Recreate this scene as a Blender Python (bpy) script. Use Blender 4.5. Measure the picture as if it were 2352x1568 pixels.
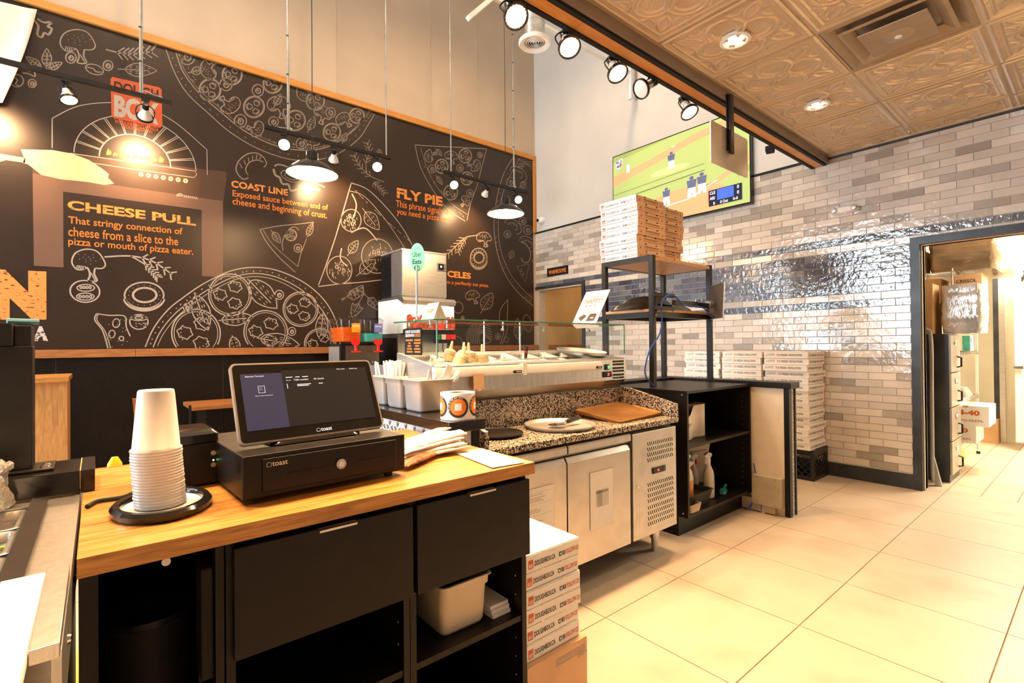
import bpy, bmesh, math, random
from mathutils import Vector, Matrix
random.seed(7)
for o in list(bpy.data.objects): bpy.data.objects.remove(o, do_unlink=True)
SC = bpy.context.scene
COL = SC.collection
PI = math.pi
# ------------------------------------------------------------------ camera, world, exposure
RC = Matrix(((0.769118, 0.002787, -0.639101), (-0.639049, -0.011377, -0.769086), (-0.009414, 0.999931, -0.006969)))
cam_data = bpy.data.cameras.new('camera'); cam_data.sensor_width = 36.0; cam_data.lens = 1146.0 / 2352.0 * 36.0
cam_data.clip_start = 0.02; cam_data.clip_end = 100
cam = bpy.data.objects.new('camera', cam_data); COL.objects.link(cam)
cam.matrix_world = Matrix.Translation((0, 0, 1.3)) @ RC.to_4x4()
SC.camera = cam
SC.view_settings.view_transform = 'Standard'; SC.view_settings.look = 'None'
SC.view_settings.gamma = 1.0; SC.view_settings.use_curve_mapping = False
SC.view_settings.exposure = 0.32
world = bpy.data.worlds.new('daylight'); SC.world = world; world.use_nodes = True
bg = world.node_tree.nodes['Background']; bg.inputs[0].default_value = (0.80, 0.90, 1.0, 1); bg.inputs[1].default_value = 14.0
WARM = (1.0, 0.61, 0.30); WARM2 = (1.0, 0.69, 0.40)
K_TRACK, K_BEAM, K_DOWN, K_PEND, K_HIGH, K_STORE, K_HALL = 150, 185, 42, 38, 420, 240, 5

# ------------------------------------------------------------------ materials
MATS = {}
def nt(m): return m.node_tree.nodes, m.node_tree.links
def mat(name, col, rough=0.5, metal=0.0, emit=0.0, ecol=None, trans=0.0, ior=1.45, alpha=1.0, var=0.06, vscale=9.0, bump=0.0, bscale=60.0, coat=0.0, stretch=(1, 1, 1), spec=0.5):
    if name in MATS: return MATS[name]
    m = bpy.data.materials.new(name); m.use_nodes = True; N, L = nt(m)
    b = N['Principled BSDF']; b.inputs['Roughness'].default_value = rough; b.inputs['Metallic'].default_value = metal
    b.inputs['IOR'].default_value = ior; b.inputs['Specular IOR Level'].default_value = spec
    b.inputs['Base Color'].default_value = (*col, 1)
    if trans: b.inputs['Transmission Weight'].default_value = trans
    if alpha < 1: b.inputs['Alpha'].default_value = alpha
    if coat: b.inputs['Coat Weight'].default_value = coat; b.inputs['Coat Roughness'].default_value = 0.08
    if emit:
        b.inputs['Emission Color'].default_value = (*(ecol or col), 1); b.inputs['Emission Strength'].default_value = emit
    if var or bump:
        tc = N.new('ShaderNodeTexCoord'); mp = N.new('ShaderNodeMapping'); mp.inputs['Scale'].default_value = stretch
        L.new(tc.outputs['Object'], mp.inputs[0])
    if var:
        nz = N.new('ShaderNodeTexNoise'); nz.inputs['Scale'].default_value = vscale; nz.inputs['Detail'].default_value = 4
        L.new(mp.outputs[0], nz.inputs['Vector'])
        rp = N.new('ShaderNodeValToRGB'); c0 = [max(0, c * (1 - var * 2)) for c in col]; c1 = [min(1, c * (1 + var * 2)) for c in col]
        rp.color_ramp.elements[0].position = 0.3; rp.color_ramp.elements[1].position = 0.7
        rp.color_ramp.elements[0].color = (*c0, 1); rp.color_ramp.elements[1].color = (*c1, 1)
        L.new(nz.outputs[0], rp.inputs[0]); L.new(rp.outputs[0], b.inputs['Base Color'])
        if emit and not ecol: L.new(rp.outputs[0], b.inputs['Emission Color'])
    if bump:
        n2 = N.new('ShaderNodeTexNoise'); n2.inputs['Scale'].default_value = bscale; n2.inputs['Detail'].default_value = 3
        L.new(mp.outputs[0], n2.inputs['Vector'])
        bp = N.new('ShaderNodeBump'); bp.inputs['Strength'].default_value = bump; bp.inputs['Distance'].default_value = 0.01
        L.new(n2.outputs[0], bp.inputs['Height']); L.new(bp.outputs[0], b.inputs['Normal'])
    MATS[name] = m; return m
def ramp_mat(name, cols, scale, stretch, rough=0.4, detail=5, dist=0.0, bump=0.15, kind='noise', coat=0.0, pos=None, metal=0.0):
    if name in MATS: return MATS[name]
    m = bpy.data.materials.new(name); m.use_nodes = True; N, L = nt(m)
    b = N['Principled BSDF']; b.inputs['Roughness'].default_value = rough; b.inputs['Metallic'].default_value = metal
    if coat: b.inputs['Coat Weight'].default_value = coat; b.inputs['Coat Roughness'].default_value = 0.12
    tc = N.new('ShaderNodeTexCoord'); mp = N.new('ShaderNodeMapping'); mp.inputs['Scale'].default_value = stretch
    L.new(tc.outputs['Object'], mp.inputs[0])
    if kind == 'voronoi':
        nz = N.new('ShaderNodeTexVoronoi'); nz.inputs['Scale'].default_value = scale; out = nz.outputs['Color']
    else:
        nz = N.new('ShaderNodeTexNoise'); nz.inputs['Scale'].default_value = scale; nz.inputs['Detail'].default_value = detail
        nz.inputs['Distortion'].default_value = dist; out = nz.outputs[0]
    L.new(mp.outputs[0], nz.inputs['Vector'])
    rp = N.new('ShaderNodeValToRGB'); e = rp.color_ramp.elements
    k = len(cols)
    while len(e) < k: e.new(0.5)
    for i, c in enumerate(cols):
        e[i].position = pos[i] if pos else 0.28 + 0.44 * i / (k - 1); e[i].color = (*c, 1)
    L.new(out, rp.inputs[0]); L.new(rp.outputs[0], b.inputs['Base Color'])
    if bump:
        bp = N.new('ShaderNodeBump'); bp.inputs['Strength'].default_value = bump; bp.inputs['Distance'].default_value = 0.003
        L.new(out, bp.inputs['Height']); L.new(bp.outputs[0], b.inputs['Normal'])
    MATS[name] = m; return m
def wood(name, c0, c1, c2, stretch, rough=0.38, coat=0.0):
    return ramp_mat(name, (c0, c1, c2), 7.0, stretch, rough=rough, dist=1.2, bump=0.06, coat=coat)
oak_x = wood('oak_x', (0.32, 0.12, 0.024), (0.52, 0.235, 0.056), (0.66, 0.345, 0.10), (0.8, 9, 12), rough=0.3, coat=0.15)
oak_z = wood('oak_z', (0.42, 0.19, 0.055), (0.55, 0.27, 0.085), (0.64, 0.35, 0.12), (9, 9, 1.0))
oak_dark = wood('oak_dark', (0.24, 0.085, 0.025), (0.36, 0.14, 0.04), (0.46, 0.20, 0.06), (1.0, 12, 12), rough=0.4)
pine_trim = wood('pine_trim', (0.48, 0.185, 0.032), (0.58, 0.24, 0.045), (0.66, 0.29, 0.06), (0.7, 10, 10), rough=0.45)
shelfwood = wood('shelf_wood', (0.42, 0.20, 0.075), (0.52, 0.27, 0.11), (0.60, 0.33, 0.14), (5, 1, 5), rough=0.45)
black = mat('black_laminate', (0.0075, 0.0055, 0.0045), 0.40, var=0.15, vscale=20, spec=0.32)
blackgl = mat('black_gloss', (0.012, 0.010, 0.009), 0.16, var=0.1, bump=0.02)
blackmat = mat('black_matt', (0.009, 0.0075, 0.007), 0.65, var=0.15, spec=0.35)
blackmetal = mat('black_metal', (0.022, 0.019, 0.018), 0.35, 0.4, var=0.15)
darkframe = mat('dark_frame', (0.045, 0.048, 0.052), 0.38, 0.3, var=0.2, vscale=5)
steel = mat('brushed_steel', (0.68, 0.66, 0.63), 0.36, 1.0, var=0.05, vscale=6, bump=0.06, bscale=40, stretch=(1, 1, 14))
steelh = mat('brushed_steel_wide', (0.68, 0.66, 0.63), 0.34, 1.0, var=0.05, vscale=6, bump=0.06, bscale=40, stretch=(14, 14, 1))
steeldoor = ramp_mat('smudged_steel', ((0.50, 0.47, 0.43), (0.63, 0.60, 0.56), (0.56, 0.53, 0.49)), 4.0, (1, 1, 1.5), rough=0.36, bump=0.03, metal=0.9)
chrome = mat('chrome', (0.75, 0.75, 0.76), 0.12, 1.0, var=0.02)
zinc = mat('galvanised', (0.60, 0.60, 0.60), 0.32, 0.9, var=0.12, vscale=14)
conduit = mat('conduit_metal', (0.42, 0.42, 0.41), 0.4, 0.8, var=0.1)
white = mat('white_plastic', (0.80, 0.79, 0.76), 0.4, var=0.02)
paper = mat('white_paper', (0.83, 0.82, 0.79), 0.75, var=0.02)
whitebox = mat('white_card', (0.84, 0.82, 0.78), 0.7, var=0.03, vscale=4)
kraft = mat('kraft_card', (0.66, 0.42, 0.24), 0.8, var=0.05, vscale=6)
cardboard = mat('cardboard', (0.50, 0.29, 0.13), 0.8, var=0.08, vscale=4)
ink = mat('print_black', (0.03, 0.025, 0.022), 0.7, var=0)
inkgrey = mat('print_grey', (0.30, 0.28, 0.26), 0.7, var=0)
inkred = mat('print_orange_red', (0.62, 0.12, 0.03), 0.6, var=0)
inkorange = mat('print_orange', (0.80, 0.22, 0.03), 0.6, var=0)
glass = mat('clear_glass', (0.93, 0.99, 0.96), 0.0, trans=1.0, ior=1.08, var=0)
glassedge = mat('green_glass_edge', (0.04, 0.16, 0.09), 0.1, var=0)
redp = mat('red_plastic', (0.75, 0.02, 0.015), 0.3, var=0)
rubber = mat('black_rubber', (0.015, 0.014, 0.014), 0.7, var=0)
cable_blue = mat('blue_cable', (0.03, 0.09, 0.42), 0.4, var=0)
bulb_on = mat('lit_bulb', (1, 0.8, 0.5), 0.5, emit=16.0, ecol=(1.0, 0.72, 0.40), var=0)
pend_in = mat('lit_enamel', (0.9, 0.85, 0.75), 0.5, var=0)
pansteel = mat('pan_steel', (0.72, 0.69, 0.65), 0.42, 0.8, var=0.04, vscale=10)
platesteel = mat('plate_steel', (0.66, 0.60, 0.52), 0.5, 0.75, var=0.05, vscale=6)
granite = ramp_mat('granite', ((0.012, 0.010, 0.009), (0.06, 0.045, 0.035), (0.46, 0.37, 0.28), (0.66, 0.56, 0.45)), 170.0, (1, 1, 1), rough=0.22, kind='voronoi', bump=0, pos=(0.30, 0.44, 0.52, 0.85))
marbleblack = ramp_mat('black_marble', ((0.010, 0.007, 0.006), (0.018, 0.012, 0.010), (0.12, 0.10, 0.09)), 5.0, (1, 1, 1), rough=0.15, dist=2.5, bump=0, pos=(0.3, 0.72, 0.78))

# ------------------------------------------------------------------ mesh builder
WM = {}
def wmat(o):
    m = Matrix.Translation(o.location) @ o.rotation_euler.to_matrix().to_4x4()
    p = o.parent
    return wmat(p) @ m if p else m
def tag(o, label=None, cat=None, group=None, kind=None):
    if label: o['label'] = label
    if cat: o['category'] = cat
    if group: o['group'] = group
    if kind: o['kind'] = kind
    return o
def thing(name, label, cat, loc=(0, 0, 0), rz=0.0, group=None, kind=None, rot=None):
    o = bpy.data.objects.new(name, None); o.empty_display_size = 0.05; COL.objects.link(o)
    o.location = loc; o.rotation_euler = rot or (0, 0, rz)
    return tag(o, label, cat, group, kind)
class MB:
    def __init__(s): s.v = []; s.f = []; s.m = []; s.cm = 0
    def add(s, vs, fs):
        b = len(s.v); s.v += [tuple(v) for v in vs]; s.f += [tuple(i + b for i in f) for f in fs]; s.m += [s.cm] * len(fs); return s
    def slot(s, i): s.cm = i; return s
    def box(s, x0, x1, y0, y1, z0, z1):
        return s.add([(x, y, z) for z in (z0, z1) for y in (y0, y1) for x in (x0, x1)],
                     [(0, 2, 3, 1), (4, 5, 7, 6), (0, 1, 5, 4), (2, 6, 7, 3), (0, 4, 6, 2), (1, 3, 7, 5)])
    def cbox(s, c, d, rz=0.0, M=None):
        hx, hy, hz = d[0] / 2, d[1] / 2, d[2] / 2
        M = M or Matrix.Rotation(rz, 3, 'Z'); c = Vector(c)
        return s.add([c + M @ Vector((x, y, z)) for z in (-hz, hz) for y in (-hy, hy) for x in (-hx, hx)],
                     [(0, 2, 3, 1), (4, 5, 7, 6), (0, 1, 5, 4), (2, 6, 7, 3), (0, 4, 6, 2), (1, 3, 7, 5)])
    def quad(s, a, b, c, d): return s.add([a, b, c, d], [(0, 1, 2, 3)])
    def prism(s, pts, ax, a0, a1):
        # pts: closed 2-D outline; extruded along axis ax ('x','y','z')
        n = len(pts)
        def P(p, a): return (a, p[0], p[1]) if ax == 'x' else (p[0], a, p[1]) if ax == 'y' else (p[0], p[1], a)
        return s.add([P(p, a0) for p in pts] + [P(p, a1) for p in pts],
                     [tuple(range(n))[::-1], tuple(range(n, 2 * n))] + [(i, (i + 1) % n, n + (i + 1) % n, n + i) for i in range(n)])
    def cyl(s, p0, p1, r0, r1=None, seg=16, caps=True):
        r1 = r0 if r1 is None else r1
        p0 = Vector(p0); p1 = Vector(p1); d = (p1 - p0).normalized()
        a = d.orthogonal().normalized(); b = d.cross(a)
        vs = [p0 + (a * math.cos(t) + b * math.sin(t)) * r0 for t in [2 * PI * i / seg for i in range(seg)]]
        vs += [p1 + (a * math.cos(t) + b * math.sin(t)) * r1 for t in [2 * PI * i / seg for i in range(seg)]]
        fs = [(i, (i + 1) % seg, seg + (i + 1) % seg, seg + i) for i in range(seg)]
        if caps: fs += [tuple(range(seg))[::-1], tuple(range(seg, 2 * seg))]
        return s.add(vs, fs)
    def lathe(s, prof, c=(0, 0, 0), seg=24, M=None, closed=False, sx=1.0, sy=1.0, cap=True):
        c = Vector(c); n = len(prof); vs = []
        for r, z in prof:
            for i in range(seg):
                t = 2 * PI * i / seg; v = Vector((r * math.cos(t) * sx, r * math.sin(t) * sy, z))
                vs.append(c + (M @ v if M else v))
        fs = []
        for j in range(n if closed else n - 1):
            k = (j + 1) % n
            for i in range(seg): fs.append((j * seg + i, j * seg + (i + 1) % seg, k * seg + (i + 1) % seg, k * seg + i))
        if not closed and cap:
            if prof[0][0] > 1e-6: fs.append(tuple(range(seg))[::-1])
            if prof[-1][0] > 1e-6: fs.append(tuple(range((n - 1) * seg, n * seg)))
        return s.add(vs, fs)
    def tube(s, path, r, seg=8):
        path = [Vector(p) for p in path]; n = len(path); vs = []; fs = []; ref = None
        for i, p in enumerate(path):
            d = (path[min(i + 1, n - 1)] - path[max(i - 1, 0)]).normalized()
            if ref is None: ref = d.orthogonal().normalized()
            a = (ref - d * ref.dot(d)).normalized(); ref = a; b = d.cross(a)
            rr = r[i] if isinstance(r, (list, tuple)) else r
            vs += [p + (a * math.cos(2 * PI * k / seg) + b * math.sin(2 * PI * k / seg)) * rr for k in range(seg)]
        for i in range(n - 1):
            for k in range(seg): fs.append((i * seg + k, i * seg + (k + 1) % seg, (i + 1) * seg + (k + 1) % seg, (i + 1) * seg + k))
        fs += [tuple(range(seg))[::-1], tuple(range((n - 1) * seg, n * seg))]
        return s.add(vs, fs)
    def loft(s, rings, cap0=True, cap1=True):
        n = len(rings[0]); vs = [p for r in rings for p in r]; fs = []
        for j in range(len(rings) - 1):
            for i in range(n): fs.append((j * n + i, j * n + (i + 1) % n, (j + 1) * n + (i + 1) % n, (j + 1) * n + i))
        if cap0: fs.append(tuple(range(n))[::-1])
        if cap1: fs.append(tuple(range((len(rings) - 1) * n, len(rings) * n)))
        return s.add(vs, fs)
    def grid(s, rows):
        n = len(rows[0]); return s.add([p for r in rows for p in r], [(j * n + i, j * n + i + 1, (j + 1) * n + i + 1, (j + 1) * n + i) for j in range(len(rows) - 1) for i in range(n - 1)])
    def mesh(s, name, mats, smooth=False, inv=None):
        me = bpy.data.meshes.new(name)
        vs = [inv @ Vector(v) for v in s.v] if inv else s.v
        me.from_pydata([tuple(v) for v in vs], [], s.f)
        for m in (mats if isinstance(mats, (list, tuple)) else [mats]): me.materials.append(m)
        if any(s.m): me.polygons.foreach_set('material_index', s.m)
        if smooth: me.polygons.foreach_set('use_smooth', [True] * len(s.f))
        me.update(); return me
    def build(s, name, mats, parent=None, smooth=False, bevel=0.0, local=False, segs=2, auto=True):
        inv = wmat(parent).inverted() if (parent and not local) else None
        me = s.mesh(name, mats, smooth, inv)
        bm = bmesh.new(); bm.from_mesh(me); bmesh.ops.recalc_face_normals(bm, faces=bm.faces); bm.to_mesh(me); bm.free()
        if smooth and auto:
            try: me.set_sharp_from_angle(angle=math.radians(38))
            except Exception: pass
        o = bpy.data.objects.new(name, me); COL.objects.link(o)
        if parent: o.parent = parent
        if bevel:
            md = o.modifiers.new('bevel', 'BEVEL'); md.width = bevel; md.segments = segs; md.limit_method = 'ANGLE'
        return o
def BX(name, m, parent, x0, x1, y0, y1, z0, z1, bevel=0.0, local=False):
    return MB().box(x0, x1, y0, y1, z0, z1).build(name, m, parent, bevel=bevel, local=local)
def rrect(w, h, r, seg=5, cx=0.0, cy=0.0):
    pts = []
    for (sx, sy, a0) in ((1, 1, 0), (-1, 1, 90), (-1, -1, 180), (1, -1, 270)):
        for i in range(seg + 1):
            a = math.radians(a0 + 90 * i / seg)
            pts.append((cx + sx * (w / 2 - r) + r * math.cos(a), cy + sy * (h / 2 - r) + r * math.sin(a)))
    return pts
def bez(pts, n=12):
    # Catmull-Rom through points
    P = [Vector(p) for p in pts]; out = []
    for i in range(len(P) - 1):
        p0, p1, p2, p3 = P[max(i - 1, 0)], P[i], P[i + 1], P[min(i + 2, len(P) - 1)]
        for k in range(n):
            t = k / n
            out.append(0.5 * ((2 * p1) + (p2 - p0) * t + (2 * p0 - 5 * p1 + 4 * p2 - p3) * t * t + (3 * p1 - p0 - 3 * p2 + p3) * t ** 3))
    out.append(P[-1]); return out
def copy_tree(o, parent=None):
    c = o.copy(); COL.objects.link(c); c.parent = parent
    for k, vv in o.items():
        pass
    for ch in list(o.children): copy_tree(ch, c)
    return c
# text as flat mesh: origin = lower-left corner, u = reading direction, w = up direction (world or local vectors)
FONT_CACHE = {}
def text_mesh(txt, bold=0.0, extrude=0.0, spacing=1.0):
    key = (txt, bold, extrude, spacing)
    if key in FONT_CACHE: return FONT_CACHE[key]
    cu = bpy.data.curves.new('lettering', 'FONT'); cu.body = txt; cu.size = 1.0; cu.offset = bold; cu.extrude = extrude; cu.resolution_u = 3
    cu.space_character = spacing
    ob = bpy.data.objects.new('lettering', cu); COL.objects.link(ob)
    me = bpy.data.meshes.new_from_object(ob); vs = [tuple(v.co) for v in me.vertices]; fs = [tuple(p.vertices) for p in me.polygons]
    bpy.data.objects.remove(ob, do_unlink=True); bpy.data.curves.remove(cu); bpy.data.meshes.remove(me)
    FONT_CACHE[key] = (vs, fs); return vs, fs
def put_text(mb, txt, o, u, w, width=None, height=None, bold=0.0, spacing=1.0, center=False, shear=0.0):
    vs, fs = text_mesh(txt, bold, 0.0, spacing)
    if not vs: return mb
    x0 = min(v[0] for v in vs); x1 = max(v[0] for v in vs); y0 = min(v[1] for v in vs); y1 = max(v[1] for v in vs)
    sx = sy = 1.0
    if height and width: sx = width / (x1 - x0); sy = height / (y1 - y0)
    elif height: sx = sy = height / (y1 - y0)
    elif width: sx = sy = width / (x1 - x0)
    o = Vector(o); u = Vector(u).normalized(); w = Vector(w).normalized()
    off = -(x1 - x0) * sx / 2 if center else 0.0
    return mb.add([o + u * ((v[0] - x0) * sx + off + shear * (v[1] - y0) * sy) + w * ((v[1] - y0) * sy) for v in vs], fs)
# ------------------------------------------------------------------ special materials
def pos_noise_mat(name, cols, scale, rough, bump=0.0, bscale=18.0, bdist=0.01, coat=0.0, detail=5, spec=0.5, metal=0.0):
    m = bpy.data.materials.new(name); m.use_nodes = True; N, L = nt(m); b = N['Principled BSDF']
    b.inputs['Roughness'].default_value = rough; b.inputs['Specular IOR Level'].default_value = spec; b.inputs['Metallic'].default_value = metal
    g = N.new('ShaderNodeNewGeometry'); nz = N.new('ShaderNodeTexNoise'); nz.inputs['Scale'].default_value = scale; nz.inputs['Detail'].default_value = detail
    L.new(g.outputs['Position'], nz.inputs['Vector'])
    rp = N.new('ShaderNodeValToRGB'); e = rp.color_ramp.elements
    while len(e) < len(cols): e.new(0.5)
    for i, c in enumerate(cols): e[i].position = 0.3 + 0.4 * i / max(1, len(cols) - 1); e[i].color = (*c, 1)
    L.new(nz.outputs[0], rp.inputs[0]); L.new(rp.outputs[0], b.inputs['Base Color'])
    if bump:
        n2 = N.new('ShaderNodeTexNoise'); n2.inputs['Scale'].default_value = bscale; n2.inputs['Detail'].default_value = 2
        L.new(g.outputs['Position'], n2.inputs['Vector'])
        bp = N.new('ShaderNodeBump'); bp.inputs['Strength'].default_value = bump; bp.inputs['Distance'].default_value = bdist
        L.new(n2.outputs[0], bp.inputs['Height']); L.new(bp.outputs[0], b.inputs['Normal'])
    if coat:
        b.inputs['Coat Weight'].default_value = coat; b.inputs['Coat Roughness'].default_value = 0.06
        if bump: L.new(bp.outputs[0], b.inputs['Coat Normal'])
    MATS[name] = m; return m
def pane_mat(name, tint, gloss=0.10):
    m = bpy.data.materials.new(name); m.use_nodes = True; N, L = nt(m); N.remove(N['Principled BSDF'])
    t = N.new('ShaderNodeBsdfTransparent'); t.inputs[0].default_value = (*tint, 1)
    gl = N.new('ShaderNodeBsdfGlossy'); gl.inputs['Roughness'].default_value = 0.0; gl.inputs[0].default_value = (1, 1, 1, 1)
    lw = N.new('ShaderNodeLayerWeight'); pw_ = N.new('ShaderNodeMath'); pw_.operation = 'POWER'; pw_.inputs[1].default_value = 5.0; L.new(lw.outputs['Facing'], pw_.inputs[0])
    fr = N.new('ShaderNodeMath'); fr.operation = 'MULTIPLY_ADD'; fr.inputs[1].default_value = 0.9; fr.inputs[2].default_value = 0.05; L.new(pw_.outputs[0], fr.inputs[0])
    mx = N.new('ShaderNodeMixShader'); L.new(fr.outputs[0], mx.inputs[0]); L.new(t.outputs[0], mx.inputs[1]); L.new(gl.outputs[0], mx.inputs[2])
    L.new(mx.outputs[0], N['Material Output'].inputs[0]); MATS[name] = m; return m
pane = pane_mat('window_pane', (0.97, 0.985, 0.98)); canopy_glass = pane_mat('canopy_glass', (0.90, 0.955, 0.925)); plastic_clear = pane_mat('clear_plastic', (0.90, 0.88, 0.86))
film = pane_mat('plastic_film', (0.94, 0.93, 0.92))
XT, YM = 5.509, 6.006
XF, YB = -4.6, -3.2          # storefront wall, wall behind the camera
ZC, ZH = 3.12, 6.6           # dropped ceiling, high ceiling
beige = mat('beige_paint', (0.56, 0.45, 0.335), 0.8, var=0.03, vscale=2)
palepaint = mat('pale_paint', (0.63, 0.60, 0.55), 0.8, var=0.02, vscale=2)
cream = mat('cream_paint', (0.72, 0.66, 0.54), 0.7, var=0.03, vscale=3)
halltan = mat('hall_paint', (0.60, 0.42, 0.20), 0.7, var=0.03, vscale=3)
grout = mat('grout', (0.50, 0.46, 0.42), 0.9, var=0.05, vscale=30)
floorgrout = mat('floor_grout', (0.26, 0.19, 0.13), 0.9, var=0.05)

# ------------------------------------------------------------------ floor
floor = MB().box(XF, XT + 0.15, YB, YM, -0.06, -0.003).build('floor', floorgrout)
tag(floor, 'pale beige stone-look tiled floor of the shop', 'floor', kind='structure')
ft = pos_noise_mat('floor_tile_stone', ((0.40, 0.315, 0.235), (0.50, 0.41, 0.315), (0.46, 0.37, 0.28)), 2.2, 0.42, bump=0.05, bscale=30)
mft = MB().add([(-.3085, -.3085, -.01), (.3085, -.3085, -.01), (.3085, .3085, -.01), (-.3085, .3085, -.01), (-.3075, -.3075, 0), (.3075, -.3075, 0), (.3075, .3075, 0), (-.3075, .3075, 0)],
               [(4, 5, 6, 7), (0, 1, 5, 4), (1, 2, 6, 5), (2, 3, 7, 6), (3, 0, 4, 7)]).mesh('floor_tile', ft)
for i in range(-6, 6):
    for j in range(-4, 7):
        cx, cy = 2.475 + 0.6205 * (i + 0.5), 0.3135 + 0.6205 * (j + 0.5)
        if cx > XT - 0.1 and (cy > 1.3 or cy < -.3): continue
        o = bpy.data.objects.new('floor_tile', mft); COL.objects.link(o); o.parent = floor; o.location = (cx, cy, 0)
        if i == 5: o.location.x = 5.6185; o.scale = (.08 / .617, 1, 1)
# ------------------------------------------------------------------ mural wall (wall_left)
murbase = ramp_mat('mural_sheet', ((0.019, 0.0095, 0.005), (0.027, 0.0135, 0.007)), 3.0, (1, 1, 1), rough=0.36, bump=0.0)
wl = MB().box(XF, XT + 0.1, YM, YM + 0.15, -0.05, ZH).build('wall_left', beige); tag(wl, 'long beige wall carrying the black food mural', 'wall', kind='structure')
# faint vertical board joints in the beige paint above the mural
for sx in (2.24, 3.55, 4.35): MB().box(sx, sx + 0.012, YM - 0.003, YM, 4.38, ZH).build('board_joint', beige, wl)
wp = MB()
xs = [XF + 0.02, -2.90, -1.595, -0.287, 1.017, 2.321, 3.625, 4.93, XT]
for a, b in zip(xs[:-1], xs[1:]): MB().box(a + 0.003, b - 0.003, YM - 0.022, YM, 0.0, 1.222).build('wainscot_panel', black, wl, bevel=0.002)
tr = thing('trim_1', 'orange wood strip framing the mural along its top and right edge', 'trim', (0.5, YM, 4.33), kind='structure')
for a, b in ((-4.5, -1.9), (-1.9, 0.32), (0.32, 2.62), (2.62, 3.75), (3.75, XT - 0.003)): BX('board', pine_trim, tr, a + 0.001, b - 0.001, YM - 0.035, YM, 4.30, 4.368)
BX('upright', pine_trim, tr, XT - 0.052, XT - 0.004, YM - 0.034, YM, 3.12, 4.30)
lg = thing('trim_2', 'reddish oak ledge running under the mural above the black panels', 'trim', (0.5, YM, 1.22), kind='structure')
for a, b in ((-4.5, 0.28), (0.28, 2.62), (2.62, 4.6), (4.6, XT - 0.004)): BX('board', oak_dark, lg, a + 0.001, b - 0.001, YM - 0.06, YM, 1.222, 1.296, bevel=0.003)
# ------------------------------------------------------------------ tile wall (wall_right)
DY0, DY1, DZ = -0.10, 1.062, 2.14       # storage door opening
HY0, HY1, HZ = 4.995, 5.94, 2.19        # washroom opening
wr = MB()
for (y0, y1, z0, z1) in ((YB, DY0, 0, ZC + .1), (DY0, DY1, DZ, ZC + .1), (DY1, HY0, 0, ZC), (HY0, HY1, HZ, ZC), (HY1, YM, 0, ZC)):
    wr.box(XT + 0.006, XT + 0.15, y0, y1, z0, z1)
wallr = wr.build('wall_right', grout); tag(wallr, 'greige and blue glazed brick-tile wall with two openings', 'wall', kind='structure')
wu = MB().box(XT + 0.004, XT + 0.15, 1.80, YM, ZC - 0.005, ZH).build('wall_right_upper', palepaint); tag(wu, 'pale painted upper wall behind the television', 'wall', kind='structure')
TB = [pos_noise_mat('tile_%s' % n, (c, tuple(x * 1.12 for x in c)), 9.0, 0.13, bump=0.22, bscale=24, bdist=0.010, spec=0.9, coat=0.6) for n, c in
      (('sand', (0.60, 0.535, 0.465)), ('ash', (0.53, 0.475, 0.41)), ('putty', (0.64, 0.575, 0.505)), ('stone', (0.39, 0.34, 0.29)), ('taupe', (0.31, 0.27, 0.23)))]
TD = [pos_noise_mat('tile_%s' % n, (c, tuple(x * 1.5 for x in c)), 12.0, 0.09, bump=0.45, bscale=24, bdist=0.010, spec=1.0, coat=0.8) for n, c in
      (('navy', (0.050, 0.060, 0.090)), ('slate', (0.085, 0.10, 0.125)), ('ink', (0.040, 0.042, 0.058)), ('smoke', (0.12, 0.125, 0.14)))]
ALLT = TB + TD
def tile_shape(mb, y0, y1, z0, z1, x=0.0, d=0.007, c=0.0022):
    return mb.add([(x + d, y0, z0), (x + d, y1, z0), (x + d, y1, z1), (x + d, y0, z1), (x, y0 + c, z0 + c), (x, y1 - c, z0 + c), (x, y1 - c, z1 - c), (x, y0 + c, z1 - c)],
                  [(4, 7, 6, 5), (0, 4, 5, 1), (1, 5, 6, 2), (2, 6, 7, 3), (3, 7, 4, 0)])
tiles = []
for k in range(-13, 34):
    zt = 2.296 - 0.0675 * k; zb = zt - 0.0650
    darkrow = k in (0, 2, 3, 4, 5, 6, 7, 9)
    for n in range(-2, 28):
        ya = 5.808 - 0.2125 * n - (0.10625 if k % 2 else 0.0); a, b = ya + 0.0013, ya + 0.2125 - 0.0013
        z0, z1 = max(zb, 0.127), min(zt, 3.104 if b > 1.80 else 3.084)
        a2, b2 = max(a, 0.05), min(b, YM - 0.002)
        if z1 - z0 < 0.008 or b2 - a2 < 0.01: continue
        # cut by the two framed openings
        if z0 < DZ + 0.066:
            if a2 < DY1 + 0.066: a2 = DY1 + 0.066
        segs = [(a2, b2)]
        if z0 < HZ + 0.03:
            segs = []
            if a2 < HY0 - 0.055: segs.append((a2, min(b2, HY0 - 0.055)))
        if z0 < DZ + 0.066 < z1 and a < DY1 + 0.066:
            tiles.append((5.5, max(a, 0.05), min(b, DY1 + 0.066), DZ + 0.067, z1, random.choice((0, 1, 2))))
        for (p, q) in segs:
            if q - p < 0.01: continue
            r = random.random()
            if darkrow: ci = 5 + random.choice((0, 0, 1, 1, 2, 3))
            else: ci = 0 if r < .34 else 1 if r < .58 else 2 if r < .80 else 3 if r < .93 else 4
            tiles.append((math.hypot(XT, (p + q) / 2) + abs((z0 + z1) / 2 - 1.3) * 0.2, p, q, z0, z1, ci))
tiles.sort()
TM = {}
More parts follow.
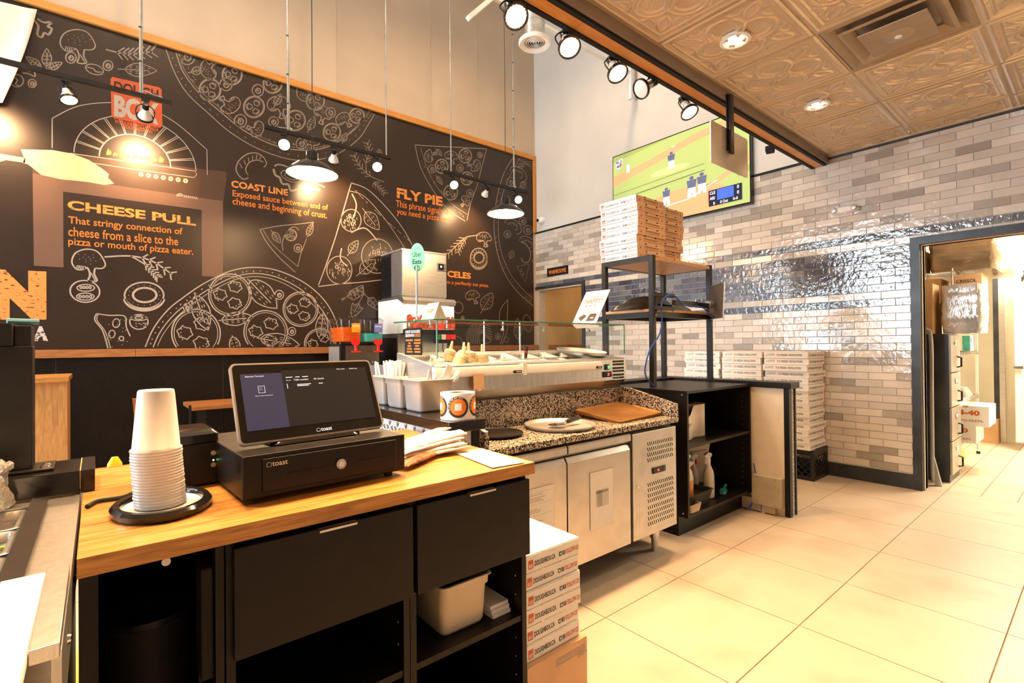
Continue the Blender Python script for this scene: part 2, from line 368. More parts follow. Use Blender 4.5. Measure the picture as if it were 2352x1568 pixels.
for (dd, p, q, z0, z1, ci) in tiles[:300]:
    w, h = round(q - p, 3), round(z1 - z0, 3); key = (w, h, ci)
    if key not in TM: TM[key] = tile_shape(MB(), -w / 2, w / 2, -h / 2, h / 2).mesh('tile', ALLT[ci])
    o = bpy.data.objects.new('tile', TM[key]); COL.objects.link(o); o.parent = wallr
    o.location = (XT - random.uniform(0, 0.0012), (p + q) / 2, (z0 + z1) / 2); o.rotation_euler = (0, random.gauss(0, 0.006), random.gauss(0, 0.004))
rest = MB()
for (dd, p, q, z0, z1, ci) in tiles[300:]: rest.slot(ci); tile_shape(rest, p, q, z0, z1, XT - random.uniform(0, 0.0012))
o = rest.build('tile_field', ALLT, wallr); o['kind'] = 'stuff'; o['label'] = 'the farther glazed tiles of the wall'
BX('baseboard_right', darkframe, None, XT - 0.012, XT + 0.006, DY1 + 0.066, HY0 - 0.055, 0, 0.127); tag(bpy.data.objects['baseboard_right'], 'dark baseboard along the foot of the tile wall', 'baseboard', kind='structure')
t3 = BX('trim_3', blackmat, None, XT - 0.012, XT + 0.004, 1.80, YM, 3.104, 3.126); tag(t3, 'thin black strip capping the tiles below the pale wall', 'trim', kind='structure')
t4 = BX('trim_4', darkframe, None, XT - 0.014, XT + 0.006, YB, 1.765, 3.084, 3.128); tag(t4, 'grey metal strip where the tile wall meets the tin ceiling', 'trim', kind='structure')
d1 = thing('door_1', 'dark steel door frame around the storage room opening', 'door frame', (XT, DY1, 0), kind='structure')
BX('jamb', darkframe, d1, XT - 0.02, XT + 0.17, DY1, DY1 + 0.066, 0, DZ + 0.066)
BX('jamb', darkframe, d1, XT - 0.02, XT + 0.17, DY0 - 0.066, DY0, 0, DZ + 0.066)
BX('head', darkframe, d1, XT - 0.02, XT + 0.17, DY0, DY1, DZ, DZ + 0.066)
BX('reveal', cream, d1, XT + 0.02, XT + 0.035, DY1 - 0.010, DY1, 0, DZ); BX('reveal', oak_z, d1, XT + 0.02, XT + 0.035, DY0, DY1 - 0.010, DZ - 0.010, DZ)
d2 = thing('door_2', 'dark door frame of the washroom passage below the sign', 'door frame', (XT, HY0, 0), kind='structure')
BX('jamb', darkframe, d2, XT - 0.02, XT + 0.16, HY0 - 0.055, HY0, 0, HZ + 0.045); BX('head', darkframe, d2, XT - 0.02, XT + 0.16, HY0, YM - 0.003, HZ, HZ + 0.045)
BX('reveal', cream, d2, XT + 0.0, XT + 0.15, HY0, HY1, HZ - 0.015, HZ)
# washroom passage
hall = MB().box(XT + 0.15, 7.4, HY1, HY1 + 0.1, 0, 2.5).box(XT + 0.15, 7.4, HY0 - 0.35, HY0 - 0.25, 0, 2.5).box(7.3, 7.4, HY0 - 0.3, HY1, 0, 2.5).box(XT + 0.15, 7.4, HY0 - 0.3, HY1, 2.5, 2.55).build('wall_passage', halltan)
tag(hall, 'tan walls of the washroom passage seen through the opening', 'wall', kind='structure')
hf = BX('floor_passage', ft, None, XT + 0.15, 7.4, HY0 - 0.3, HY1, -0.05, 0); tag(hf, 'tiled floor of the washroom passage', 'floor', kind='structure')
BX('brown_band', oak_dark, hall, XT + 0.2, 7.3, HY1 - 0.02, HY1, 1.225, 1.295)  # red-brown band added on the passage walls at the height of the mural ledge
BX('brown_band', oak_dark, hall, 7.28, 7.3, HY0 - 0.25, HY1 - 0.02, 1.225, 1.295)
# ------------------------------------------------------------------ walls not in view, storefront
wb = MB().box(XF, XT + .15, YB - 0.15, YB, 0, ZC + .1).build('wall_back', palepaint); tag(wb, 'plain pale wall behind the kitchen', 'wall', kind='structure')
wf = MB().box(XF - 0.15, XF, YB, 2.2, 0, ZH).box(XF - 0.15, XF, 2.2, YM, 4.0, ZH).box(XF - 0.15, XF, 2.2, YM, 0, 0.12).build('wall_front', palepaint); tag(wf, 'storefront wall with large windows', 'wall', kind='structure')
w1 = thing('window_1', 'tall storefront window with dark metal mullions', 'window', (XF, 4.1, 0.12), kind='structure')
for yy in (2.2, 3.45, 4.7, 5.94): BX('mullion', darkframe, w1, XF - 0.10, XF - 0.03, yy, yy + 0.06, 0.12, 4.0)
for zz in (0.12, 2.35, 3.94): BX('transom', darkframe, w1, XF - 0.10, XF - 0.03, 2.2, YM, zz, zz + 0.06)
for a, b in ((2.26, 3.45), (3.51, 4.7), (4.76, 5.94)):
    for c, d in ((0.18, 2.35), (2.41, 3.94)): MB().quad((XF - 0.06, a, c), (XF - 0.06, b, c), (XF - 0.06, b, d), (XF - 0.06, a, d)).build('pane', pane, w1)
pl = bpy.data.lights.new('window_portal', 'AREA'); pl.shape = 'RECTANGLE'; pl.size = 3.7; pl.size_y = 3.8
pl.cycles.is_portal = True
po = bpy.data.objects.new('window_portal', pl); COL.objects.link(po); po.location = (XF - 0.2, 4.1, 2.05); po.rotation_euler = (0, -PI / 2, 0)
hc = MB().box(XF - .15, XT + .15, 1.80, YM + .1, ZH, ZH + 0.1).build('ceiling_high', palepaint); tag(hc, 'high open ceiling above the customer side', 'ceiling', kind='structure')
bk = MB().box(XF, XT, 1.80, 1.88, ZC, ZH).build('wall_bulkhead', palepaint); tag(bk, 'pale bulkhead rising above the beam', 'wall', kind='structure')
# ------------------------------------------------------------------ mural
chalk = mat('mural_chalk', (0.25, 0.195, 0.155), 0.5, var=0.05, vscale=30)
chalkw = mat('mural_white', (0.40, 0.33, 0.27), 0.5, var=0.03)
orangep = mat('mural_orange', (0.78, 0.20, 0.03), 0.5, var=0.0)
orangel = ramp_mat('mural_orange_worn', ((0.05, 0.02, 0.01), (0.80, 0.25, 0.05), (0.82, 0.27, 0.06)), 26.0, (1, 1, 3), rough=0.5, bump=0, pos=(0.36, 0.40, 0.8))
chalkworn = ramp_mat('mural_chalk_worn', ((0.05, 0.03, 0.02), (0.56, 0.50, 0.44), (0.58, 0.52, 0.46)), 40.0, (1, 1, 2), rough=0.5, bump=0, pos=(0.40, 0.45, 0.8))
oventaupe = mat('mural_taupe', (0.16, 0.085, 0.055), 0.42, var=0.02)
ovenbrown = mat('mural_brown', (0.075, 0.038, 0.022), 0.42, var=0.02)
logored = mat('mural_red', (0.46, 0.075, 0.022), 0.45, var=0.02)
peelcol = mat('mural_peel', (0.66, 0.42, 0.24), 0.45, var=0.02)
mural = thing('wall_mural', 'black food mural with chalk-style pizza drawings and orange slang texts', 'mural', (0.5, YM, 1.30))
BX('mural_sheet', murbase, mural, -4.5, XT - 0.052, YM - 0.004, YM, 1.297, 4.302)
YS = [YM - 0.0055]
def mp(u, v):
    d = RC @ Vector(((u - 1176.0) / 1146.0, -(v - 784.0) / 1146.0, -1.0)); t = YM / d.y
    return Vector((d.x * t, 1.3 + d.z * t))
class Draw:
    def __init__(s): s.mb = MB()

    def poly(s, pts, w=0.011, closed=False):
        P = []
        for p in pts:
            q = mp(*p[:2])
            if not P or (q - P[-1]).length > 0.0015: P.append(q)
        if closed and len(P) > 2: P.append(P[0])
        run = []
        for q in P + [None]:
            inside = q is not None and 1.30 < q.y < 4.295 and -4.4 < q.x < XT - 0.056
            if inside: run.append(q)
            else:
                if len(run) > 1: s._rib(run, w)
                run = []
        return s
    def _rib(s, P, w):
        w *= .78
        n = len(P); vs = []; lp = (P[0] - P[-1]).length < 1e-4
        for i in range(n):
            a = P[i - 1] if i else (P[-2] if lp else P[0]); b = P[i + 1] if i < n - 1 else (P[1] if lp else P[-1])
            d = b - a
            if d.length < 1e-6: d = Vector((1, 0))
            d.normalize(); nn = Vector((-d.y, d.x)) * w / 2
            vs += [(P[i].x + nn.x, YS[0], P[i].y + nn.y), (P[i].x - nn.x, YS[0], P[i].y - nn.y)]
        s.mb.add(vs, [(2 * i, 2 * i + 1, 2 * i + 3, 2 * i + 2) for i in range(n - 1)])
    def fill(s, pts, y=0.0):
        q = [mp(*p) for p in pts]; s.mb.add([(p.x, YS[0] + y, p.y) for p in q], [tuple(range(len(q)))]); return s
    def el(s, cx, cy, rx, ry=None, rot=0, a0=0, a1=360, w=0.011, n=28):
        ry = ry or rx; c, sn = math.cos(math.radians(rot)), math.sin(math.radians(rot))
        pts = []
        for i in range(n + 1):
            t = math.radians(a0 + (a1 - a0) * i / n); x, y = rx * math.cos(t), ry * math.sin(t)
            pts.append((cx + x * c - y * sn, cy + x * sn + y * c))
        return s.poly(pts, w)
    def cv(s, pts, w=0.011, n=7): return s.poly([(p.x, p.y) for p in bez([(a, b, 0) for a, b in pts], n)], w)
    def dot(s, x, y, r=1.6):
        return s.fill([(x + r * math.cos(k * PI / 3), y + r * math.sin(k * PI / 3)) for k in range(6)])
    def dash(s, x, y, dx, dy, w=0.008): return s.poly([(x, y), (x + dx, y + dy)], w)
    def xf(s, cx, cy, sc, rot=0, flip=1):
        c, sn = math.cos(math.radians(rot)), math.sin(math.radians(rot))
        return lambda x, y: (cx + (x * flip * c - y * sn) * sc, cy + (x * flip * sn + y * c) * sc)
    def mushroom(s, cx, cy, sc, rot=0, flip=1, w=0.012):
        f = s.xf(cx, cy, sc, rot, flip)
        s.cv([f(*p) for p in ((-.22, .38), (-.62, .42), (-.95, .05), (-.80, -.50), (-.2, -.80), (.45, -.72), (.95, -.15), (.85, .15), (.42, .22))], w)
        s.cv([f(*p) for p in ((-.22, .38), (-.05, .25), (.1, .42), (.18, .68), (.15, .98), (.62, .92), (.42, .55), (.42, .22))], w * 1.2)
        for i in range(5): s.poly([f(-.62 + i * .11, .38), f(-.6 + i * .11, .18)], w * .7)
        for i in range(6): s.poly([f(.24 + .05 * i, .5 + .06 * i), f(.26 + .05 * i, .62 + .06 * i)], w * .7)
        for i in range(14):
            a, r = i * 2.4, .12 + .045 * i; q = f(-.05 + r * math.cos(a), -.28 + .5 * r * math.sin(a)); s.dot(*q, r=1.1)
        return s
    def leaf(s, x0, y0, x1, y1, wd, w=0.010, stem=0.18, dashes=True):
        dx, dy = x1 - x0, y1 - y0; L = math.hypot(dx, dy); nx, ny = -dy / L, dx / L
        def f(t, k): return (x0 + dx * t + nx * k * wd, y0 + dy * t + ny * k * wd)
        a = stem
        s.cv([f(a, 0), f(a + .12, .62), f(.5, 1), f(.8, .62), f(1, 0)], w); s.cv([f(a, 0), f(a + .12, -.62), f(.5, -1), f(.8, -.62), f(1, 0)], w)
        s.poly([f(0, 0), f(a, 0), f(.8, 0.05)], w)
        if dashes:
            for i in range(4):
                t = a + .12 + .16 * i
                for k in (-.62, -.32, .32, .62): s.poly([f(t, k * .9), f(t + .07, k * .85)], w * .7)
        return s
    def tomato(s, cx, cy, rx, ry, rot=0, w=0.011):
        s.el(cx, cy, rx, ry, rot, w=w * 1.2); s.el(cx, cy, rx * .9, ry * .9, rot, w=w * .7)
        c, sn = math.cos(math.radians(rot)), math.sin(math.radians(rot))
        for k in range(3):
            a = 2 * PI * k / 3 - PI / 2 + .3; pts = []
            for i in range(13):
                t = 2 * PI * i / 12; r = 1 + .12 * math.cos(6 * t); x = .46 * math.cos(a) + (.31 * math.cos(t) * r); y = .46 * math.sin(a) + (.25 * math.sin(t) * r)
                pts.append((x, y))
            P = [(cx + (x * rx) * c - (y * ry) * sn, cy + (x * rx) * sn + (y * ry) * c) for x, y in pts]; s.poly(P, w)
            for i in range(5):
                t = a - .5 + .25 * i; x, y = (.62 * math.cos(t), .60 * math.sin(t)); s.dot(cx + x * rx * c - y * ry * sn, cy + x * rx * sn + y * ry * c, 1.6)
        return s
    def olive(s, cx, cy, r, w=0.012):
        s.el(cx, cy, r, r * 1.05, w=w, n=20); s.el(cx + .05 * r, cy + .08 * r, r * .42, r * .45, w=w * 1.3, n=14); s.dot(cx, cy, max(1.0, r * .16)); return s
    def ring(s, cx, cy, rx, ry, w=0.014):
        s.el(cx, cy, rx, ry, w=w); s.el(cx, cy + ry * .10, rx * 1.02, ry * 1.05, a0=10, a1=170, w=w * 1.8); s.el(cx + rx * .03, cy - ry * .02, rx * .6, ry * .55, w=w * 1.4)
        for i in range(16):
            t = i * PI / 8; s.dot(cx + rx * .8 * math.cos(t), cy + ry * .78 * math.sin(t), 1.2)
        return s
    def sprig(s, pts, ln, w=0.012, side=(1, -1), start=.35):
        P = [(p.x, p.y) for p in bez([(a, b, 0) for a, b in pts], 6)]; s.poly(P, w)
        n = len(P)
        for i in range(int(n * start), n - 1, 2):
            (x0, y0), (x1, y1) = P[i], P[i + 1]; L = math.hypot(x1 - x0, y1 - y0) or 1; tx, ty = (x1 - x0) / L, (y1 - y0) / L
            for k in side: s.poly([(x0, y0), (x0 + (tx * .75 - ty * k * .7) * ln, y0 + (ty * .75 + tx * k * .7) * ln)], w * .9)
        return s
    def crustdash(s, fn, n, w=0.009):
        for i in range(n):
            x, y = fn((i + .5) / n); s.dash(x, y, random.uniform(-3, 3), random.uniform(1, 4), w)
        return s
    def done(s, name, m, parent=mural): return s.mb.build(name, m, parent) if s.mb.v else None
class Motifs(Draw):
    # every ingredient becomes a drawing (a part) of its own
    def __init__(s, m): s.mb = MB(); s.m = m
    def flush(s, name):
        if s.mb.v: s.mb.build(name, s.m, mural)
        s.mb = MB()
    def mushroom(s, *a, **k): s.flush('line_drawing'); Draw.mushroom(s, *a, **k); s.flush('mushroom_drawing')
    def leaf(s, *a, **k): s.flush('line_drawing'); Draw.leaf(s, *a, **k); s.flush('leaf_drawing')
    def olive(s, *a, **k): s.flush('line_drawing'); Draw.olive(s, *a, **k); s.flush('olive_drawing')
    def ring(s, *a, **k): s.flush('line_drawing'); Draw.ring(s, *a, **k); s.flush('onion_ring_drawing')
    def sprig(s, *a, **k): s.flush('line_drawing'); Draw.sprig(s, *a, **k); s.flush('herb_drawing')
    def tomato(s, *a, **k): s.flush('line_drawing'); Draw.tomato(s, *a, **k); s.flush('tomato_drawing')
def arcfn(pts):
    P = [(p.x, p.y) for p in bez([(a, b, 0) for a, b in pts], 10)]
    return lambda t: P[min(len(P) - 1, int(t * len(P)))]
# --- loose ingredients, upper left
D = Motifs(chalk)
D.cv([(76, 45), (88, 60), (86, 80), (96, 86), (102, 76), (112, 80), (119, 66), (110, 62), (117, 52), (100, 52), (86, 44)], .02)
D.mushroom(178, 103, 42, 8)
D.leaf(107, 162, 108, 112, 11); D.leaf(102, 160, 60, 131, 8); D.leaf(105, 162, 143, 144, 8); D.olive(163, 133, 12); D.olive(248, 151, 11)
D.sprig([(243, 114), (275, 122), (310, 124), (350, 119)], 20, .016, start=.3)
D.el(217, 160, 21, 11, 18); D.cv([(200, 155), (214, 158), (220, 165), (232, 166)], .012)
D.leaf(270, 159, 360, 163, 15); D.el(39, 186, 15, 14); D.cv([(30, 176), (40, 184), (36, 194), (46, 198)]); D.olive(74, 192, 9); D.cv([(52, 168), (66, 170), (80, 176), (78, 164), (66, 163)], .014)
D.flush('line_drawing')
# --- top half pizza
D = Draw()
outer = [(381, 113), (400, 165), (430, 215), (480, 262), (530, 305), (600, 345), (680, 368), (760, 360), (820, 322), (848, 282), (860, 262)]
inner = [(404, 121), (420, 165), (455, 212), (505, 256), (560, 300), (625, 332), (690, 345), (750, 338), (805, 305), (835, 272), (846, 258)]
D.cv(outer, .012); D.cv(inner, .014); D.cv([(a + 3, b - 5) for a, b in inner], .007); D.crustdash(arcfn([((a + c) / 2, (b + d) / 2) for (a, b), (c, d) in zip(outer, inner)]), 34)
for (x, y, r) in ((482, 207, 25), (533, 172, 23), (583, 246, 24), (626, 192, 22), (678, 277, 23), (724, 232, 21), (762, 304, 20), (819, 266, 17)): D.tomato(x, y, r, r * 1.03, 20)
for (x, y, r) in ((519, 194, 14), (592, 208, 13), (552, 278, 14), (628, 280, 11), (759, 259, 11), (692, 330, 12), (430, 130, 18)): D.olive(x, y, r)
for (x, y, sc, ro) in ((480, 160, 24, -120), (528, 240, 25, 150), (640, 244, 28, 5), (700, 214, 22, -140), (740, 262, 22, 30), (790, 275, 20, -20), (588, 296, 20, 120), (715, 328, 18, 10)): D.mushroom(x, y, sc, ro)
for q in ((432, 168, 470, 158, 9), (628, 248, 645, 216, 8), (706, 305, 722, 268, 9), (785, 330, 795, 305, 7)): D.leaf(*q)
for i in range(60):
    t = random.random(); x0, y0 = arcfn(inner)(t); k = random.uniform(4, 16); D.dash(x0 + k * .6, y0 - k, random.uniform(2, 6), random.uniform(2, 5), .008)
D.done('pizza_drawing', chalk)
# --- lower pizza
D = Draw()
outer = [(332, 801), (352, 755), (385, 712), (425, 680), (470, 650), (530, 622), (585, 614), (640, 622), (700, 650), (745, 690), (772, 740), (782, 800)]
inner = [(350, 801), (368, 762), (400, 722), (440, 690), (490, 658), (540, 635), (590, 628), (640, 638), (690, 664), (730, 700), (758, 745), (768, 800)]
D.cv(outer, .014); D.cv(inner, .012); D.cv([(a + (560 - a) * .03, b + 7) for a, b in inner], .008); D.crustdash(arcfn([((a + c) / 2, (b + d) / 2) for (a, b), (c, d) in zip(outer, inner)]), 40, .011)
for (x, y, r) in ((528, 677, 49), (690, 710, 40), (450, 765, 56), (610, 762, 50), (735, 790, 36)): D.tomato(x, y, r, r * .98, 15, w=.013)
for q in ((446, 672, 478, 758, 20), (502, 736, 582, 728, 15), (568, 640, 636, 708, 24), (590, 776, 688, 792, 18), (742, 716, 736, 782, 14), (533, 770, 545, 815, 12)): D.leaf(*q, stem=.08, w=.013)
for (x, y, r) in ((430, 706, 9), (641, 677, 10), (670, 761, 9)): D.olive(x, y, r)
D.done('pizza_drawing', chalkw)
# --- three pizza slices
D = Draw()
D.cv([(731, 655), (748, 610), (770, 545), (792, 470), (806, 422)], .014); D.cv([(731, 658), (780, 652), (830, 648), (880, 642)], .014); D.cv([(806, 420), (845, 436), (890, 480), (925, 525), (946, 562)], .014)
D.cv([(800, 438), (835, 450), (875, 492), (910, 540), (930, 572)], .009)
for q in ((806, 506, 23), (779, 620, 29), (866, 588, 36)):
    D.el(q[0], q[1], q[2], q[2] * 1.1, w=.012)
    for i in range(34):
        a, r = random.uniform(0, 6.28), q[2] * .85 * math.sqrt(random.random()); D.dash(q[0] + r * math.cos(a), q[1] + r * math.sin(a), 1, 5, .009)
    for i in range(4): D.el(q[0] + random.uniform(-.5, .5) * q[2], q[1] + random.uniform(-.5, .5) * q[2], 3, 4, n=9)
D.leaf(832, 478, 870, 528, 15); D.leaf(797, 588, 822, 552, 10); D.leaf(818, 634, 862, 596, 14)
D.cv([(808, 445), (818, 470), (812, 500)], .02); D.cv([(806, 534), (838, 524), (866, 552)], .02); D.cv([(784, 570), (782, 595), (798, 612)], .02)
for i in range(20):
    t = random.random(); D.dash(812 + 125 * t, 432 + 118 * t ** .9, 4, 4)
D.done('slice_drawing', chalkw)
D = Draw()
D.cv([(597, 527), (640, 519), (690, 514), (720, 510)], .012); D.cv([(597, 528), (612, 556), (640, 590), (678, 625)], .012); D.cv([(604, 528), (622, 556), (648, 582), (684, 612)], .008)
D.poly([(720, 510), (703, 550), (690, 585), (684, 612)], .009); D.leaf(622, 528, 644, 558, 8); D.leaf(703, 550, 718, 512, 7); D.olive(684, 570, 9); D.tomato(668, 540, 13, 13); D.el(668, 552, 18, 32, 20, 120, 300)
D.done('slice_drawing', chalk)
D = Draw()
D.cv([(953, 333), (1000, 336), (1060, 339), (1117, 342)], .014); D.cv([(953, 334), (966, 385), (996, 440), (1030, 482), (1068, 508)], .014); D.cv([(966, 340), (982, 390), (1008, 436), (1040, 470), (1072, 492)], .009)
D.cv([(1117, 342), (1104, 392), (1094, 430), (1080, 470), (1072, 506)], .014)
for (x, y, r) in ((1014, 382, 15), (1068, 358, 15), (1072, 410, 14), (1035, 442, 16)): D.tomato(x, y, r, r * 1.1)
for (x, y, r) in ((992, 388, 9), (1056, 386, 8), (1102, 356, 6), (1079, 444, 8)): D.olive(x, y, r)
for (x, y, sc, ro) in ((987, 358, 15, -90), (1036, 360, 16, 10), (1090, 380, 15, 120), (1068, 462, 13, 60)): D.mushroom(x, y, sc, ro)
D.leaf(1000, 340, 1014, 358, 5); D.leaf(1000, 402, 1016, 424, 5)
for i in range(16):
    t = random.random(); D.dash(958 + 112 * t, 345 + 158 * t ** .75, 2, 4)
D.done('slice_drawing', chalk)
# --- pizza at the right edge of the mural
D = Draw()
outer = [(1182, 356), (1156, 400), (1140, 460), (1134, 520), (1142, 580), (1160, 630), (1190, 672), (1229, 706)]
inner = [(1196, 360), (1170, 405), (1150, 460), (1144, 520), (1150, 575), (1170, 625), (1198, 662), (1229, 690)]
D.cv(outer, .016); D.cv(inner, .012); D.crustdash(arcfn([((a + c) / 2, (b + d) / 2) for (a, b), (c, d) in zip(outer, inner)]), 26)
for q in ((1186, 385, 1204, 378, 6), (1192, 432, 1208, 420, 7), (1170, 596, 1178, 575, 7)): D.leaf(*q)
for (x, y, r) in ((1173, 418, 10), (1200, 508, 8), (1165, 538, 8), (1212, 528, 10), (1226, 598, 5)): D.olive(x, y, r)
for (x, y) in ((1190, 400), (1178, 520), (1212, 560)):
    D.el(x, y, 22, 14, 40, 150, 400, .012); D.el(x, y, 11, 7, 40, 150, 400, .009)
    for k in range(5): D.dash(x - 14 + 7 * k, y - 10 + k, 3, 6)
D.cv([(1196, 555), (1208, 562), (1218, 580), (1214, 600), (1202, 602), (1196, 592)], .02); D.poly([(1187, 612), (1215, 606), (1206, 648), (1187, 612)], .014)
for i in range(10): D.dash(1194 + random.uniform(0, 14), 614 + random.uniform(0, 18), 2, 3)
for k in range(6): D.cv([(1186 + 4 * k, 366 + 2 * k), (1200 + 3 * k, 362 + 4 * k), (1222, 360 + 6 * k)], .008)
D.done('pizza_drawing', chalk)
# --- shrimp, shell, herbs, loose vegetables of the middle and right
D = Motifs(chalk)
D.cv([(606, 362), (590, 352), (568, 354), (548, 370), (542, 390), (550, 405), (560, 412), (570, 408)], .014); D.cv([(604, 372), (590, 368), (572, 374), (564, 390), (570, 402)], .012); D.cv([(606, 362), (612, 376), (606, 384)], .012)
for k in range(6): D.cv([(600 - 10 * k, 355 + .8 * k * k), (596 - 8 * k, 366 + .8 * k * k)], .01)
D.cv([(630, 382), (640, 378), (660, 384), (690, 404), (720, 418), (745, 430)], .02); D.cv([(628, 388), (632, 402), (642, 408), (648, 422), (662, 424), (668, 438), (688, 434), (700, 444), (716, 436), (736, 436)], .03)
D.el(668, 405, 24, 12, 20, w=.01); D.el(668, 405, 15, 7, 20, w=.009)
D.sprig([(843, 402), (840, 375), (848, 350), (842, 326)], 12, .011); D.sprig([(882, 418), (850, 404), (825, 380), (812, 355)], 12, .011); D.sprig([(872, 418), (858, 420), (872, 432), (884, 446)], 10, .011); D.leaf(872, 366, 870, 342, 6)
D.cv([(540, 640), (535, 640)], .01)
D.leaf(784, 690, 834, 655, 6, stem=.25); D.leaf(784, 686, 834, 672, 10, stem=.3); D.leaf(834, 672, 870, 710, 10, stem=.3); D.leaf(834, 676, 808, 728, 13, stem=.4); D.poly([(833, 655), (835, 678)], .02)
D.flush('line_drawing')
D = Motifs(chalkw)
D.mushroom(203, 605, 40, 8, w=.015); D.sprig([(240, 590), (300, 588), (350, 600), (395, 630)], 16, .018, start=.5); D.sprig([(300, 588), (330, 605), (350, 622), (362, 636)], 13, .016, start=.4)
D.el(195, 669, 34, 25, 5, w=.015); D.el(197, 661, 20, 8, w=.012); D.el(196, 681, 20, 8, w=.012)
for k in range(4): D.el(186 + 7 * k, 660, 2.4, 3, n=9); D.el(184 + 8 * k, 681, 2.6, 3, n=9)
D.ring(331, 678, 45, 30, w=.018)
D.cv([(222, 720), (218, 735), (236, 760), (248, 800)], .013); D.cv([(222, 720), (250, 724), (286, 726), (290, 750), (299, 772)], .013); D.cv([(226, 721), (223, 735), (242, 762), (254, 800)], .009)
for (x, y, rx, ry) in ((267, 742, 8, 10), (257, 767, 7, 9), (279, 777, 5, 5)): D.el(x, y, rx, ry, 10)
for i in range(26): D.dot(random.uniform(240, 292), random.uniform(730, 798), 1.2)
D.el(319, 739, 21, 17, w=.014); D.el(319, 730, 19, 6, w=.012); D.el(319, 730, 9, 3, w=.012)
for i in range(14): D.dash(303 + random.uniform(0, 32), 740 + random.uniform(0, 10), 4, 1)
D.flush('line_drawing')
D = Motifs(chalk)
D.mushroom(1111, 548, 18, 8, w=.016); D.sprig([(1098, 540), (1070, 545), (1050, 562), (1028, 584)], 12, .018, start=.4); D.sprig([(1072, 546), (1062, 560), (1052, 580)], 9, .016, start=.3); D.ring(1099, 592, 19, 22, w=.022)
D.mushroom(1085, 681, 17, -5, w=.014); D.leaf(1103, 720, 1130, 672, 14, w=.014); D.cv([(1148, 790), (1156, 760), (1146, 730), (1152, 705), (1166, 688)], .014); D.cv([(1152, 790), (1164, 760), (1165, 725), (1166, 688)], .014)
D.leaf(1190, 790, 1188, 730, 9, w=.013); D.el(1211, 742, 9, 20, -12, w=.014); D.olive(1143, 773, 6); D.olive(1062, 730, 4); D.el(1163, 780, 5, 6); D.el(1052, 706, 11, 13, w=.013)
for k in range(8): D.cv([(1074 + 4 * k, 796), (1072 + 4 * k, 768 - 0 * k), (1086 + 3.5 * k, 745 + 3 * k), (1112 + 1.2 * k, 734 + 6 * k), (1124 + k, 738 + 6 * k)], .013)
D.el(1117, 781, 9, 7, w=.014); D.poly([(1120, 732), (1132, 794)], .022); D.cv([(1044, 770), (1058, 778), (1062, 796)], .014)
D.flush('line_drawing')
# --- brick oven, peel and logo
D = Draw()
D.fill([(75, 342), (520, 395), (520, 410), (513, 463), (75, 403)], .0012); D.done('oven_hood', ovenbrown)
D = Draw()
D.fill([(75, 398), (512, 462), (512, 636), (464, 634), (463, 482), (145, 440), (146, 614), (78, 610)], .0009); D.done('oven_body', oventaupe)
D = Draw()
D.cv([(120, 340), (120, 272)], .008, 2); D.cv([(120, 272), (180, 244), (260, 236), (330, 246), (400, 280), (475, 344)], .008); D.cv([(475, 344), (476, 402)], .008, 2)
def archpt(cx, cy, rx, ry, a): return (cx + rx * math.cos(a) + .0 * rx, cy - ry * math.sin(a) - (cx + rx * math.cos(a) - cx) * -.155)
for (rx, ry, w) in ((82, 62, .012), (140, 104, .009)):
    D.poly([archpt(310, 372, rx, ry, PI * i / 30) for i in range(31)], w)
for i in range(1, 12):
    a = PI * i / 12
    for da in (-.018, .018): D.poly([archpt(310, 372, 83, 63, a + da), archpt(310, 372, 139, 103, a + da)], .007)
D.poly([(160, 352), (447, 393), (452, 400), (446, 408), (300, 388), (170, 368)], .009)
D.done('oven_lines', chalkw)
D = Draw()
for i in range(7): D.el(324 + 17 * i, 401 + 2.4 * i, 3.6, 3.6, w=.02, n=10)
D.done('oven_knobs', peelcol)
D = Draw()
for i in range(9):
    x, y, h = 250 + 15 * i, 356 + 2.1 * i, (15 if i % 2 == 0 else 9)
    D.fill([(x - 6, y), (x - 5, y - h * .5), (x - 1, y - h), (x + 2, y - h * .55), (x + 4, y - h * .75), (x + 6, y - h * .2), (x + 4, y)])
D.done('oven_flames', orangep)
D = Draw()
D.fill([(48, 343), (75, 344), (120, 345), (165, 353), (205, 368), (235, 388), (250, 400), (248, 408), (262, 422), (240, 425), (200, 418), (140, 412), (95, 402), (65, 378), (52, 374), (56, 366)], -.0006)
D.fill([(0, 353), (16, 356), (58, 363), (58, 374), (14, 368), (0, 372)], -.0006); D.done('peel_drawing', peelcol)
D = Draw()
D.fill([(254, 182), (258, 177), (366, 201), (371, 207), (373, 288), (368, 294), (262, 272), (256, 266)], -.0008); D.done('logo_block', logored)
# --- lettering on the mural; corners are given as the lower-left and the lower-right points and a height in metres
def mtext(txt, a, b, h, m, name='lettering', bold=0.0, spacing=1.0, lift=0.0014):
    p, q = mp(*a), mp(*b); u = Vector((q.x - p.x, 0, q.y - p.y)); mb = MB()
    put_text(mb, txt, (p.x, YS[0] - lift, p.y), u, (0, 0, 1), width=u.length, height=h, bold=bold, spacing=spacing)
    return mb.build(name, m, mural)
def hgt(a, b): return abs(mp(*a).y - mp(*b).y)
mtext('DOUGH', (262, 210), (364, 230), hgt((262, 210), (262, 186)), murbase, bold=.03)
mtext('BOX', (262, 268), (365, 288), hgt((262, 268), (262, 217)), chalkw, bold=.05)
D = Draw(); D.fill([(306, 262), (301, 252), (305, 244), (309, 248), (313, 236), (318, 246), (321, 244), (322, 256), (318, 264)], -.0022); D.done('logo_flame', logored)
mtext('WOODFIREDPIZZA·PASTA', (263, 283), (364, 303), hgt((263, 283), (263, 274)), logored, bold=.015)
mtext('-DOUGHBOX.CA-', (280, 294), (350, 306), hgt((280, 294), (280, 287)), logored, bold=.015)
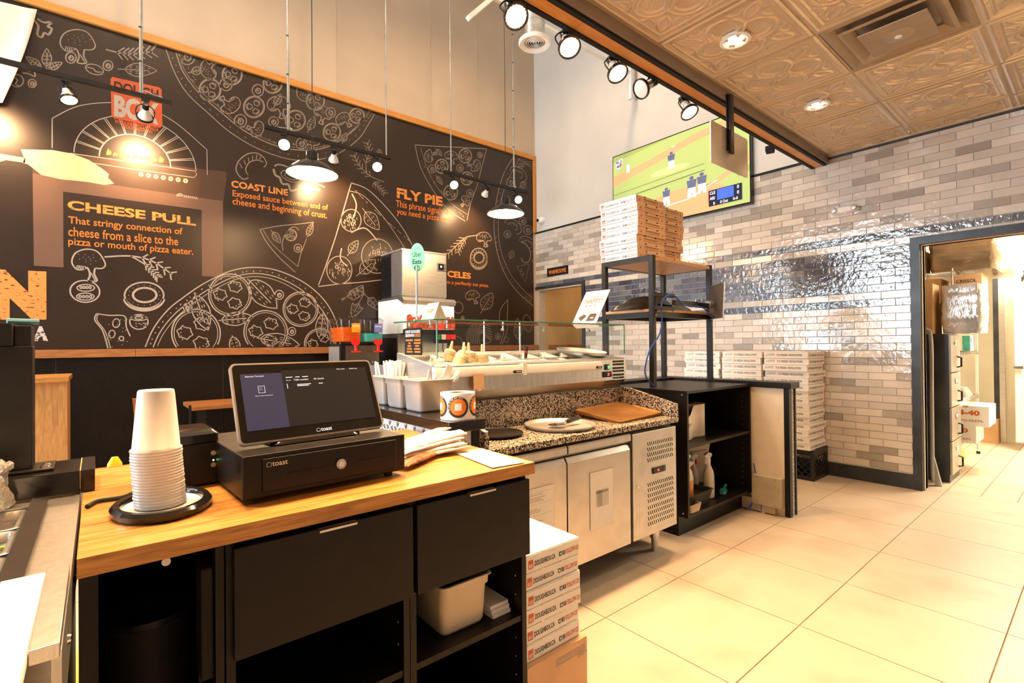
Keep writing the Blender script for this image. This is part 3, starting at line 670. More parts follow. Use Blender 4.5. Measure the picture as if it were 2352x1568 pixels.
mtext('CHEESE PULL', (155, 481), (450, 519), hgt((155, 481), (155, 459)), orangel, bold=.035)
for i, (t, x1, dy) in enumerate((('That stringy connection of', 419, 0), ('cheese from a slice to the', 409, 0), ('pizza or mouth of pizza eater.', 444, 0))):
    y0 = 514 + 24.0 * i; sl = (0.097, 0.088, 0.08)[i]
    mtext(t, (157, y0 + (4 if i < 2 else 5)), (x1, y0 + (4 if i < 2 else 5) + sl * (x1 - 157)), hgt((157, y0), (157, y0 - 19)) * 1.15, orangep, bold=.012)
mtext('COAST LINE', (531, 430), (661, 450), hgt((531, 430), (531, 414)), orangel, bold=.03)
mtext('Exposed sauce between end of', (534, 455), (753, 487), hgt((534, 455), (534, 438)) * 1.1, orangep, bold=.008)
mtext('cheese and beginning of crust.', (534, 474), (751, 506), hgt((534, 474), (534, 457)) * 1.2, orangep, bold=.008)
mtext('FLY PIE', (911, 454), (1016, 474), hgt((911, 454), (911, 431)), orangel, bold=.04)
mtext('This phrase signals that', (909, 480), (1041, 501), hgt((909, 480), (909, 462)) * 1.15, orangep, bold=.008)
mtext('you need a pizza fast!', (911, 496), (1032, 515), hgt((911, 496), (911, 481)) * 1.2, orangep, bold=.008)
mtext('CELES', (1027, 636), (1081, 641), hgt((1028, 636), (1028, 621)), orangel, bold=.04)
mtext('m a perfectly cut pizza.', (1026, 654), (1122, 662), hgt((1028, 652), (1028, 643)) * 1.2, orangep, bold=.008)
mtext('N', (-22, 734), (107, 734), hgt((50, 734), (50, 621)), orangel, bold=.09)
mtext('A', (76, 783), (111, 783), hgt((90, 783), (90, 749)), chalkworn, bold=.08)
D = Draw(); D.el(413, 451, 7, 6, 0, 180, 360, .012, 10); D.el(413, 451, 3, 2.5, 0, 180, 360, .012, 8)
for k in range(7): D.dash(423 + 4.6 * k, 448 + .75 * k, 2.5, 5.5, .012)
D.done('oven_badge', chalkw)
# white banner sheet hanging at the upper left
mb = MB(); pts = []
ncx, ncy = 8, 12
A, B_, C_, D_ = mp(-60, 5), mp(86, 26), mp(-80, 250), mp(10, 246)
rows = []
for j in range(ncy + 1):
    row = []
    for i in range(ncx + 1):
        s_, t_ = i / ncx, j / ncy; a = A.lerp(B_, s_); b = C_.lerp(D_, s_); p = a.lerp(b, t_)
        p.x += 0.018 * math.sin(t_ * PI) * s_
        row.append((p.x, YM - 0.05 - 0.022 * math.sin(5 * s_ + 2.5 * t_) - 0.03 * t_, p.y))
    rows.append(row)
mb.grid(rows)
ban = mb.build('fabric_banner', paper, None, smooth=True, auto=False)
md = ban.modifiers.new('thick', 'SOLIDIFY'); md.thickness = 0.003
tag(ban, 'white fabric sheet hanging over the upper left of the mural', 'banner')
# ------------------------------------------------------------------ beam, dropped ceiling
bm_ = thing('ceiling_beam', 'long black and honey-wood beam at the edge of the tin ceiling', 'beam', (2.0, 1.83, 3.03))
beamgrey = mat('beam_metal', (0.30, 0.25, 0.215), 0.4, 0.35, var=0.04)
BX('edge_strip', blackmat, bm_, XF + .01, XT - 0.012, 1.876, 1.905, 3.026, 3.115)
for a, b in ((XF + .01, -2.3), (-2.3, -.1), (-.1, 2.02), (2.02, 3.42), (3.42, 4.9), (4.9, XT - 0.012)): BX('wood_board', pine_trim, bm_, a + .0015, b - .0015, 1.800, 1.8755, 3.034, 3.06)
BX('edge_strip', blackmat, bm_, XF + .01, XT - 0.012, 1.772, 1.7995, 3.030, 3.085)
BX('fascia', beamgrey, bm_, XF + .01, XT - 0.012, 1.7555, 1.7715, 3.048, 3.132); BX('web', blackmat, bm_, XF + .01, XT - 0.012, 1.772, 1.876, 3.086, 3.118)
tin = mat('tin_panel', (0.62, 0.475, 0.315), 0.32, 0.45, var=0.03, vscale=5, bump=0.04, bscale=160)
tbar = mat('tin_grid', (0.52, 0.40, 0.27), 0.4, 0.4, var=0.06)
ceil = MB().box(XF, XT, YB, 1.755, ZC + 0.03, ZC + 0.08).build('ceiling', blackmat); tag(ceil, 'pressed tin panel ceiling over the kitchen', 'ceiling', kind='structure')
P = 0.648
def relief(u, v):
    m = max(abs(u), abs(v)); h = 0.0
    for c, w, a in ((.955, .022, .9), (.89, .016, .7), (.84, .02, .8)): h += a * math.exp(-((m - c) / w) ** 2)
    h += 0.5 if m > .90 else 0
    for cx, cy in ((.40, 0), (-.40, 0), (0, .40), (0, -.40)):
        r = math.hypot(u - cx, v - cy)
        if math.hypot(u, v) > .13: h += 1.0 * math.exp(-((r - .33) / .028) ** 2) + .45 * math.exp(-((r - .25) / .02) ** 2)
        if r < .22: h -= .55 + .18 * math.sin(u * 90) * math.sin(v * 90)
    h += .8 * math.exp(-(math.hypot(u, v) / .1) ** 2)
    au, av = abs(u), abs(v)
    d = (au + av) / 1.4142; e = abs(au - av) / 1.4142
    if .62 < d < 1.06: h += .9 * math.exp(-((e - .10 * math.sin((d - .62) / .44 * PI)) / .028) ** 2)
    for k in (0, 1):
        a, b = (au, av) if k else (av, au); h += .8 * math.exp(-((math.hypot(a - .80, b - .36) - .14) / .028) ** 2) * (1 if b < .5 and a < .80 else .15)
    return h * 0.0095
def panel_mesh(u0, u1, n=116):
    mb = MB(); nx = max(4, int(n * (u1 - u0) / 2)); vs = []
    for j in range(n + 1):
        for i in range(nx + 1):
            u = u0 + (u1 - u0) * i / nx; v = -1 + 2 * j / n; vs.append((u * (P / 2 - .007), v * (P / 2 - .007), -relief(u, v)))
    mb.add(vs, [(j * (nx + 1) + i, (j + 1) * (nx + 1) + i, (j + 1) * (nx + 1) + i + 1, j * (nx + 1) + i + 1) for j in range(n) for i in range(nx)])
    return mb.mesh('ceiling_panel', tin, smooth=True)
pm_full = panel_mesh(-1, 1); pm_cut = panel_mesh(-1, -0.17)
XJ = 5.215; YJ = 1.749
for i in range(-1, 7):
    for j in range(0, 5):
        xc, yc = XJ - P * (i + .5), YJ - P * (j + .5)
        if i == 2 and j == 1: continue
        o = bpy.data.objects.new('ceiling_panel', pm_cut if i == -1 else pm_full); COL.objects.link(o); o.parent = ceil; o.location = (xc, yc, ZC + random.uniform(0, .002)); o.rotation_euler = (random.gauss(0, .002), random.gauss(0, .002), 0)
for i in range(0, 8): BX('grid_bar', tbar, ceil, XJ - P * i - .011, XJ - P * i + .011, YJ - P * 5, YJ, ZC - .003, ZC + .012)
for j in range(0, 6): BX('grid_bar', tbar, ceil, XJ - P * 7, XT - .015, YJ - P * j - .008, YJ - P * j + .008, ZC - .0022, ZC + .011)
BX('wall_angle', tbar, ceil, 5.476, XT - .0142, YJ - P * 5, YJ, ZC - .022, ZC + .012)
MB().box(XF, XJ - P * 7, YB, 1.755, ZC, ZC + .02).box(XJ - P * 7, XT, YB, YJ - P * 5, ZC, ZC + .02).build('ceiling_field', tin, ceil)
# square air diffuser in its cell
dx, dy = XJ - P * 2.5, YJ - P * 1.5
df = thing('air_diffuser', 'square stepped air diffuser set into the tin ceiling', 'air diffuser', (dx, dy, ZC))
dpaint = mat('diffuser_paint', (0.36, 0.27, 0.18), 0.45, 0.3, var=0.04)
def frame(mb, cx, cy, r0, r1, z0, z1):
    # square funnel from half-size r0 at z0 to r1 at z1
    A = [(cx + sx * r0, cy + sy * r0, z0) for sx, sy in ((-1, -1), (1, -1), (1, 1), (-1, 1))]; B = [(cx + sx * r1, cy + sy * r1, z1) for sx, sy in ((-1, -1), (1, -1), (1, 1), (-1, 1))]
    return mb.add(A + B, [(i, (i + 1) % 4, 4 + (i + 1) % 4, 4 + i) for i in range(4)])
m_ = MB(); frame(m_, dx, dy, .315, .29, ZC + .002, ZC - .006); frame(m_, dx, dy, .29, .245, ZC - .006, ZC + .022); m_.build('outer_frame', dpaint, df)
m_ = MB(); frame(m_, dx, dy, .242, .222, ZC - .014, ZC - .020); frame(m_, dx, dy, .222, .175, ZC - .020, ZC + .012); o = m_.build('middle_cone', dpaint, df)
MB().cbox((dx, dy, ZC - .034), (.325, .325, .008)).build('face_plate', dpaint, df, bevel=.012)
MB().lathe([(.075, -.0385), (.06, -.0445), (.0, -.0445)], (dx, dy, ZC)).build('dish', dpaint, df, smooth=True); MB().lathe([(.018, -.0446), (.018, -.049), (0, -.049)], (dx, dy, ZC), seg=14).build('screw_cap', white, df)
MB().box(dx - .3, dx + .3, dy - .3, dy + .3, ZC + .024, ZC + .05).build('plenum', dpaint, df)
# ------------------------------------------------------------------ lamps
def lamp(kind, name, loc, power, color, size=0.05, spot=None, blend=.5, aim=None, parent=None):
    l = bpy.data.lights.new(name, kind); l.energy = power; l.color = color
    if kind in ('SPOT', 'POINT'): l.shadow_soft_size = size
    if kind == 'SPOT': l.spot_size = math.radians(spot); l.spot_blend = blend
    if kind == 'AREA': l.size = size
    o = bpy.data.objects.new(name, l); COL.objects.link(o)
    loc = Vector(loc)
    R = Vector(aim).normalized().to_track_quat('-Z', 'Y').to_matrix().to_4x4() if aim else Matrix()
    if parent: o.parent = parent; o.matrix_local = wmat(parent).inverted() @ (Matrix.Translation(loc) @ R)
    else: o.matrix_world = Matrix.Translation(loc) @ R
    return o
for (cx, cy, lb, vis) in ((XJ - P * 3.5, YJ - P * .5, 'nearer recessed downlight glowing in the tin ceiling', 1), (XJ - P * 1.5, YJ - P * .5, 'farther recessed downlight glowing in the tin ceiling', 1),
                     (XJ - P * 3.5, YJ - P * 2.5, '', 0), (XJ - P * 1.5, YJ - P * 2.5, '', 0), (XJ - P * 6.8, YJ - P * 2.5, '', 0)):
    t = thing('recessed_downlight', lb or 'recessed downlight in the tin ceiling outside the picture', 'light', (cx, cy, ZC), group='downlights in the tin ceiling')
    MB().lathe([(.062, .004), (.085, .002), (.088, -.012), (.07, -.016), (.058, -.008), (.05, .02)], (cx, cy, ZC), seg=28, cap=False).build('trim_ring', white, t, smooth=True)
    MB().lathe([(.052, -.006), (.03, -.010), (0, -.011)], (cx, cy, ZC), seg=20).build('lens', bulb_on, t, smooth=True)
    lamp('SPOT', 'downlight_source', (cx, cy, ZC - .03), K_DOWN * (1 if vis else .75 if cx > 2.5 else .3), WARM2, .045, 115, .7, (0, 0, -1), t)
headwhite = mat('reflector_white', (0.80, 0.74, 0.66), 0.35, var=0.02)
def head(parent_label, x, y, ztop, aim, on, group, power, spot=92, color=WARM, name='track_light', drop=.10):
    t = thing(name, parent_label, 'light', (x, y, ztop), group=group)
    aim = Vector(aim).normalized(); M = aim.to_track_quat('Z', 'Y').to_matrix()
    piv = Vector((x, y, ztop - drop))
    MB().box(x - .03, x + .03, y - .016, y + .016, ztop - .022, ztop).cyl((x, y, ztop - .02), (x, y, ztop - drop * .55), .007, seg=10).build('mount', blackmetal, t)
    side = M @ Vector((1, 0, 0))
    pts = [piv + side * .062 + aim * .075, piv + side * .066, piv + Vector((0, 0, drop * .45)) + side * .03, piv + Vector((0, 0, drop * .45)) - side * .03, piv - side * .066, piv - side * .062 + aim * .075]
    MB().tube(bez(pts, 5), .0045, 6).build('yoke', blackmetal, t, smooth=True)
    MB().lathe([(.0, -.075), (.022, -.072), (.024, -.02), (.0, -.018)], piv, 18, M).build('socket', blackmetal, t, smooth=True)
    MB().lathe([(.021, -.022), (.026, .0), (.028, .012), (.046, .045), (.056, .078), (.054, .082)], piv, 24, M).build('reflector', headwhite, t, smooth=True)
    MB().lathe([(.058, .068), (.064, .07), (.064, .086), (.058, .086)], piv, 24, M, closed=True).build('gimbal_ring', blackmetal, t, smooth=True)
    MB().lathe([(.055, .080), (.04, .088), (.0, .092)], piv, 20, M).build('lens', bulb_on if on else headwhite, t, smooth=True)
    if on: lamp('SPOT', 'lamp_source', piv + aim * .11, power, color, .05, spot, .9, aim, t)
    return t
TY, TZ = 5.4, 3.508
tracks = [('leftmost track rail over the oven drawing', -1.7, .522, (.295, -1.19)), ('middle track rail above the pendant lamp', 1.292, 2.655, (1.515, 2.604)), ('right track rail near the far end of the mural', 3.39, 4.807, (3.497, 4.549))]
for lb, a, b, cs in tracks:
    t = thing('track_rail', 'black ' + lb + ', hung on metal conduit', 'track rail', ((a + b) / 2, TY, TZ), group='track rails along the mural')
    BX('rail', blackmetal, t, a, b, TY - .018, TY + .018, TZ - .018, TZ + .018)
    for c in cs:
        MB().cyl((c, TY, TZ + .018), (c, TY, ZH), .0085, seg=10).build('conduit', conduit, t)
        if c in (.295, 1.515, 4.549):
            m = MB()
            for z in (3.8, 4.1, 4.5, 4.9, 5.3, 5.7): m.cyl((c, TY, z), (c, TY, z + .012), .0115, seg=10)
            m.build('cable_ties', rubber, t)
            MB().tube(bez([(c + .014, TY, 4.6), (c + .014, TY, TZ + .1), (c + .03, TY, TZ + .05), (c + (.16 if c < 1 else -.10), TY, TZ + .028)], 6), .006, 6).build('feed_cable', conduit, t, smooth=True)
W_, U_ = (0, 1, -.75), (-.35, -.75, -.75)
G = 'track lights along the mural'
head('lit track light left of the logo aimed downwards', -.188, TY, TZ - .02, (.25, -.35, -1), 1, G, K_TRACK)
head('track light hanging in front of the logo, turned to the wall', .330, TY, TZ - .02, (0, 1, -.5), 1, G, K_TRACK * .62)
head('track light at the left picture edge washing the wall', -.72, TY, TZ - .02, (.1, 1, -.6), 1, G, K_TRACK * .62)
head('glaring track light left of the middle pendant, facing the room', 1.476, TY, TZ - .02, (-.25, -1, -.62), 1, G, K_TRACK)
head('track light right of the middle pendant, turned to the wall', 1.987, TY, TZ - .02, (.3, 1, -.7), 1, G, K_TRACK * .9)
head('glaring track light at the right end of the middle rail', 2.480, TY, TZ - .02, (-.3, -1, -.7), 1, G, K_TRACK)
head('glaring track light at the left end of the right rail', 3.519, TY, TZ - .02, (-.3, -1, -.7), 1, G, K_TRACK)
head('track light in the middle of the right rail, turned to the wall', 4.064, TY, TZ - .02, (.1, 1, -.7), 1, G, K_TRACK * .62)
head('glaring track light at the right end of the right rail', 4.598, TY, TZ - .02, (-.35, -1, -.6), 1, G, K_TRACK)
GB = 'spotlights under the beam'
BX('beam_track', blackmetal, None, XF + .3, 5.0, 1.915, 1.945, 3.075, 3.11); tag(bpy.data.objects['beam_track'], 'black track rail fixed along the far side of the beam', 'track rail')
for i, (x, aim, on, lb) in enumerate(((1.623, (-.2, -.75, -1), 1, 'lit beam spotlight at the top edge of the picture'), (2.018, (-.25, -.6, -1), 1, 'lit beam spotlight right of the round duct grille'), (2.429, (-.15, -.6, -1), 1, 'third lit beam spotlight counted from the top edge'),
                                  (2.796, (-.9, .2, -.55), 0, 'beam spotlight turned sideways showing its white reflector'), (3.23, (-.1, -.55, -1), 1, 'lit beam spotlight nearest the steel panel'), (0.9, (.15, .12, -1), 1, 'beam spotlight above the register outside the picture'), (.25, (-.05, -.18, -1), 1, 'beam spotlight above the cup stack outside the picture'), (-.4, (.05, -.22, -1), 1, 'beam spotlight above the salad station outside the picture'))):
    head(lb, x, 1.93, 3.085, aim, on, GB, K_BEAM, 95, WARM, 'beam_spotlight', drop=.085)
sp = thing('small_speaker', 'small black device under the beam right of the television', 'speaker', (4.66, 1.93, 3.09)); MB().cbox((4.66, 1.95, 3.035), (.09, .07, .05), .3).build('housing', blackmat, sp, bevel=.008); MB().cyl((4.66, 1.93, 3.06), (4.66, 1.93, 3.09), .012, seg=10).build('mount', blackmat, sp)
# pendants
def pendant(x, lb):
    y, z = 4.3, 2.755; t = thing('pendant_lamp', lb, 'pendant lamp', (x, y, z), group='enamel pendant lamps')
    MB().lathe([(.205, 0), (.207, .006), (.195, .022), (.12, .085), (.062, .115), (.045, .12)], (x, y, z), 40, cap=False).build('shade', blackgl, t, smooth=True)
    MB().lathe([(.2045, .0015), (.186, .014), (.112, .070), (.055, .098), (.0, .100)], (x, y, z), 40, cap=False).build('enamel_lining', pend_in, t, smooth=True)
    MB().lathe([(.046, .115), (.046, .185), (.030, .20), (.0, .20)], (x, y, z), 24).build('neck', blackgl, t, smooth=True)
    MB().tube([(x, y, z + .2), (x + .004, y, z + 1.2), (x, y, ZH)], .0035, 6).build('cord', rubber, t)
    MB().lathe([(0, .032), (.02, .036), (.03, .05), (.026, .07), (.016, .085), (.015, .097)], (x, y, z), 20).build('bulb', bulb_on, t, smooth=True)
    lamp('POINT', 'bulb_source', (x, y, z + .012), K_PEND, WARM, .016, parent=t)
pendant(1.40, 'black enamel pendant lamp hanging left, over the shrimp text'); pendant(3.50, 'black enamel pendant lamp hanging right, before the far pizza drawing')
# high bay lamps of the open ceiling, out of view
for (x, y) in ((-2.5, 4.0), (0.6, 3.8), (3.4, 3.8)):
    t = thing('ceiling_lamp', 'round lamp on the high ceiling outside the picture', 'light', (x, y, ZH), group='lamps of the high ceiling')
    MB().lathe([(.0, -.12), (.16, -.12), (.18, -.06), (.06, 0)], (x, y, ZH), 24).build('housing', white, t, smooth=True)
    MB().lathe([(.14, -.1205), (.0, -.124)], (x, y, ZH), 20).build('lens', bulb_on, t)
    lamp('SPOT', 'bay_source', (x, y, ZH - .14), K_HIGH, WARM2, .15, 150, .8, (0, 0, -1), t)
# duct with round grille, brackets of the roof
dt = thing('air_duct', 'round metal duct ending in a white ring grille', 'duct', (2.70, 2.93, 3.70))
MB().cyl((2.7, 2.93, 3.76), (2.7, 2.93, ZH), .082, seg=24).build('pipe', zinc, dt, smooth=True); MB().cyl((2.7, 2.93, 3.87), (2.7, 2.93, 3.885), .086, seg=24).build('seam', zinc, dt, smooth=True)
MB().lathe([(.082, .06), (.126, .03), (.13, .012), (.12, .0), (.085, .012), (.082, .05)], (2.7, 2.93, 3.70), 36, cap=False).build('flange', white, dt, smooth=True)
for r in (.068, .05, .032, .014): MB().lathe([(r, .012), (r + .010, .03), (r + .007, .03), (r - .002, .012)], (2.7, 2.93, 3.70), 28, closed=True).build('ring', white, dt, smooth=True)
MB().cyl((2.7, 2.93, 3.752), (2.7, 2.93, 3.76), .08, seg=20).build('dark_inside', blackmat, dt); MB().cbox((2.7, 2.93, 3.735), (.15, .006, .012), .4).build('crossbar', white, dt)
rj = thing('roof_joist', 'white steel joist with a diagonal brace under the roof', 'joist', (3.0, 4.0, 4.8))
MB().tube([(2.80, 4.0, 4.50), (3.0, 4.0, 4.72), (3.3, 4.0, 5.05), (4.0, 4.0, 5.8)], .03, 4).build('brace', white, rj); MB().box(2.5, 5.4, 3.98, 4.02, 4.83, 4.86).build('chord', white, rj)
MB().box(5.36, 5.40, 3.97, 4.03, 4.5, ZH).box(2.5, 2.54, 3.98, 4.02, 4.83, ZH).build('hanger', white, rj)
# ------------------------------------------------------------------ shared builders
def ring_pts(w, d, r, z, seg=4): return [(x, y, z) for x, y in rrect(w, d, r, seg)]
def pan_mesh(w, d, h, name='food_pan', m=None, flare=.012):
    b = .86
    rings = [ring_pts(w * b - flare, d * b - flare, .02, .001), ring_pts(w * b, d * b, .025, .012), ring_pts(w * .91, d * .91, .025, h * .78), ring_pts(w * .95, d * .95, .022, h * .80), ring_pts(w * .955, d * .955, .02, h - .004),
             ring_pts(w, d, .015, h - .004), ring_pts(w, d, .015, h), ring_pts(w * .93, d * .93, .018, h), ring_pts(w * .93, d * .93, .018, h * .8), ring_pts(w * .89, d * .89, .024, h * .77), ring_pts(w * b - .004, d * b - .004, .022, .012), ring_pts(w * b - .03, d * b - .03, .015, .004)]
    return MB().loft(rings).mesh(name, m or steelh, smooth=True)
def single(name, me, label, cat, loc, rz=0.0, group=None, rot=None):
    o = bpy.data.objects.new(name, me); COL.objects.link(o); o.location = loc; o.rotation_euler = rot or (0, 0, rz); return tag(o, label, cat, group)
ORD = ['top', 'second', 'third', 'fourth', 'fifth', 'sixth', 'seventh', 'eighth', 'ninth', 'tenth', 'eleventh', 'twelfth', 'thirteenth', 'fourteenth', 'fifteenth', 'sixteenth', 'seventeenth', 'eighteenth', 'nineteenth', 'twentieth', 'twenty-first', 'twenty-second']
def nth(i): return 'topmost' if i == 0 else ORD[i] + ' from the top'
# ------------------------------------------------------------------ oak service counter and its cabinets
top = thing('counter_worktop', 'thick oak worktop carrying the cash register', 'worktop', (.5, 1.6, .884))
for (a, b) in ((1.20, 1.42), (1.42, 1.64), (1.64, 1.86), (1.86, 2.07)): BX('stave', oak_x, top, -.03, 1.088, a + .0002, b - .0002, .884, .92)
u1 = thing('open_cabinet', 'black open cabinet bay under the left end of the oak worktop', 'cabinet', (.08, 1.6, 0))
for (a, b, c, d, e, f) in ((-.028, .0, 1.215, 2.0, 0, .883), (.19, .206, 1.215, 2.0, 0, .883)): BX('side_panel', black, u1, a, b, c, d, e, f)
BX('back_panel', blackmat, u1, .0, .19, 1.98, 2.0, 0, .883); BX('base', black, u1, .0, .19, 1.24, 1.98, .08, .10)
bn = thing('waste_bin', 'dark round waste bin standing inside the open counter bay', 'bin', (.09, 1.48, .10)); MB().lathe([(0, .10), (.075, .10), (.088, .66), (.082, .66), (.07, .115), (0, .112)], (.095, 1.50, 0), 26).build('body', blackmat, bn, smooth=True); MB().lathe([(.086, .655), (.093, .66), (.093, .675), (.084, .675)], (.095, 1.50, 0), 26, closed=True).build('rim', black, bn, smooth=True)
pw = thing('power_box', 'dark flat power box fixed inside the open counter bay', 'power box', (.18, 1.26, .6)); BX('housing', blackmat, pw, .165, .189, 1.225, 1.30, .60, .835, .004); MB().tube(bez([(.17, 1.27, .6), (.165, 1.28, .4), (.14, 1.4, .12)], 6), .004, 6).build('cord', rubber, pw)
MB().cyl((.106, 1.23, .867), (.106, 1.236, .867), .008, seg=10).build('sticker', paper, u1)
def drawer_unit(x0, x1, lb, hx0, hx1):
    u = thing('drawer_cabinet', lb, 'cabinet', ((x0 + x1) / 2, 1.6, 0), group='black cabinets under the oak worktop')
    BX('side_panel', black, u, x0, x0 + .018, 1.218, 2.0, 0, .883); BX('side_panel', black, u, x1 - .018, x1, 1.218, 2.0, 0, .883); BX('back_panel', blackmat, u, x0 + .018, x1 - .018, 1.98, 2.0, 0, .883)
    for z in (.09, .425): BX('shelf', black, u, x0 + .018, x1 - .018, 1.222, 1.98, z - .009, z + .009)
    BX('plinth', blackmat, u, x0, x1, 1.26, 1.275, 0, .08)
    d = BX('drawer_front', black, u, x0 + .012, x1 + .001, 1.198, 1.2165, .632, .871, .0015)
    MB().box(hx0, hx1, 1.183, 1.199, .8715, .8735).box(hx0, hx1, 1.183, 1.185, .866, .8735).build('handle', steelh, d)
    m = MB()
    for z in (.17, .23, .29, .35, .49, .55, .61):
        for s, xx in ((1, x0 + .018), (-1, x1 - .018)): m.cyl((xx, 1.25, z), (xx + s * .0015, 1.25, z), .003, seg=6)
    m.build('peg_holes', inkgrey, u)
    return u
drawer_unit(.21, .645, 'black drawer cabinet under the cash register, wide drawer above open shelves', .397, .487)
drawer_unit(.647, 1.062, 'black drawer cabinet at the right end of the worktop holding a white tub', .822, .916)
tubmat = mat('tub_plastic', (0.72, 0.62, 0.47), 0.35, var=0.03)
tb = single('storage_tub', pan_mesh(.185, .30, .155, 'storage_tub', tubmat), 'cream plastic tub with a bag inside on the right cabinet shelf', 'tub', (.86, 1.40, .435))
bg_ = MB(); R_ = []
for j in range(5):
    R_.append([(.86 + (.075 - .012 * j) * math.cos(t) * (1 + .2 * math.sin(5 * t + j)), 1.40 + (.12 - .02 * j) * math.sin(t), .555 + .012 * j + .006 * math.sin(3 * t + j)) for t in [2 * PI * i / 16 for i in range(16)]])
tag(bg_.loft(R_).build('plastic_bag', blackgl, None, smooth=True), 'crumpled dark plastic bag inside the cream tub', 'bag')
for i in range(3): tag(BX('paper_pad', paper, None, .958, 1.03, 1.26 + .006 * i, 1.42, .4345 + .012 * i, .4455 + .012 * i), ('lowest', 'middle', 'topmost')[i] + ' of three paper pads beside the cream tub', 'paper pad', 'paper pads by the tub')
# ------------------------------------------------------------------ half wall beside the register with black marble cap
pat = ramp_mat('patterned_tile', ((0.62, 0.60, 0.56), (0.60, 0.58, 0.54), (0.20, 0.24, 0.30), (0.06, 0.05, 0.05)), 9.0, (1, 1, 1), rough=0.35, kind='voronoi', bump=0, pos=(0.1, 0.55, 0.60, 0.72))
def pat_motif(mb, plane, a0, a1, b0, b1, off, s=.075):
    n = int((a1 - a0) / s); k = int((b1 - b0) / s)
    def V(a, b): return (off, a, b) if plane == 'x' else (a, off, b)
    for i in range(n):
        for j in range(k):
            ca, cb = a0 + s * (i + .5), b0 + s * (j + .5)
            for q in range(4):
                t = q * PI / 2
                pts = [(0.10, .0), (.32, .16), (.46, .06), (.30, -.02), (.42, -.14), (.22, -.10)]
                mb.add([V(ca + s * (x * math.cos(t) - y * math.sin(t)), cb + s * (x * math.sin(t) + y * math.cos(t))) for x, y in pts], [tuple(range(6))])
    return mb
patbase = mat('pattern_base', (0.62, 0.60, 0.56), 0.3, var=0.03); patdark = mat('pattern_leaf', (0.13, 0.12, 0.12), 0.4, var=0.1); patblue = mat('pattern_blue', (0.42, 0.48, 0.58), 0.35, var=0.05)
hw = thing('half_wall', 'low tiled half wall with black marble cap beside the register', 'half wall', (1.19, 2.0, 0))
BX('core', patbase, hw, 1.125, 1.27, 1.765, 3.0, 0, .938)
pat_motif(MB(), 'x', 1.77, 3.0, .60, .938, 1.1235, .084).build('leaf_pattern', patdark, hw); pat_motif(MB(), 'x', 1.728, 3.0, .558, .938, 1.1240, .084).build('petal_pattern', patblue, hw); pat_motif(MB(), 'y', 1.128, 1.23, .60, .938, 1.7635, .05).build('leaf_pattern', patdark, hw)
BX('corner_trim', black, hw, 1.234, 1.272, 1.757, 1.77, 0, .938); BX('cap', marbleblack, hw, 1.098, 1.284, 1.728, 3.02, .94, .985, .003)
# three steel pans, straws, sticker roll on the cap
satin = mat('satin_steel', (0.74, 0.72, 0.69), 0.36, 0.6, var=0.03)
pm6 = pan_mesh(.20, .185, .152, m=satin)
P3 = [(1.246, 2.15), (1.246, 2.345), (1.25, 2.545)]
for i, (x, y) in enumerate(P3): single('steel_pan', pm6, ('deep steel pan nearest the sticker roll, holding cutlery', 'deep steel pan in the middle of the three on the marble cap', 'deep steel pan with paper straws behind the register screen')[i], 'pan', (x, y, .986), group='steel pans on the marble cap')
sm = MB().cyl((0, 0, 0), (0, 0, .215), .0058, seg=7).mesh('paper_straw', paper)
for i in range(64):
    px_, py_ = (1.25, 2.50) if i < 46 else (1.25, 2.60)
    a = random.uniform(0, 6.28); r = math.sqrt(random.random()) * .055
    single('paper_straw', sm, 'paper-wrapped straw standing in the rear steel pan', 'straw', (px_ + r * math.cos(a) * 1.1, py_ + r * math.sin(a) * 1.0, 1.0 + random.uniform(-.005, .01)), rot=(random.gauss(-.10, .10), random.gauss(.16, .12), 0), group='paper straws in the rear steel pan')
fm = MB().cbox((0, 0, .055), (.014, .003, .11)).cbox((0, 0, .12), (.02, .004, .03)).mesh('plastic_fork', white)
for i in range(7): single('plastic_cutlery', fm, 'white plastic cutlery piece lying in the front steel pan', 'cutlery', (1.20 + .018 * i, 2.12 + random.uniform(-.02, .05), 1.05 + random.uniform(-.01, .02)), rot=(random.gauss(.2, .25), random.gauss(.7, .25), random.uniform(-1, 1)), group='plastic cutlery in the front steel pan')
tag(MB().cbox((1.325, 2.10, 1.16), (.035, .004, .09), M=Matrix.Rotation(.45, 3, 'Y')).build('paper_packet', paper), 'white paper packet sticking out of the front steel pan', 'packet')
rl = thing('sticker_roll', 'white roll of round orange and black stickers on the marble cap', 'sticker roll', (1.20, 1.815, .986))
RC_ = Vector((1.20, 1.815, 0)); RR = .075
MB().lathe([(.036, .986), (RR, .986), (RR, 1.098), (.036, 1.098)], RC_, 48, closed=True).build('roll', paper, rl, smooth=True); MB().lathe([(.0355, .987), (.0355, 1.0975), (.033, 1.0975), (.033, .987)], RC_, 30, closed=True).build('core_tube', cardboard, rl, smooth=True)
def wrapdisc(mb, a0, r0, r1, off, zc=1.042, seg=40, a_from=0, a_to=2 * PI):
    nr = 12; vs = []
    for i in range(seg + 1):
        t = a_from + (a_to - a_from) * i / seg
        for k in range(nr + 1):
            r = r0 + (r1 - r0) * k / nr
            a = a0 + r * math.cos(t) / RR; vs.append((RC_.x + (RR + off) * math.cos(a), RC_.y + (RR + off) * math.sin(a), zc + r * math.sin(t)))
    mb.add(vs, [(i * (nr + 1) + k, i * (nr + 1) + k + 1, (i + 1) * (nr + 1) + k + 1, (i + 1) * (nr + 1) + k) for i in range(seg) for k in range(nr)])
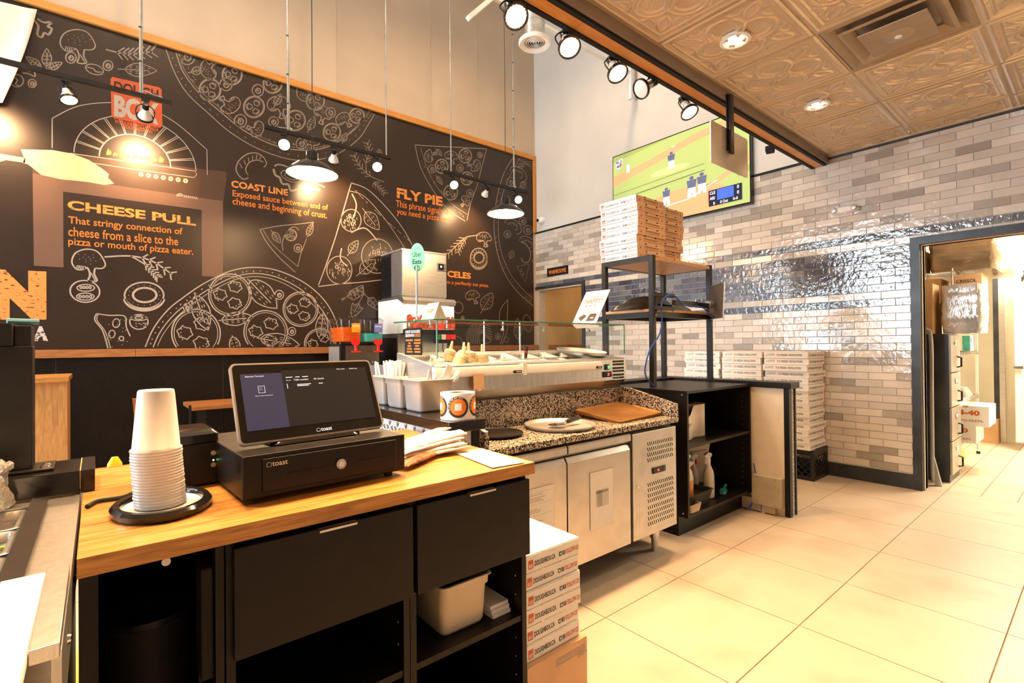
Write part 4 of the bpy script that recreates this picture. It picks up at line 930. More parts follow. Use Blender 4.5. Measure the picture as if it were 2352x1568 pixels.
def wraptext(mb, txt, a0, rad, start, h, off, flip=1):
    # letters set around a circle on the roll surface
    step = h * .78 / rad
    for k, ch in enumerate(txt):
        if ch == ' ': continue
        vs, fs = text_mesh(ch, .05)
        if not vs: continue
        t = start - k * step
        out = []
        for v in vs:
            x, y = (v[0] - .3) * h * 1.1, v[1] * h * 1.3
            lx = (rad + y) * math.cos(t) + x * math.sin(t); ly = (rad + y) * math.sin(t) - x * math.cos(t)
            a = a0 + lx / RR; out.append((RC_.x + (RR + off) * math.cos(a), RC_.y + (RR + off) * math.sin(a), 1.042 + ly))
        mb.add(out, fs)
facing = math.atan2(-RC_.y, -RC_.x) + .02
for q in (0, -1.25, 1.25, 2.5):
    a0 = facing + q; s_ = thing('sticker', None, None); s_.parent = rl; s_.location = (0, 0, 0)
    for nm, r0, r1, of, mm in (('black_ring', .0, .045, .0005, ink), ('orange_disc', .0, .0345, .0009, inkorange)):
        m = MB(); wrapdisc(m, a0, r0, r1, of); m.build(nm, mm, s_)
    m = MB(); n = 8
    for i in range(n):
        for (z0, z1) in ((1.0275, 1.0565),):
            a, b = a0 - .0145 / RR + .029 / RR * i / n, a0 - .0145 / RR + .029 / RR * (i + 1) / n
            m.quad(*[(RC_.x + (RR + .0013) * math.cos(t), RC_.y + (RR + .0013) * math.sin(t), z) for t, z in ((a, z0), (b, z0), (b, z1), (a, z1))])
    m.build('white_square', paper, s_)
    m = MB(); wraptext(m, 'TO SAVE ON YOUR NEXT ORDER!', a0, .0378, PI + .35, .0046, .001); m.build('lettering', paper, s_)
# cutlery packets in clear film, paper sheets
pkm = MB()
R0_ = [[(x, y * w, z) for y, z in ((-.5, 0), (-.3, h), (.0, h * 1.3), (.3, h), (.5, 0), (.3, -h * .3), (-.3, -h * .3))] for x, w, h in ((-.115, .03, .002), (-.10, .055, .010), (0, .06, .013), (.085, .055, .010), (.115, .035, .003))]
rr_ = random.Random(3); R_ = []
for k in range(15):
    f = k / 14; x = -.12 + .24 * f; e = min(1, 6 * min(f, 1 - f)); w = .052 + .006 * e; h = .0012 + .0085 * e ** .6
    R_.append([(x + rr_.uniform(-.003, .003), w * y + rr_.uniform(-.0016, .0016), h * z + rr_.uniform(-.0014, .0014)) for y, z in ((-.5, 0), (-.34, .8), (-.14, 1.0), (.1, 1.15), (.34, .8), (.5, .05), (.3, -.25), (0, -.3), (-.3, -.25))])
pk = pkm.loft(R_).mesh('cutlery_packet', mat('packet_paper', (0.80, 0.72, 0.60), 0.5, var=0.12, vscale=30), smooth=True)
rk_ = random.Random(11)
for i in range(13):
    lay = i // 4; single('cutlery_packet', pk, 'wrapped paper cutlery packet in the heap beside the register', 'packet', (.90 + .018 * (i % 4) + rk_.uniform(-.012, .012), 1.485 + .052 * (i % 4) + .012 * lay, .930 + .0135 * lay + .004 * (i % 2)), rot=(rk_.gauss(0, .10), -.05 - .02 * lay, .02 + .09 * (i % 4) + rk_.gauss(0, .06)), group='cutlery packets beside the register')
napm = mat('napkin_film', (0.30, 0.11, 0.035), 0.18, var=0.35, vscale=22, bump=.5, bscale=40)
pk2 = pk.copy(); pk2.materials.clear(); pk2.materials.append(napm)
single('cutlery_packet', pk2, 'brown film packet lying in front of the heap next to the cash drawer', 'packet', (.815, 1.45, .934), rz=.55)
for i in range(2):
    o = MB().cbox((0, 0, 0), (.115, .265, .0015)).build('order_sheet', paper); o.location = (1.012 - .006 * i, 1.35 - .003 * i, .9212 + .0022 * i); o.rotation_euler = (0, 0, -.10 - .02 * i)
    tag(o, ('lower', 'upper')[i] + ' printed order sheet at the corner of the oak worktop', 'paper', 'order sheets on the worktop')
    if i:
        m = MB()
        for k in range(12): m.cbox((-.01 + random.uniform(-.01, .01), .11 - .017 * k, .001), (random.uniform(.03, .085), .003, .0002))
        m.build('print_lines', inkgrey, o, local=True)
# ------------------------------------------------------------------ cash drawer, screen, printer, cups
cd = thing('cash_drawer', 'black metal cash drawer with a round lock under the screen', 'cash drawer', (.265, 1.322, .92), math.radians(2.5))
def LB(name, m, p, *b, bevel=0.0): return BX(name, m, p, *b, bevel=bevel, local=True)
LB('case', black, cd, 0, .435, .002, .425, .014, .119, bevel=.003); fr = LB('front_panel', black, cd, .042, .405, -.003, .003, .026, .108, bevel=.0025)
for (a, b) in ((.10, .205), (.285, .385)): LB('media_slot', blackmat, fr, a, b, -.0042, -.0028, .060, .065)
MB().cyl((.2365, -.004, .066), (.2365, -.010, .066), .0135, seg=24).build('lock_ring', chrome, cd, local=True); MB().cyl((.2365, -.0095, .066), (.2365, -.0115, .066), .008, seg=20).build('lock_core', steel, cd, local=True)
for x, y in ((.04, .03), (.395, .03), (.04, .39), (.395, .39)): MB().cyl((x, y, 0), (x, y, .015), .012, seg=12).build('foot', rubber, cd, local=True)
m = MB(); put_text(m, 'toast', (.064, -.0033, .088), (1, 0, 0), (0, 0, 1), height=.0105, bold=.01); m.tube([(.052, -.0035, .088), (.052, -.0035, .096), (.055, -.0035, .0985), (.0595, -.0035, .0985), (.062, -.0035, .096), (.062, -.0035, .088), (.052, -.0035, .088)], .0005, 4); m.build('brand_mark', paper, cd, local=True)
screenmat = mat('touch_screen', (0.012, 0.011, 0.010), 0.12, var=0.25, vscale=6)
bezel = mat('screen_bezel', (0.50, 0.47, 0.43), 0.35, 0.6, var=0.02)
ps = thing('register_screen', 'large tilted touch screen standing on the cash drawer', 'screen', (.475, 1.46, 1.041), math.radians(4))
TM_ = Matrix.Rotation(math.radians(-24), 3, 'X')
def tilt(mb):
    mb.v = [tuple(Vector((0, -.035, .010)) + TM_ @ Vector(v)) for v in mb.v]; return mb
SW, SH = .405, .225
tilt(MB().prism([(x, z + SH / 2) for x, z in rrect(SW, SH, .014)], 'y', .0, .014)).build('housing', bezel, ps, local=True)
tilt(MB().prism([(x, z + SH / 2) for x, z in rrect(SW - .010, SH - .010, .011)], 'y', -.0012, .0)).build('glass', screenmat, ps, local=True)
scr_blue = mat('screen_blue', (0.03, 0.035, 0.07), 0.2, emit=.22, ecol=(0.10, 0.10, 0.20), var=0); scr_dark = mat('screen_dark', (0.02, 0.02, 0.022), 0.2, emit=.05, ecol=(0.1, 0.1, 0.11), var=0); scr_txt = mat('screen_text', (0.6, 0.6, 0.7), 0.4, emit=.7, ecol=(0.75, 0.75, 0.9), var=0)
tilt(MB().box(-SW / 2 + .022, -SW / 2 + .128, -.0018, -.0012, .035, SH - .032)).build('screen_menu', scr_blue, ps, local=True); tilt(MB().box(-SW / 2 + .128, SW / 2 - .02, -.0018, -.0012, .035, SH - .025)).build('screen_field', scr_dark, ps, local=True)
m = MB(); L0 = -SW / 2
put_text(m, 'Payment Terminal', (L0 + .034, -.0022, SH - .043), (1, 0, 0), (0, 0, 1), height=.0058); put_text(m, 'Table number', (L0 + .158, -.0022, SH - .058), (1, 0, 0), (0, 0, 1), height=.0052); put_text(m, 'All checks', (L0 + .215, -.0022, SH - .058), (1, 0, 0), (0, 0, 1), height=.0052)
put_text(m, 'Sort by', (L0 + .138, -.0022, SH - .058), (1, 0, 0), (0, 0, 1), height=.004); put_text(m, 'Select a check to see preview', (L0 + .052, -.0022, SH - .098), (1, 0, 0), (0, 0, 1), height=.0035); put_text(m, 'New order', (L0 + .29, -.0022, SH - .03), (1, 0, 0), (0, 0, 1), height=.004); put_text(m, 'Switch user', (L0 + .33, -.0022, SH - .03), (1, 0, 0), (0, 0, 1), height=.004)
for (x0, x1, z) in ((.138, .156, .046), (.164, .176, .046), (.184, .2, .046), (.166, .205, .069), (.166, .198, .073), (.228, .24, .069)): m.box(L0 + x0, L0 + x1, -.0022, -.0019, SH - z - .002, SH - z)
m.box(L0 + .138, L0 + .1395, -.0022, -.0019, SH - .08, SH - .066)
for (a, b, c, d) in ((.062, .078, .088, .068),):
    for q in ((a, a + .0008, c, d), (b, b + .0008, c, d), (a, b, d, d + .0008), (a, b, c, c - .0008), (a + .003, b - .005, .074, .0735), (a + .003, b - .005, .079, .0785)): m.box(L0 + q[0], L0 + q[1], -.0022, -.0019, SH - max(q[2], q[3]), SH - min(q[2], q[3]))
put_text(m, 'toast', (.008, -.0022, .012), (1, 0, 0), (0, 0, 1), height=.009, bold=.01); m.tube([(-.004, -.002, .012), (-.004, -.002, .019), (-.001, -.002, .021), (.003, -.002, .021), (.0055, -.002, .019), (.0055, -.002, .012), (-.004, -.002, .012)], .0004, 4)
tilt(m).build('screen_text', scr_txt, ps, local=True)
MB().loft([[(x, y, .001) for x, y in rrect(.26, .15, .03, 4, 0, .03)], [(x, y, .008) for x, y in rrect(.25, .14, .03, 4, 0, .03)], [(x, y, .022) for x, y in rrect(.10, .05, .02, 4, 0, .05)], [(x, y, .10) for x, y in rrect(.07, .03, .014, 4, 0, .05)]]).build('stand', blackgl, ps, smooth=True, local=True)
pr = thing('receipt_printer', 'black boxy receipt printer left of the cash drawer', 'printer', (.195, 1.66, .92), math.radians(2))
LB('case', black, pr, -.105, .065, -.06, .12, .002, .118, bevel=.006); MB().loft([[(x, y, .119) for x, y in rrect(.17, .18, .012, 4, -.02, .03)], [(x, y, .142) for x, y in rrect(.17, .18, .014, 4, -.02, .03)], [(x, y, .152) for x, y in rrect(.15, .15, .012, 4, -.02, .035)]]).build('lid', blackgl, pr, smooth=True, local=True)
for z in (.055, .088): MB().cyl((.05, -.0595, z), (.05, -.062, z), .0065, seg=18).build('button', bezel, pr, local=True)
MB().cyl((.05, -.0595, .068), (.05, -.062, .068), .002, seg=8).build('status_light', mat('green_led', (0.2, 1, 0.3), 0.4, emit=6, ecol=(0.3, 1.0, 0.4), var=0), pr, local=True)
tag(MB().tube(bez([(-.02, 1.56, .926), (.0, 1.60, .926), (.05, 1.60, .926), (.09, 1.66, .926), (.12, 1.68, .93)], 6), .005, 8).build('printer_cable', rubber, None, smooth=True), 'thin black cord looping over the worktop from the printer', 'cord')
cb = thing('cup_holder', 'oval black holder ring with white inlay on the worktop', 'cup holder', (.118, 1.443, .92))
MB().lathe([(.078, .002), (.098, .004), (.100, .016), (.094, .023), (.082, .022), (.078, .012)], (.118, 1.443, .92), 48, closed=True, sy=1.28).build('ring', blackgl, cb, smooth=True); MB().lathe([(0, .003), (.079, .003), (.079, .011), (0, .012)], (.118, 1.443, .92), 40, sy=1.28).build('inlay', white, cb, smooth=True)
cupm = mat('cup_plastic', (0.82, 0.77, 0.72), 0.35, var=0.02, trans=0.25, ior=1.2)
cme = MB().lathe([(.0, .142), (.034, .142), (.036, .139), (.047, .008), (.0505, .006), (.0515, .003), (.050, .0), (.046, .002), (.0445, .010), (.0335, .137), (.0, .138)], (0, 0, 0), 32).mesh('plastic_cup', cupm, smooth=True)
NC = 20
for i in range(NC):
    k = NC - 1 - i
    single('plastic_cup', cme, 'clear plastic cup in the upside-down stack, ' + nth(k), 'cup', (.113 + random.uniform(-.0008, .0008) - .0004 * i, 1.435, .934 + .0067 * i), group='upside-down cup stack')
# ------------------------------------------------------------------ steel salad station at the left
st = thing('salad_station', 'steel salad prep station at the left edge with white cutting board', 'prep station', (-.6, 1.3, 0))
MB().box(-1.6, -.40, .90, 1.80, .902, .915).box(-.128, -.046, .90, 1.80, .902, .915).box(-.40, -.128, .90, 1.155, .902, .915).box(-.40, -.128, 1.705, 1.80, .902, .915).build('deck', steelh, st); MB().box(-1.6, -.047, .905, 1.795, .12, .80).box(-1.6, -.047, .905, .92, .80, .902).build('body', steel, st)
MB().box(-.046, -.036, .86, 1.80, .80, .917).build('edge_flange', steelh, st)
for y in (1.02, 1.28): MB().lathe([(.008, 0), (.006, .004), (0, .005)], (-.036, y, .86), 12, Matrix.Rotation(PI / 2, 3, 'Y')).build('bolt', chrome, st, smooth=True)
MB().prism([(-.130, .9155), (-.100, .9155), (-.094, .930), (-.124, .935)], 'y', 1.02, 1.70).build('pan_rail', blackmetal, st)
cbm = mat('cutting_board', (0.82, 0.78, 0.70), 0.5, var=0.02)
BX('cutting_board', cbm, st, -1.5, -.066, .74, 1.13, .917, .934, .004); BX('board_bracket', steelh, st, -.0655, -.037, .84, 1.135, .917, .936, .001)
BX('front_ledge', cbm, st, -1.5, -.05, .60, .855, .79, .90, .02)
wellm = pan_mesh(.26, .17, .10)
salad = mat('lettuce', (0.22, 0.42, 0.05), 0.5, var=0.25, vscale=14); tom = mat('pepper_red', (0.55, 0.04, 0.02), 0.4, var=0.1)
for i, y in enumerate((1.61, 1.43, 1.25)):
    single('salad_pan', wellm, ('rear', 'middle', 'front')[i] + ' steel pan of greens in the salad station', 'pan', (-.262, y, .812), group='pans in the salad station')
    if i:
        for k in range(14):
            p = Vector((-.262 + random.uniform(-.1, .1), y + random.uniform(-.06, .06), .875 + random.uniform(-.01, .012))); d = Vector((random.uniform(-.05, .05), random.uniform(-.04, .04), random.uniform(-.005, .01)))
            single('greens_strip', MB().tube(bez([p, p + d + Vector((0, 0, .012)), p + d * 1.8], 4), .004, 5).mesh('greens_strip', salad if k % 5 else tom, smooth=True), 'chopped vegetable strip in the ' + ('', 'middle', 'front')[i] + ' pan of the salad station', 'vegetable', (0, 0, 0), group='vegetable strips in the ' + ('', 'middle', 'front')[i] + ' pan')
bb = thing('black_riser', 'black box riser behind the salad station with a steel post on it', 'riser', (-.4, 1.85, .92)); BX('box', blackgl, bb, -1.5, -.036, 1.755, 1.95, .921, .978, .002); BX('end_cap', blackgl, bb, -.035, -.006, 1.748, 1.955, .921, .979, .002); MB().box(-.037, -.035, 1.752, 1.955, .93, .9785).build('seam', cardboard, bb)
ov = thing('overshelf', 'black post and overshelf standing above the salad station', 'overshelf', (-.17, 1.86, .978)); BX('post', blackmetal, ov, -.197, -.132, 1.83, 1.895, .984, 1.31, .003); BX('base_plate', blackmetal, ov, -.25, -.09, 1.80, 1.925, .979, .985, .002)
for yy in (1.83, 1.86): MB().lathe([(.011, 0), (.008, .006), (0, .007)], (-.108, yy, .985), 14).build('bolt', chrome, ov, smooth=True)
MB().box(-1.4, -.168, 1.795, 1.93, 1.31, 1.368).build('beam', blackmetal, ov, bevel=.002); MB().box(-.168, -.135, 1.835, 1.93, 1.31, 1.363).build('arm', blackmetal, ov, bevel=.002)
for i, (x, c) in enumerate(((-.29, (0.03, 0.18, 0.17)), (-.185, (0.10, 0.28, 0.38)))): tag(MB().tube([(x, 1.88, 1.376), (x + .06, 1.90, 1.376)], .008, 8).build('marker_pen', mat('pen_%d' % i, c, 0.4)), ('green', 'blue')[i] + ' marker lying on the black overshelf', 'marker')
wrap = MB(); rings = []
for j in range(9):
    z = .92 + .013 * j; rr = .11 - .002 * j + (.012 if j > 6 else 0)
    rings.append([(-.27 + rr * math.cos(t) * (1 + .06 * math.sin(9 * t + j)) , 1.72 + rr * .8 * math.sin(t) * (1 + .06 * math.cos(7 * t + 2 * j)), z + .004 * math.sin(11 * t)) for t in [2 * PI * i / 36 for i in range(36)]])
wb_ = thing('wrapped_bowl', 'steel bowl covered in crinkled clear film at the left edge', 'bowl', (-.27, 1.72, .92)); wrap.loft(rings).build('film', mat('crinkle_film', (0.75, 0.70, 0.62), 0.12, 0.6, var=0.2, vscale=20, bump=.8, bscale=55), wb_, smooth=True)
# ------------------------------------------------------------------ refrigerated prep counter with granite top
fx0, fx1 = 1.292, 2.80
fc = thing('prep_counter', 'refrigerated steel prep counter with speckled granite top', 'prep counter', (2.05, 2.1, 0))
BX('body', blackmetal, fc, fx0 + .01, fx1 - .008, 1.80, 2.53, .155, .80)
BX('granite_top', granite, fc, fx0, fx1, 1.742, 2.54, .808, .84, .003)
BX('back_upstand', granite, fc, fx0, fx1, 2.185, 2.21, .841, 1.0)
MB().prism([(1.745, .841), (2.184, .841), (2.184, 1.002), (2.10, 1.0), (1.76, .925), (1.745, .922)], 'x', fx1 - .022, fx1).build('side_upstand', granite, fc); MB().prism([(1.745, .841), (2.184, .841), (2.184, 1.002), (2.10, 1.0), (1.76, .925), (1.745, .922)], 'x', fx0, fx0 + .022).build('side_upstand', granite, fc)
def fdoor(x0, x1):
    d = MB().prism([(1.757, .17), (1.757, .70), (1.775, .728), (1.80, .728), (1.80, .17)], 'x', x0, x1).build('door', steeldoor, fc)
    MB().prism([(1.750, .752), (1.750, .782), (1.758, .790), (1.80, .790), (1.80, .735), (1.775, .735)], 'x', x0, x1).build('handle_lip', steelh, d)
    return d
dl = fdoor(1.305, 1.806); dr = fdoor(1.816, 2.322)
cp = MB().box(2.349, 2.79, 1.757, 1.80, .17, .783).build('compressor_panel', steeldoor, fc, bevel=.003)
sl = MB()
for (z0, n) in ((.60, 4), (.36, 4), (.225, 4)):
    for r in range(n):
        for k in range(14):
            x = 2.485 + .0195 * k; z = z0 + .032 * r + .0
            sl.add([(x, 1.7562, z + .022), (x + .006, 1.7562, z + .024), (x + .016, 1.7562, z + .002), (x + .010, 1.7562, z)], [(0, 1, 2, 3)])
sl.build('vent_slots', blackmat, cp)
th = MB().box(2.535, 2.665, 1.748, 1.757, .525, .562).build('thermostat', blackgl, cp, bevel=.004)
led_red = mat('red_led', (1, 0.05, 0.03), 0.4, emit=5, ecol=(1, 0.04, 0.05), var=0); led_green = mat('green_switch', (0.02, 0.5, 0.1), 0.3, emit=1.2, ecol=(0.05, 0.9, 0.2), var=0)
m = MB(); put_text(m, '38', (2.575, 1.7475, .537), (1, 0, 0), (0, 0, 1), height=.014); m.build('digits', led_red, th); BX('switch', mat('dark_green', (0.02, 0.10, 0.04), 0.3, var=0), th, 2.637, 2.655, 1.7465, 1.749, .531, .556)
MB().cyl((2.392, 1.757, .475), (2.392, 1.752, .475), .010, seg=16).build('key_lock', chrome, cp)
for x, y in ((1.40, 1.86), (2.70, 1.86), (1.40, 2.45), (2.70, 2.45)): MB().cyl((x, y, 0), (x, y, .08), .022, seg=14).cyl((x, y, .08), (x, y, .155), .03, seg=14).build('foot', zinc, fc)
def sheet(lb, x0, x1, z0, z1, y, lines):
    t = thing('laminated_sheet', lb, 'notice', ((x0 + x1) / 2, y, z0)); BX('paper', paper, t, x0, x1, y - .0015, y, z0, z1); MB().quad((x0 - .006, y - .0022, z0 - .006), (x1 + .004, y - .0022, z0 - .006), (x1 + .004, y - .0022, z1 + .006), (x0 - .006, y - .0022, z1 + .006)).build('film', film, t)
    m = MB(); lines(m, x0, x1, z0, z1, y - .0018); m.build('print', inkgrey, t)
def grid_lines(m, x0, x1, z0, z1, y):
    gx0, gx1, gz0, gz1 = x0 + .045, x1 - .04, z0 + .11, z1 - .10
    for k in range(21): m.box(gx0, gx1, y - .0002, y, gz0 + (gz1 - gz0) * k / 20, gz0 + (gz1 - gz0) * k / 20 + .0008)
    for x in (0, .35, .55, .75, 1): m.box(gx0 + (gx1 - gx0) * x, gx0 + (gx1 - gx0) * x + .0008, y - .0002, y, gz0, gz1)
    for k in range(19): m.box(gx0 + .01, gx0 + .05, y - .0003, y, gz0 + (gz1 - gz0) * k / 20 + .003, gz0 + (gz1 - gz0) * k / 20 + .006)
    m.box(gx0, gx1, y - .0003, y, gz1 - .018, gz1 - .006)
def list_lines(m, x0, x1, z0, z1, y):
    put_text(m, 'TOPPINGS AND DRIZZLES', (x0 + .05, y - .0003, z1 - .035), (1, 0, 0), (0, 0, 1), height=.0058, bold=.012)
    for i in range(6):
        z = z1 - .035 - .053 * i
        for k in range(3): m.box(x0 + .05, x0 + .05 + random.uniform(.05, .11), y - .0003, y, z - .012 - .008 * k, z - .0095 - .008 * k)
        m.box(x0 + .02, x1 - .015, y - .0003, y, z + .012, z + .0128)
sheet('white laminated sheet with a small table on the right fridge door', 1.98, 2.165, .325, .625, 1.755, grid_lines); sheet('white laminated sheet with a toppings list on the left fridge door', 1.50, 1.715, .30, .62, 1.755, list_lines)
# pans and tray on the granite
def round_pan(lb, c, r, m, rot=None, h=.02):
    o = MB().lathe([(0, .002), (r * .92, .002), (r * .985, h * .8), (r, h), (r, h + .003), (r * .975, h), (r * .91, .005), (0, .005)], (0, 0, 0), 48).build('pizza_pan', m, None, smooth=True); o.location = c; o.rotation_euler = rot or (0, 0, 0); return tag(o, lb, 'pan')
round_pan('round steel pizza pan with a cutter on the granite top', (1.972, 1.965, .841), .197, pansteel)
round_pan('dark round pan at the left end of the granite top', (1.56, 2.02, .841), .145, blackmetal, h=.012)
pc = thing('pizza_cutter', 'pizza cutter wheel with dark handle resting in the round pan', 'pizza cutter', (1.95, 1.94, .85), math.radians(-4))
MB().lathe([(0, 0), (.05, .0005), (.05, .0015), (0, .002)], (-.02, 0, .011), 36).build('wheel', chrome, pc, smooth=True, local=True); MB().cyl((-.02, 0, .010), (-.02, 0, .017), .008, seg=14).build('hub', chrome, pc, local=True)
MB().tube([(-.02, 0, .017), (.02, .0, .02), (.05, .002, .022)], .006, 8).build('arm', steel, pc, local=True); MB().tube(bez([(.045, .002, .022), (.08, .006, .026), (.13, .014, .03), (.165, .02, .032)], 5), [.010] * 3 + [.013] * 10 + [.011] * 3, 10).build('handle', blackmetal, pc, smooth=True, local=True); MB().cyl((.148, .017, .0405), (.15, .018, .0445), .008, seg=10).build('red_dot', redp, pc, local=True)
ty = thing('perforated_tray', 'copper-brown perforated baking tray leaning on the granite', 'tray', (2.535, 2.0, .868), rot=(math.radians(6.5), math.radians(-1.5), math.radians(3)))
bronze = mat('bronze_tray', (0.50, 0.24, 0.07), 0.38, 0.7, var=0.1, vscale=12)
MB().loft([[(x, y, -.012) for x, y in rrect(.44, .325, .02)], [(x, y, .010) for x, y in rrect(.465, .35, .03)], [(x, y, .011) for x, y in rrect(.455, .34, .025)], [(x, y, .004) for x, y in rrect(.435, .32, .02)]]).build('rim', bronze, ty, smooth=True, local=True)
mm = MB()
for i in range(38):
    for j in range(27):
        x, y = -.205 + .0111 * i, -.148 + .0114 * j; mm.add([(x + .0032 * a, y + .0032 * b, .0045) for a, b in ((1, 0), (0, 1), (-1, 0), (0, -1))], [(0, 1, 2, 3)])
o = mm.build('perforations', mat('dark_hole', (0.09, 0.045, 0.015), 0.6, var=0), ty, local=True); o['kind'] = 'stuff'
# ------------------------------------------------------------------ topping fridge with glass canopy
tx0, tx1 = 1.289, 2.802
tf = thing('topping_fridge', 'countertop steel topping fridge with a glass canopy', 'topping fridge', (2.05, 2.36, 1.0))
MB().prism([(2.205, 1.003), (2.15, 1.058), (2.15, 1.195), (2.165, 1.205), (2.185, 1.205), (2.185, 1.03), (2.54, 1.03), (2.54, 1.003)], 'x', tx0, tx1).build('front_shell', steelh, tf)
MB().prism([(2.186, 1.031), (2.186, 1.20), (2.56, 1.262), (2.56, 1.031)], 'x', tx0, tx0 + .02).build('end_wall', steel, tf); 
BX('back_wall', steelh, tf, tx0 + .021, tx1, 2.54, 2.56, 1.003, 1.262); MB().prism([(2.186, 1.031), (2.186, 1.205), (2.539, 1.255), (2.539, 1.031)], 'x', 2.57, tx1).build('motor_box', steelh, tf); MB().prism([(2.186, 1.2055), (2.20, 1.2075), (2.20, 1.19), (2.186, 1.19)], 'x', tx0 + .02, 2.569).build('front_lip', steelh, tf); MB().prism([(2.525, 1.24), (2.539, 1.26), (2.539, 1.2), (2.525, 1.2)], 'x', tx0 + .021, 2.569).build('rear_lip', steelh, tf)
MB().prism([(2.14, 1.135), (2.128, 1.14), (2.126, 1.165), (2.135, 1.184), (2.16, 1.192), (2.16, 1.135)], 'x', tx0 - .012, 1.845).build('front_rail', white, tf, smooth=True); MB().prism([(2.14, 1.135), (2.128, 1.14), (2.126, 1.165), (2.135, 1.184), (2.16, 1.192), (2.16, 1.135)], 'x', 1.875, 2.535).build('front_rail', white, tf, smooth=True)
BX('rail_clamp', white, tf, 1.846, 1.874, 2.124, 2.16, 1.13, 1.196); BX('rail_bolt', steel, tf, tx0 - .014, tx0 - .010, 2.135, 2.15, 1.155, 1.17)
for (a, b) in ((1.775, 1.835), (2.47, 2.525)):
    p_ = BX('maker_plate', blackgl, tf, a, b, 2.1235, 2.126, 1.144, 1.158)
    MB().box(a + .018, b - .006, 2.1231, 2.1235, 1.149, 1.153).build('plate_mark', paper, p_)
sl = MB()
for (z, h, n) in ((1.175, .014, 13), (1.155, .014, 13), (1.130, .014, 13), (1.110, .014, 13), (1.085, .014, 13), (1.066, .012, 13)):
    for k in range(n): sl.box(2.665 + .0094 * k, 2.670 + .0094 * k, 2.1485, 2.1495, z, z + h)
sl.build('vent_slots', blackmat, tf)
sl = MB()
for r in range(2):
    for k in range(16): sl.add([(2.60 + .0125 * k, 2.1525 + .022 * r + .0, 1.0545 - .022 * r), (2.605 + .0125 * k, 2.1525 + .022 * r, 1.0545 - .022 * r), (2.600 + .0125 * k, 2.165 + .022 * r, 1.042 - .022 * r), (2.595 + .0125 * k, 2.165 + .022 * r, 1.042 - .022 * r)], [(0, 1, 2, 3)])
sl.build('vent_slots', blackmat, tf)
sw = BX('power_switch', blackgl, tf, 2.582, 2.622, 2.142, 2.15, 1.128, 1.166, .003); BX('rocker', led_green, sw, 2.604, 2.617, 2.1405, 2.143, 1.136, 1.158)
dp = BX('display', blackgl, tf, 2.562, 2.648, 2.142, 2.15, 1.08, 1.118, .005); m = MB(); put_text(m, '37', (2.602, 2.1415, 1.090), (1, 0, 0), (0, 0, 1), height=.017, bold=.02); m.build('digits', led_red, dp)
gx0, gx1, gy0, gy1, gz0, gz1 = 1.30, 2.79, 2.148, 2.575, 1.234, 1.431
gc = thing('glass_canopy', 'clear glass canopy with green edges above the topping pans', 'glass canopy', (2.05, 2.36, 1.234))
def gpane(nm, a, b, c, d, edges):
    p_ = MB().quad(a, b, c, d).build(nm, canopy_glass, gc)
    for e in edges: MB().cyl(e[0], e[1], .0038, seg=6).build('edge', glassedge, p_)
gpane('top_pane', (gx0, gy0, gz1), (gx1, gy0, gz1), (gx1, gy1, gz1), (gx0, gy1, gz1), (((gx0 - .02, gy0, gz1), (gx1, gy0, gz1)), ((gx0 - .02, gy0, gz1), (gx0 - .02, gy1, gz1)), ((gx1, gy0, gz1), (gx1, gy1, gz1))))
gpane('side_pane', (gx0, gy0, gz0), (gx0, gy1, gz0), (gx0, gy1, gz1 - .004), (gx0, gy0, gz1 - .004), (((gx0, gy0, gz0), (gx0, gy0, gz1)),)); gpane('side_pane', (gx1, gy0, gz0), (gx1, gy1, gz0), (gx1, gy1, gz1 - .004), (gx1, gy0, gz1 - .004), (((gx1, gy0, gz0), (gx1, gy0, gz1)),)); gpane('back_pane', (gx0, gy1, gz0), (gx1, gy1, gz0), (gx1, gy1, gz1 - .004), (gx0, gy1, gz1 - .004), ())
for x in (gx0, gx1):
    for y in (2.24, 2.46): MB().cyl((x + (.002 if x < 2 else -.002), y, gz1 - .03), (x + (.018 if x < 2 else -.018), y, gz1 - .03), .008, seg=12).cyl((x + (.016 if x < 2 else -.016), y, gz1 - .035), (x + (.016 if x < 2 else -.016), y, gz1 - .004), .005, seg=10).build('clip', chrome, gc)
for x in (1.62, 2.05, 2.42): MB().cyl((x, gy1 - .016, gz1 - .035), (x, gy1 - .016, gz1 - .004), .005, seg=10).cyl((x, gy1 - .002, gz1 - .03), (x, gy1 - .02, gz1 - .03), .008, seg=12).build('clip', chrome, gc)
for x in (1.9, 2.2): MB().cyl((x, gy1 - .012, gz0), (x, gy1 - .012, gz1 - .004), .005, seg=8).build('rod', chrome, gc)
tp = pan_mesh(.172, .17, .10)
sauce = mat('pan_food', (0.62, 0.36, 0.14), 0.6, var=0.3, vscale=30, bump=.5, bscale=80)
k = 0
for i in range(7):
    for j in range(2):
        x, y = 1.40 + .177 * i, 2.285 + .178 * j
        if x > 2.5: continue
        single('topping_pan', tp, ('front' if j == 0 else 'rear') + ' row topping pan, ' + ('first', 'second', 'third', 'fourth', 'fifth', 'sixth', 'seventh')[i] + ' from the left under the glass', 'pan', (x, y, 1.098 if j == 0 else 1.134), rot=(.20, 0, 0), group='topping pans under the glass')
        if i == 0: tag(MB().cbox((x, y, 1.165), (.13, .13, .05)).build('topping_food', sauce), ('front', 'rear')[j] + ' heap of brown topping in the leftmost pans', 'food')
bottle_m = mat('cream_bottle', (0.86, 0.70, 0.38), 0.35, var=0.04); bottle_cap = mat('cream_cap', (0.88, 0.78, 0.52), 0.35, var=0.02)
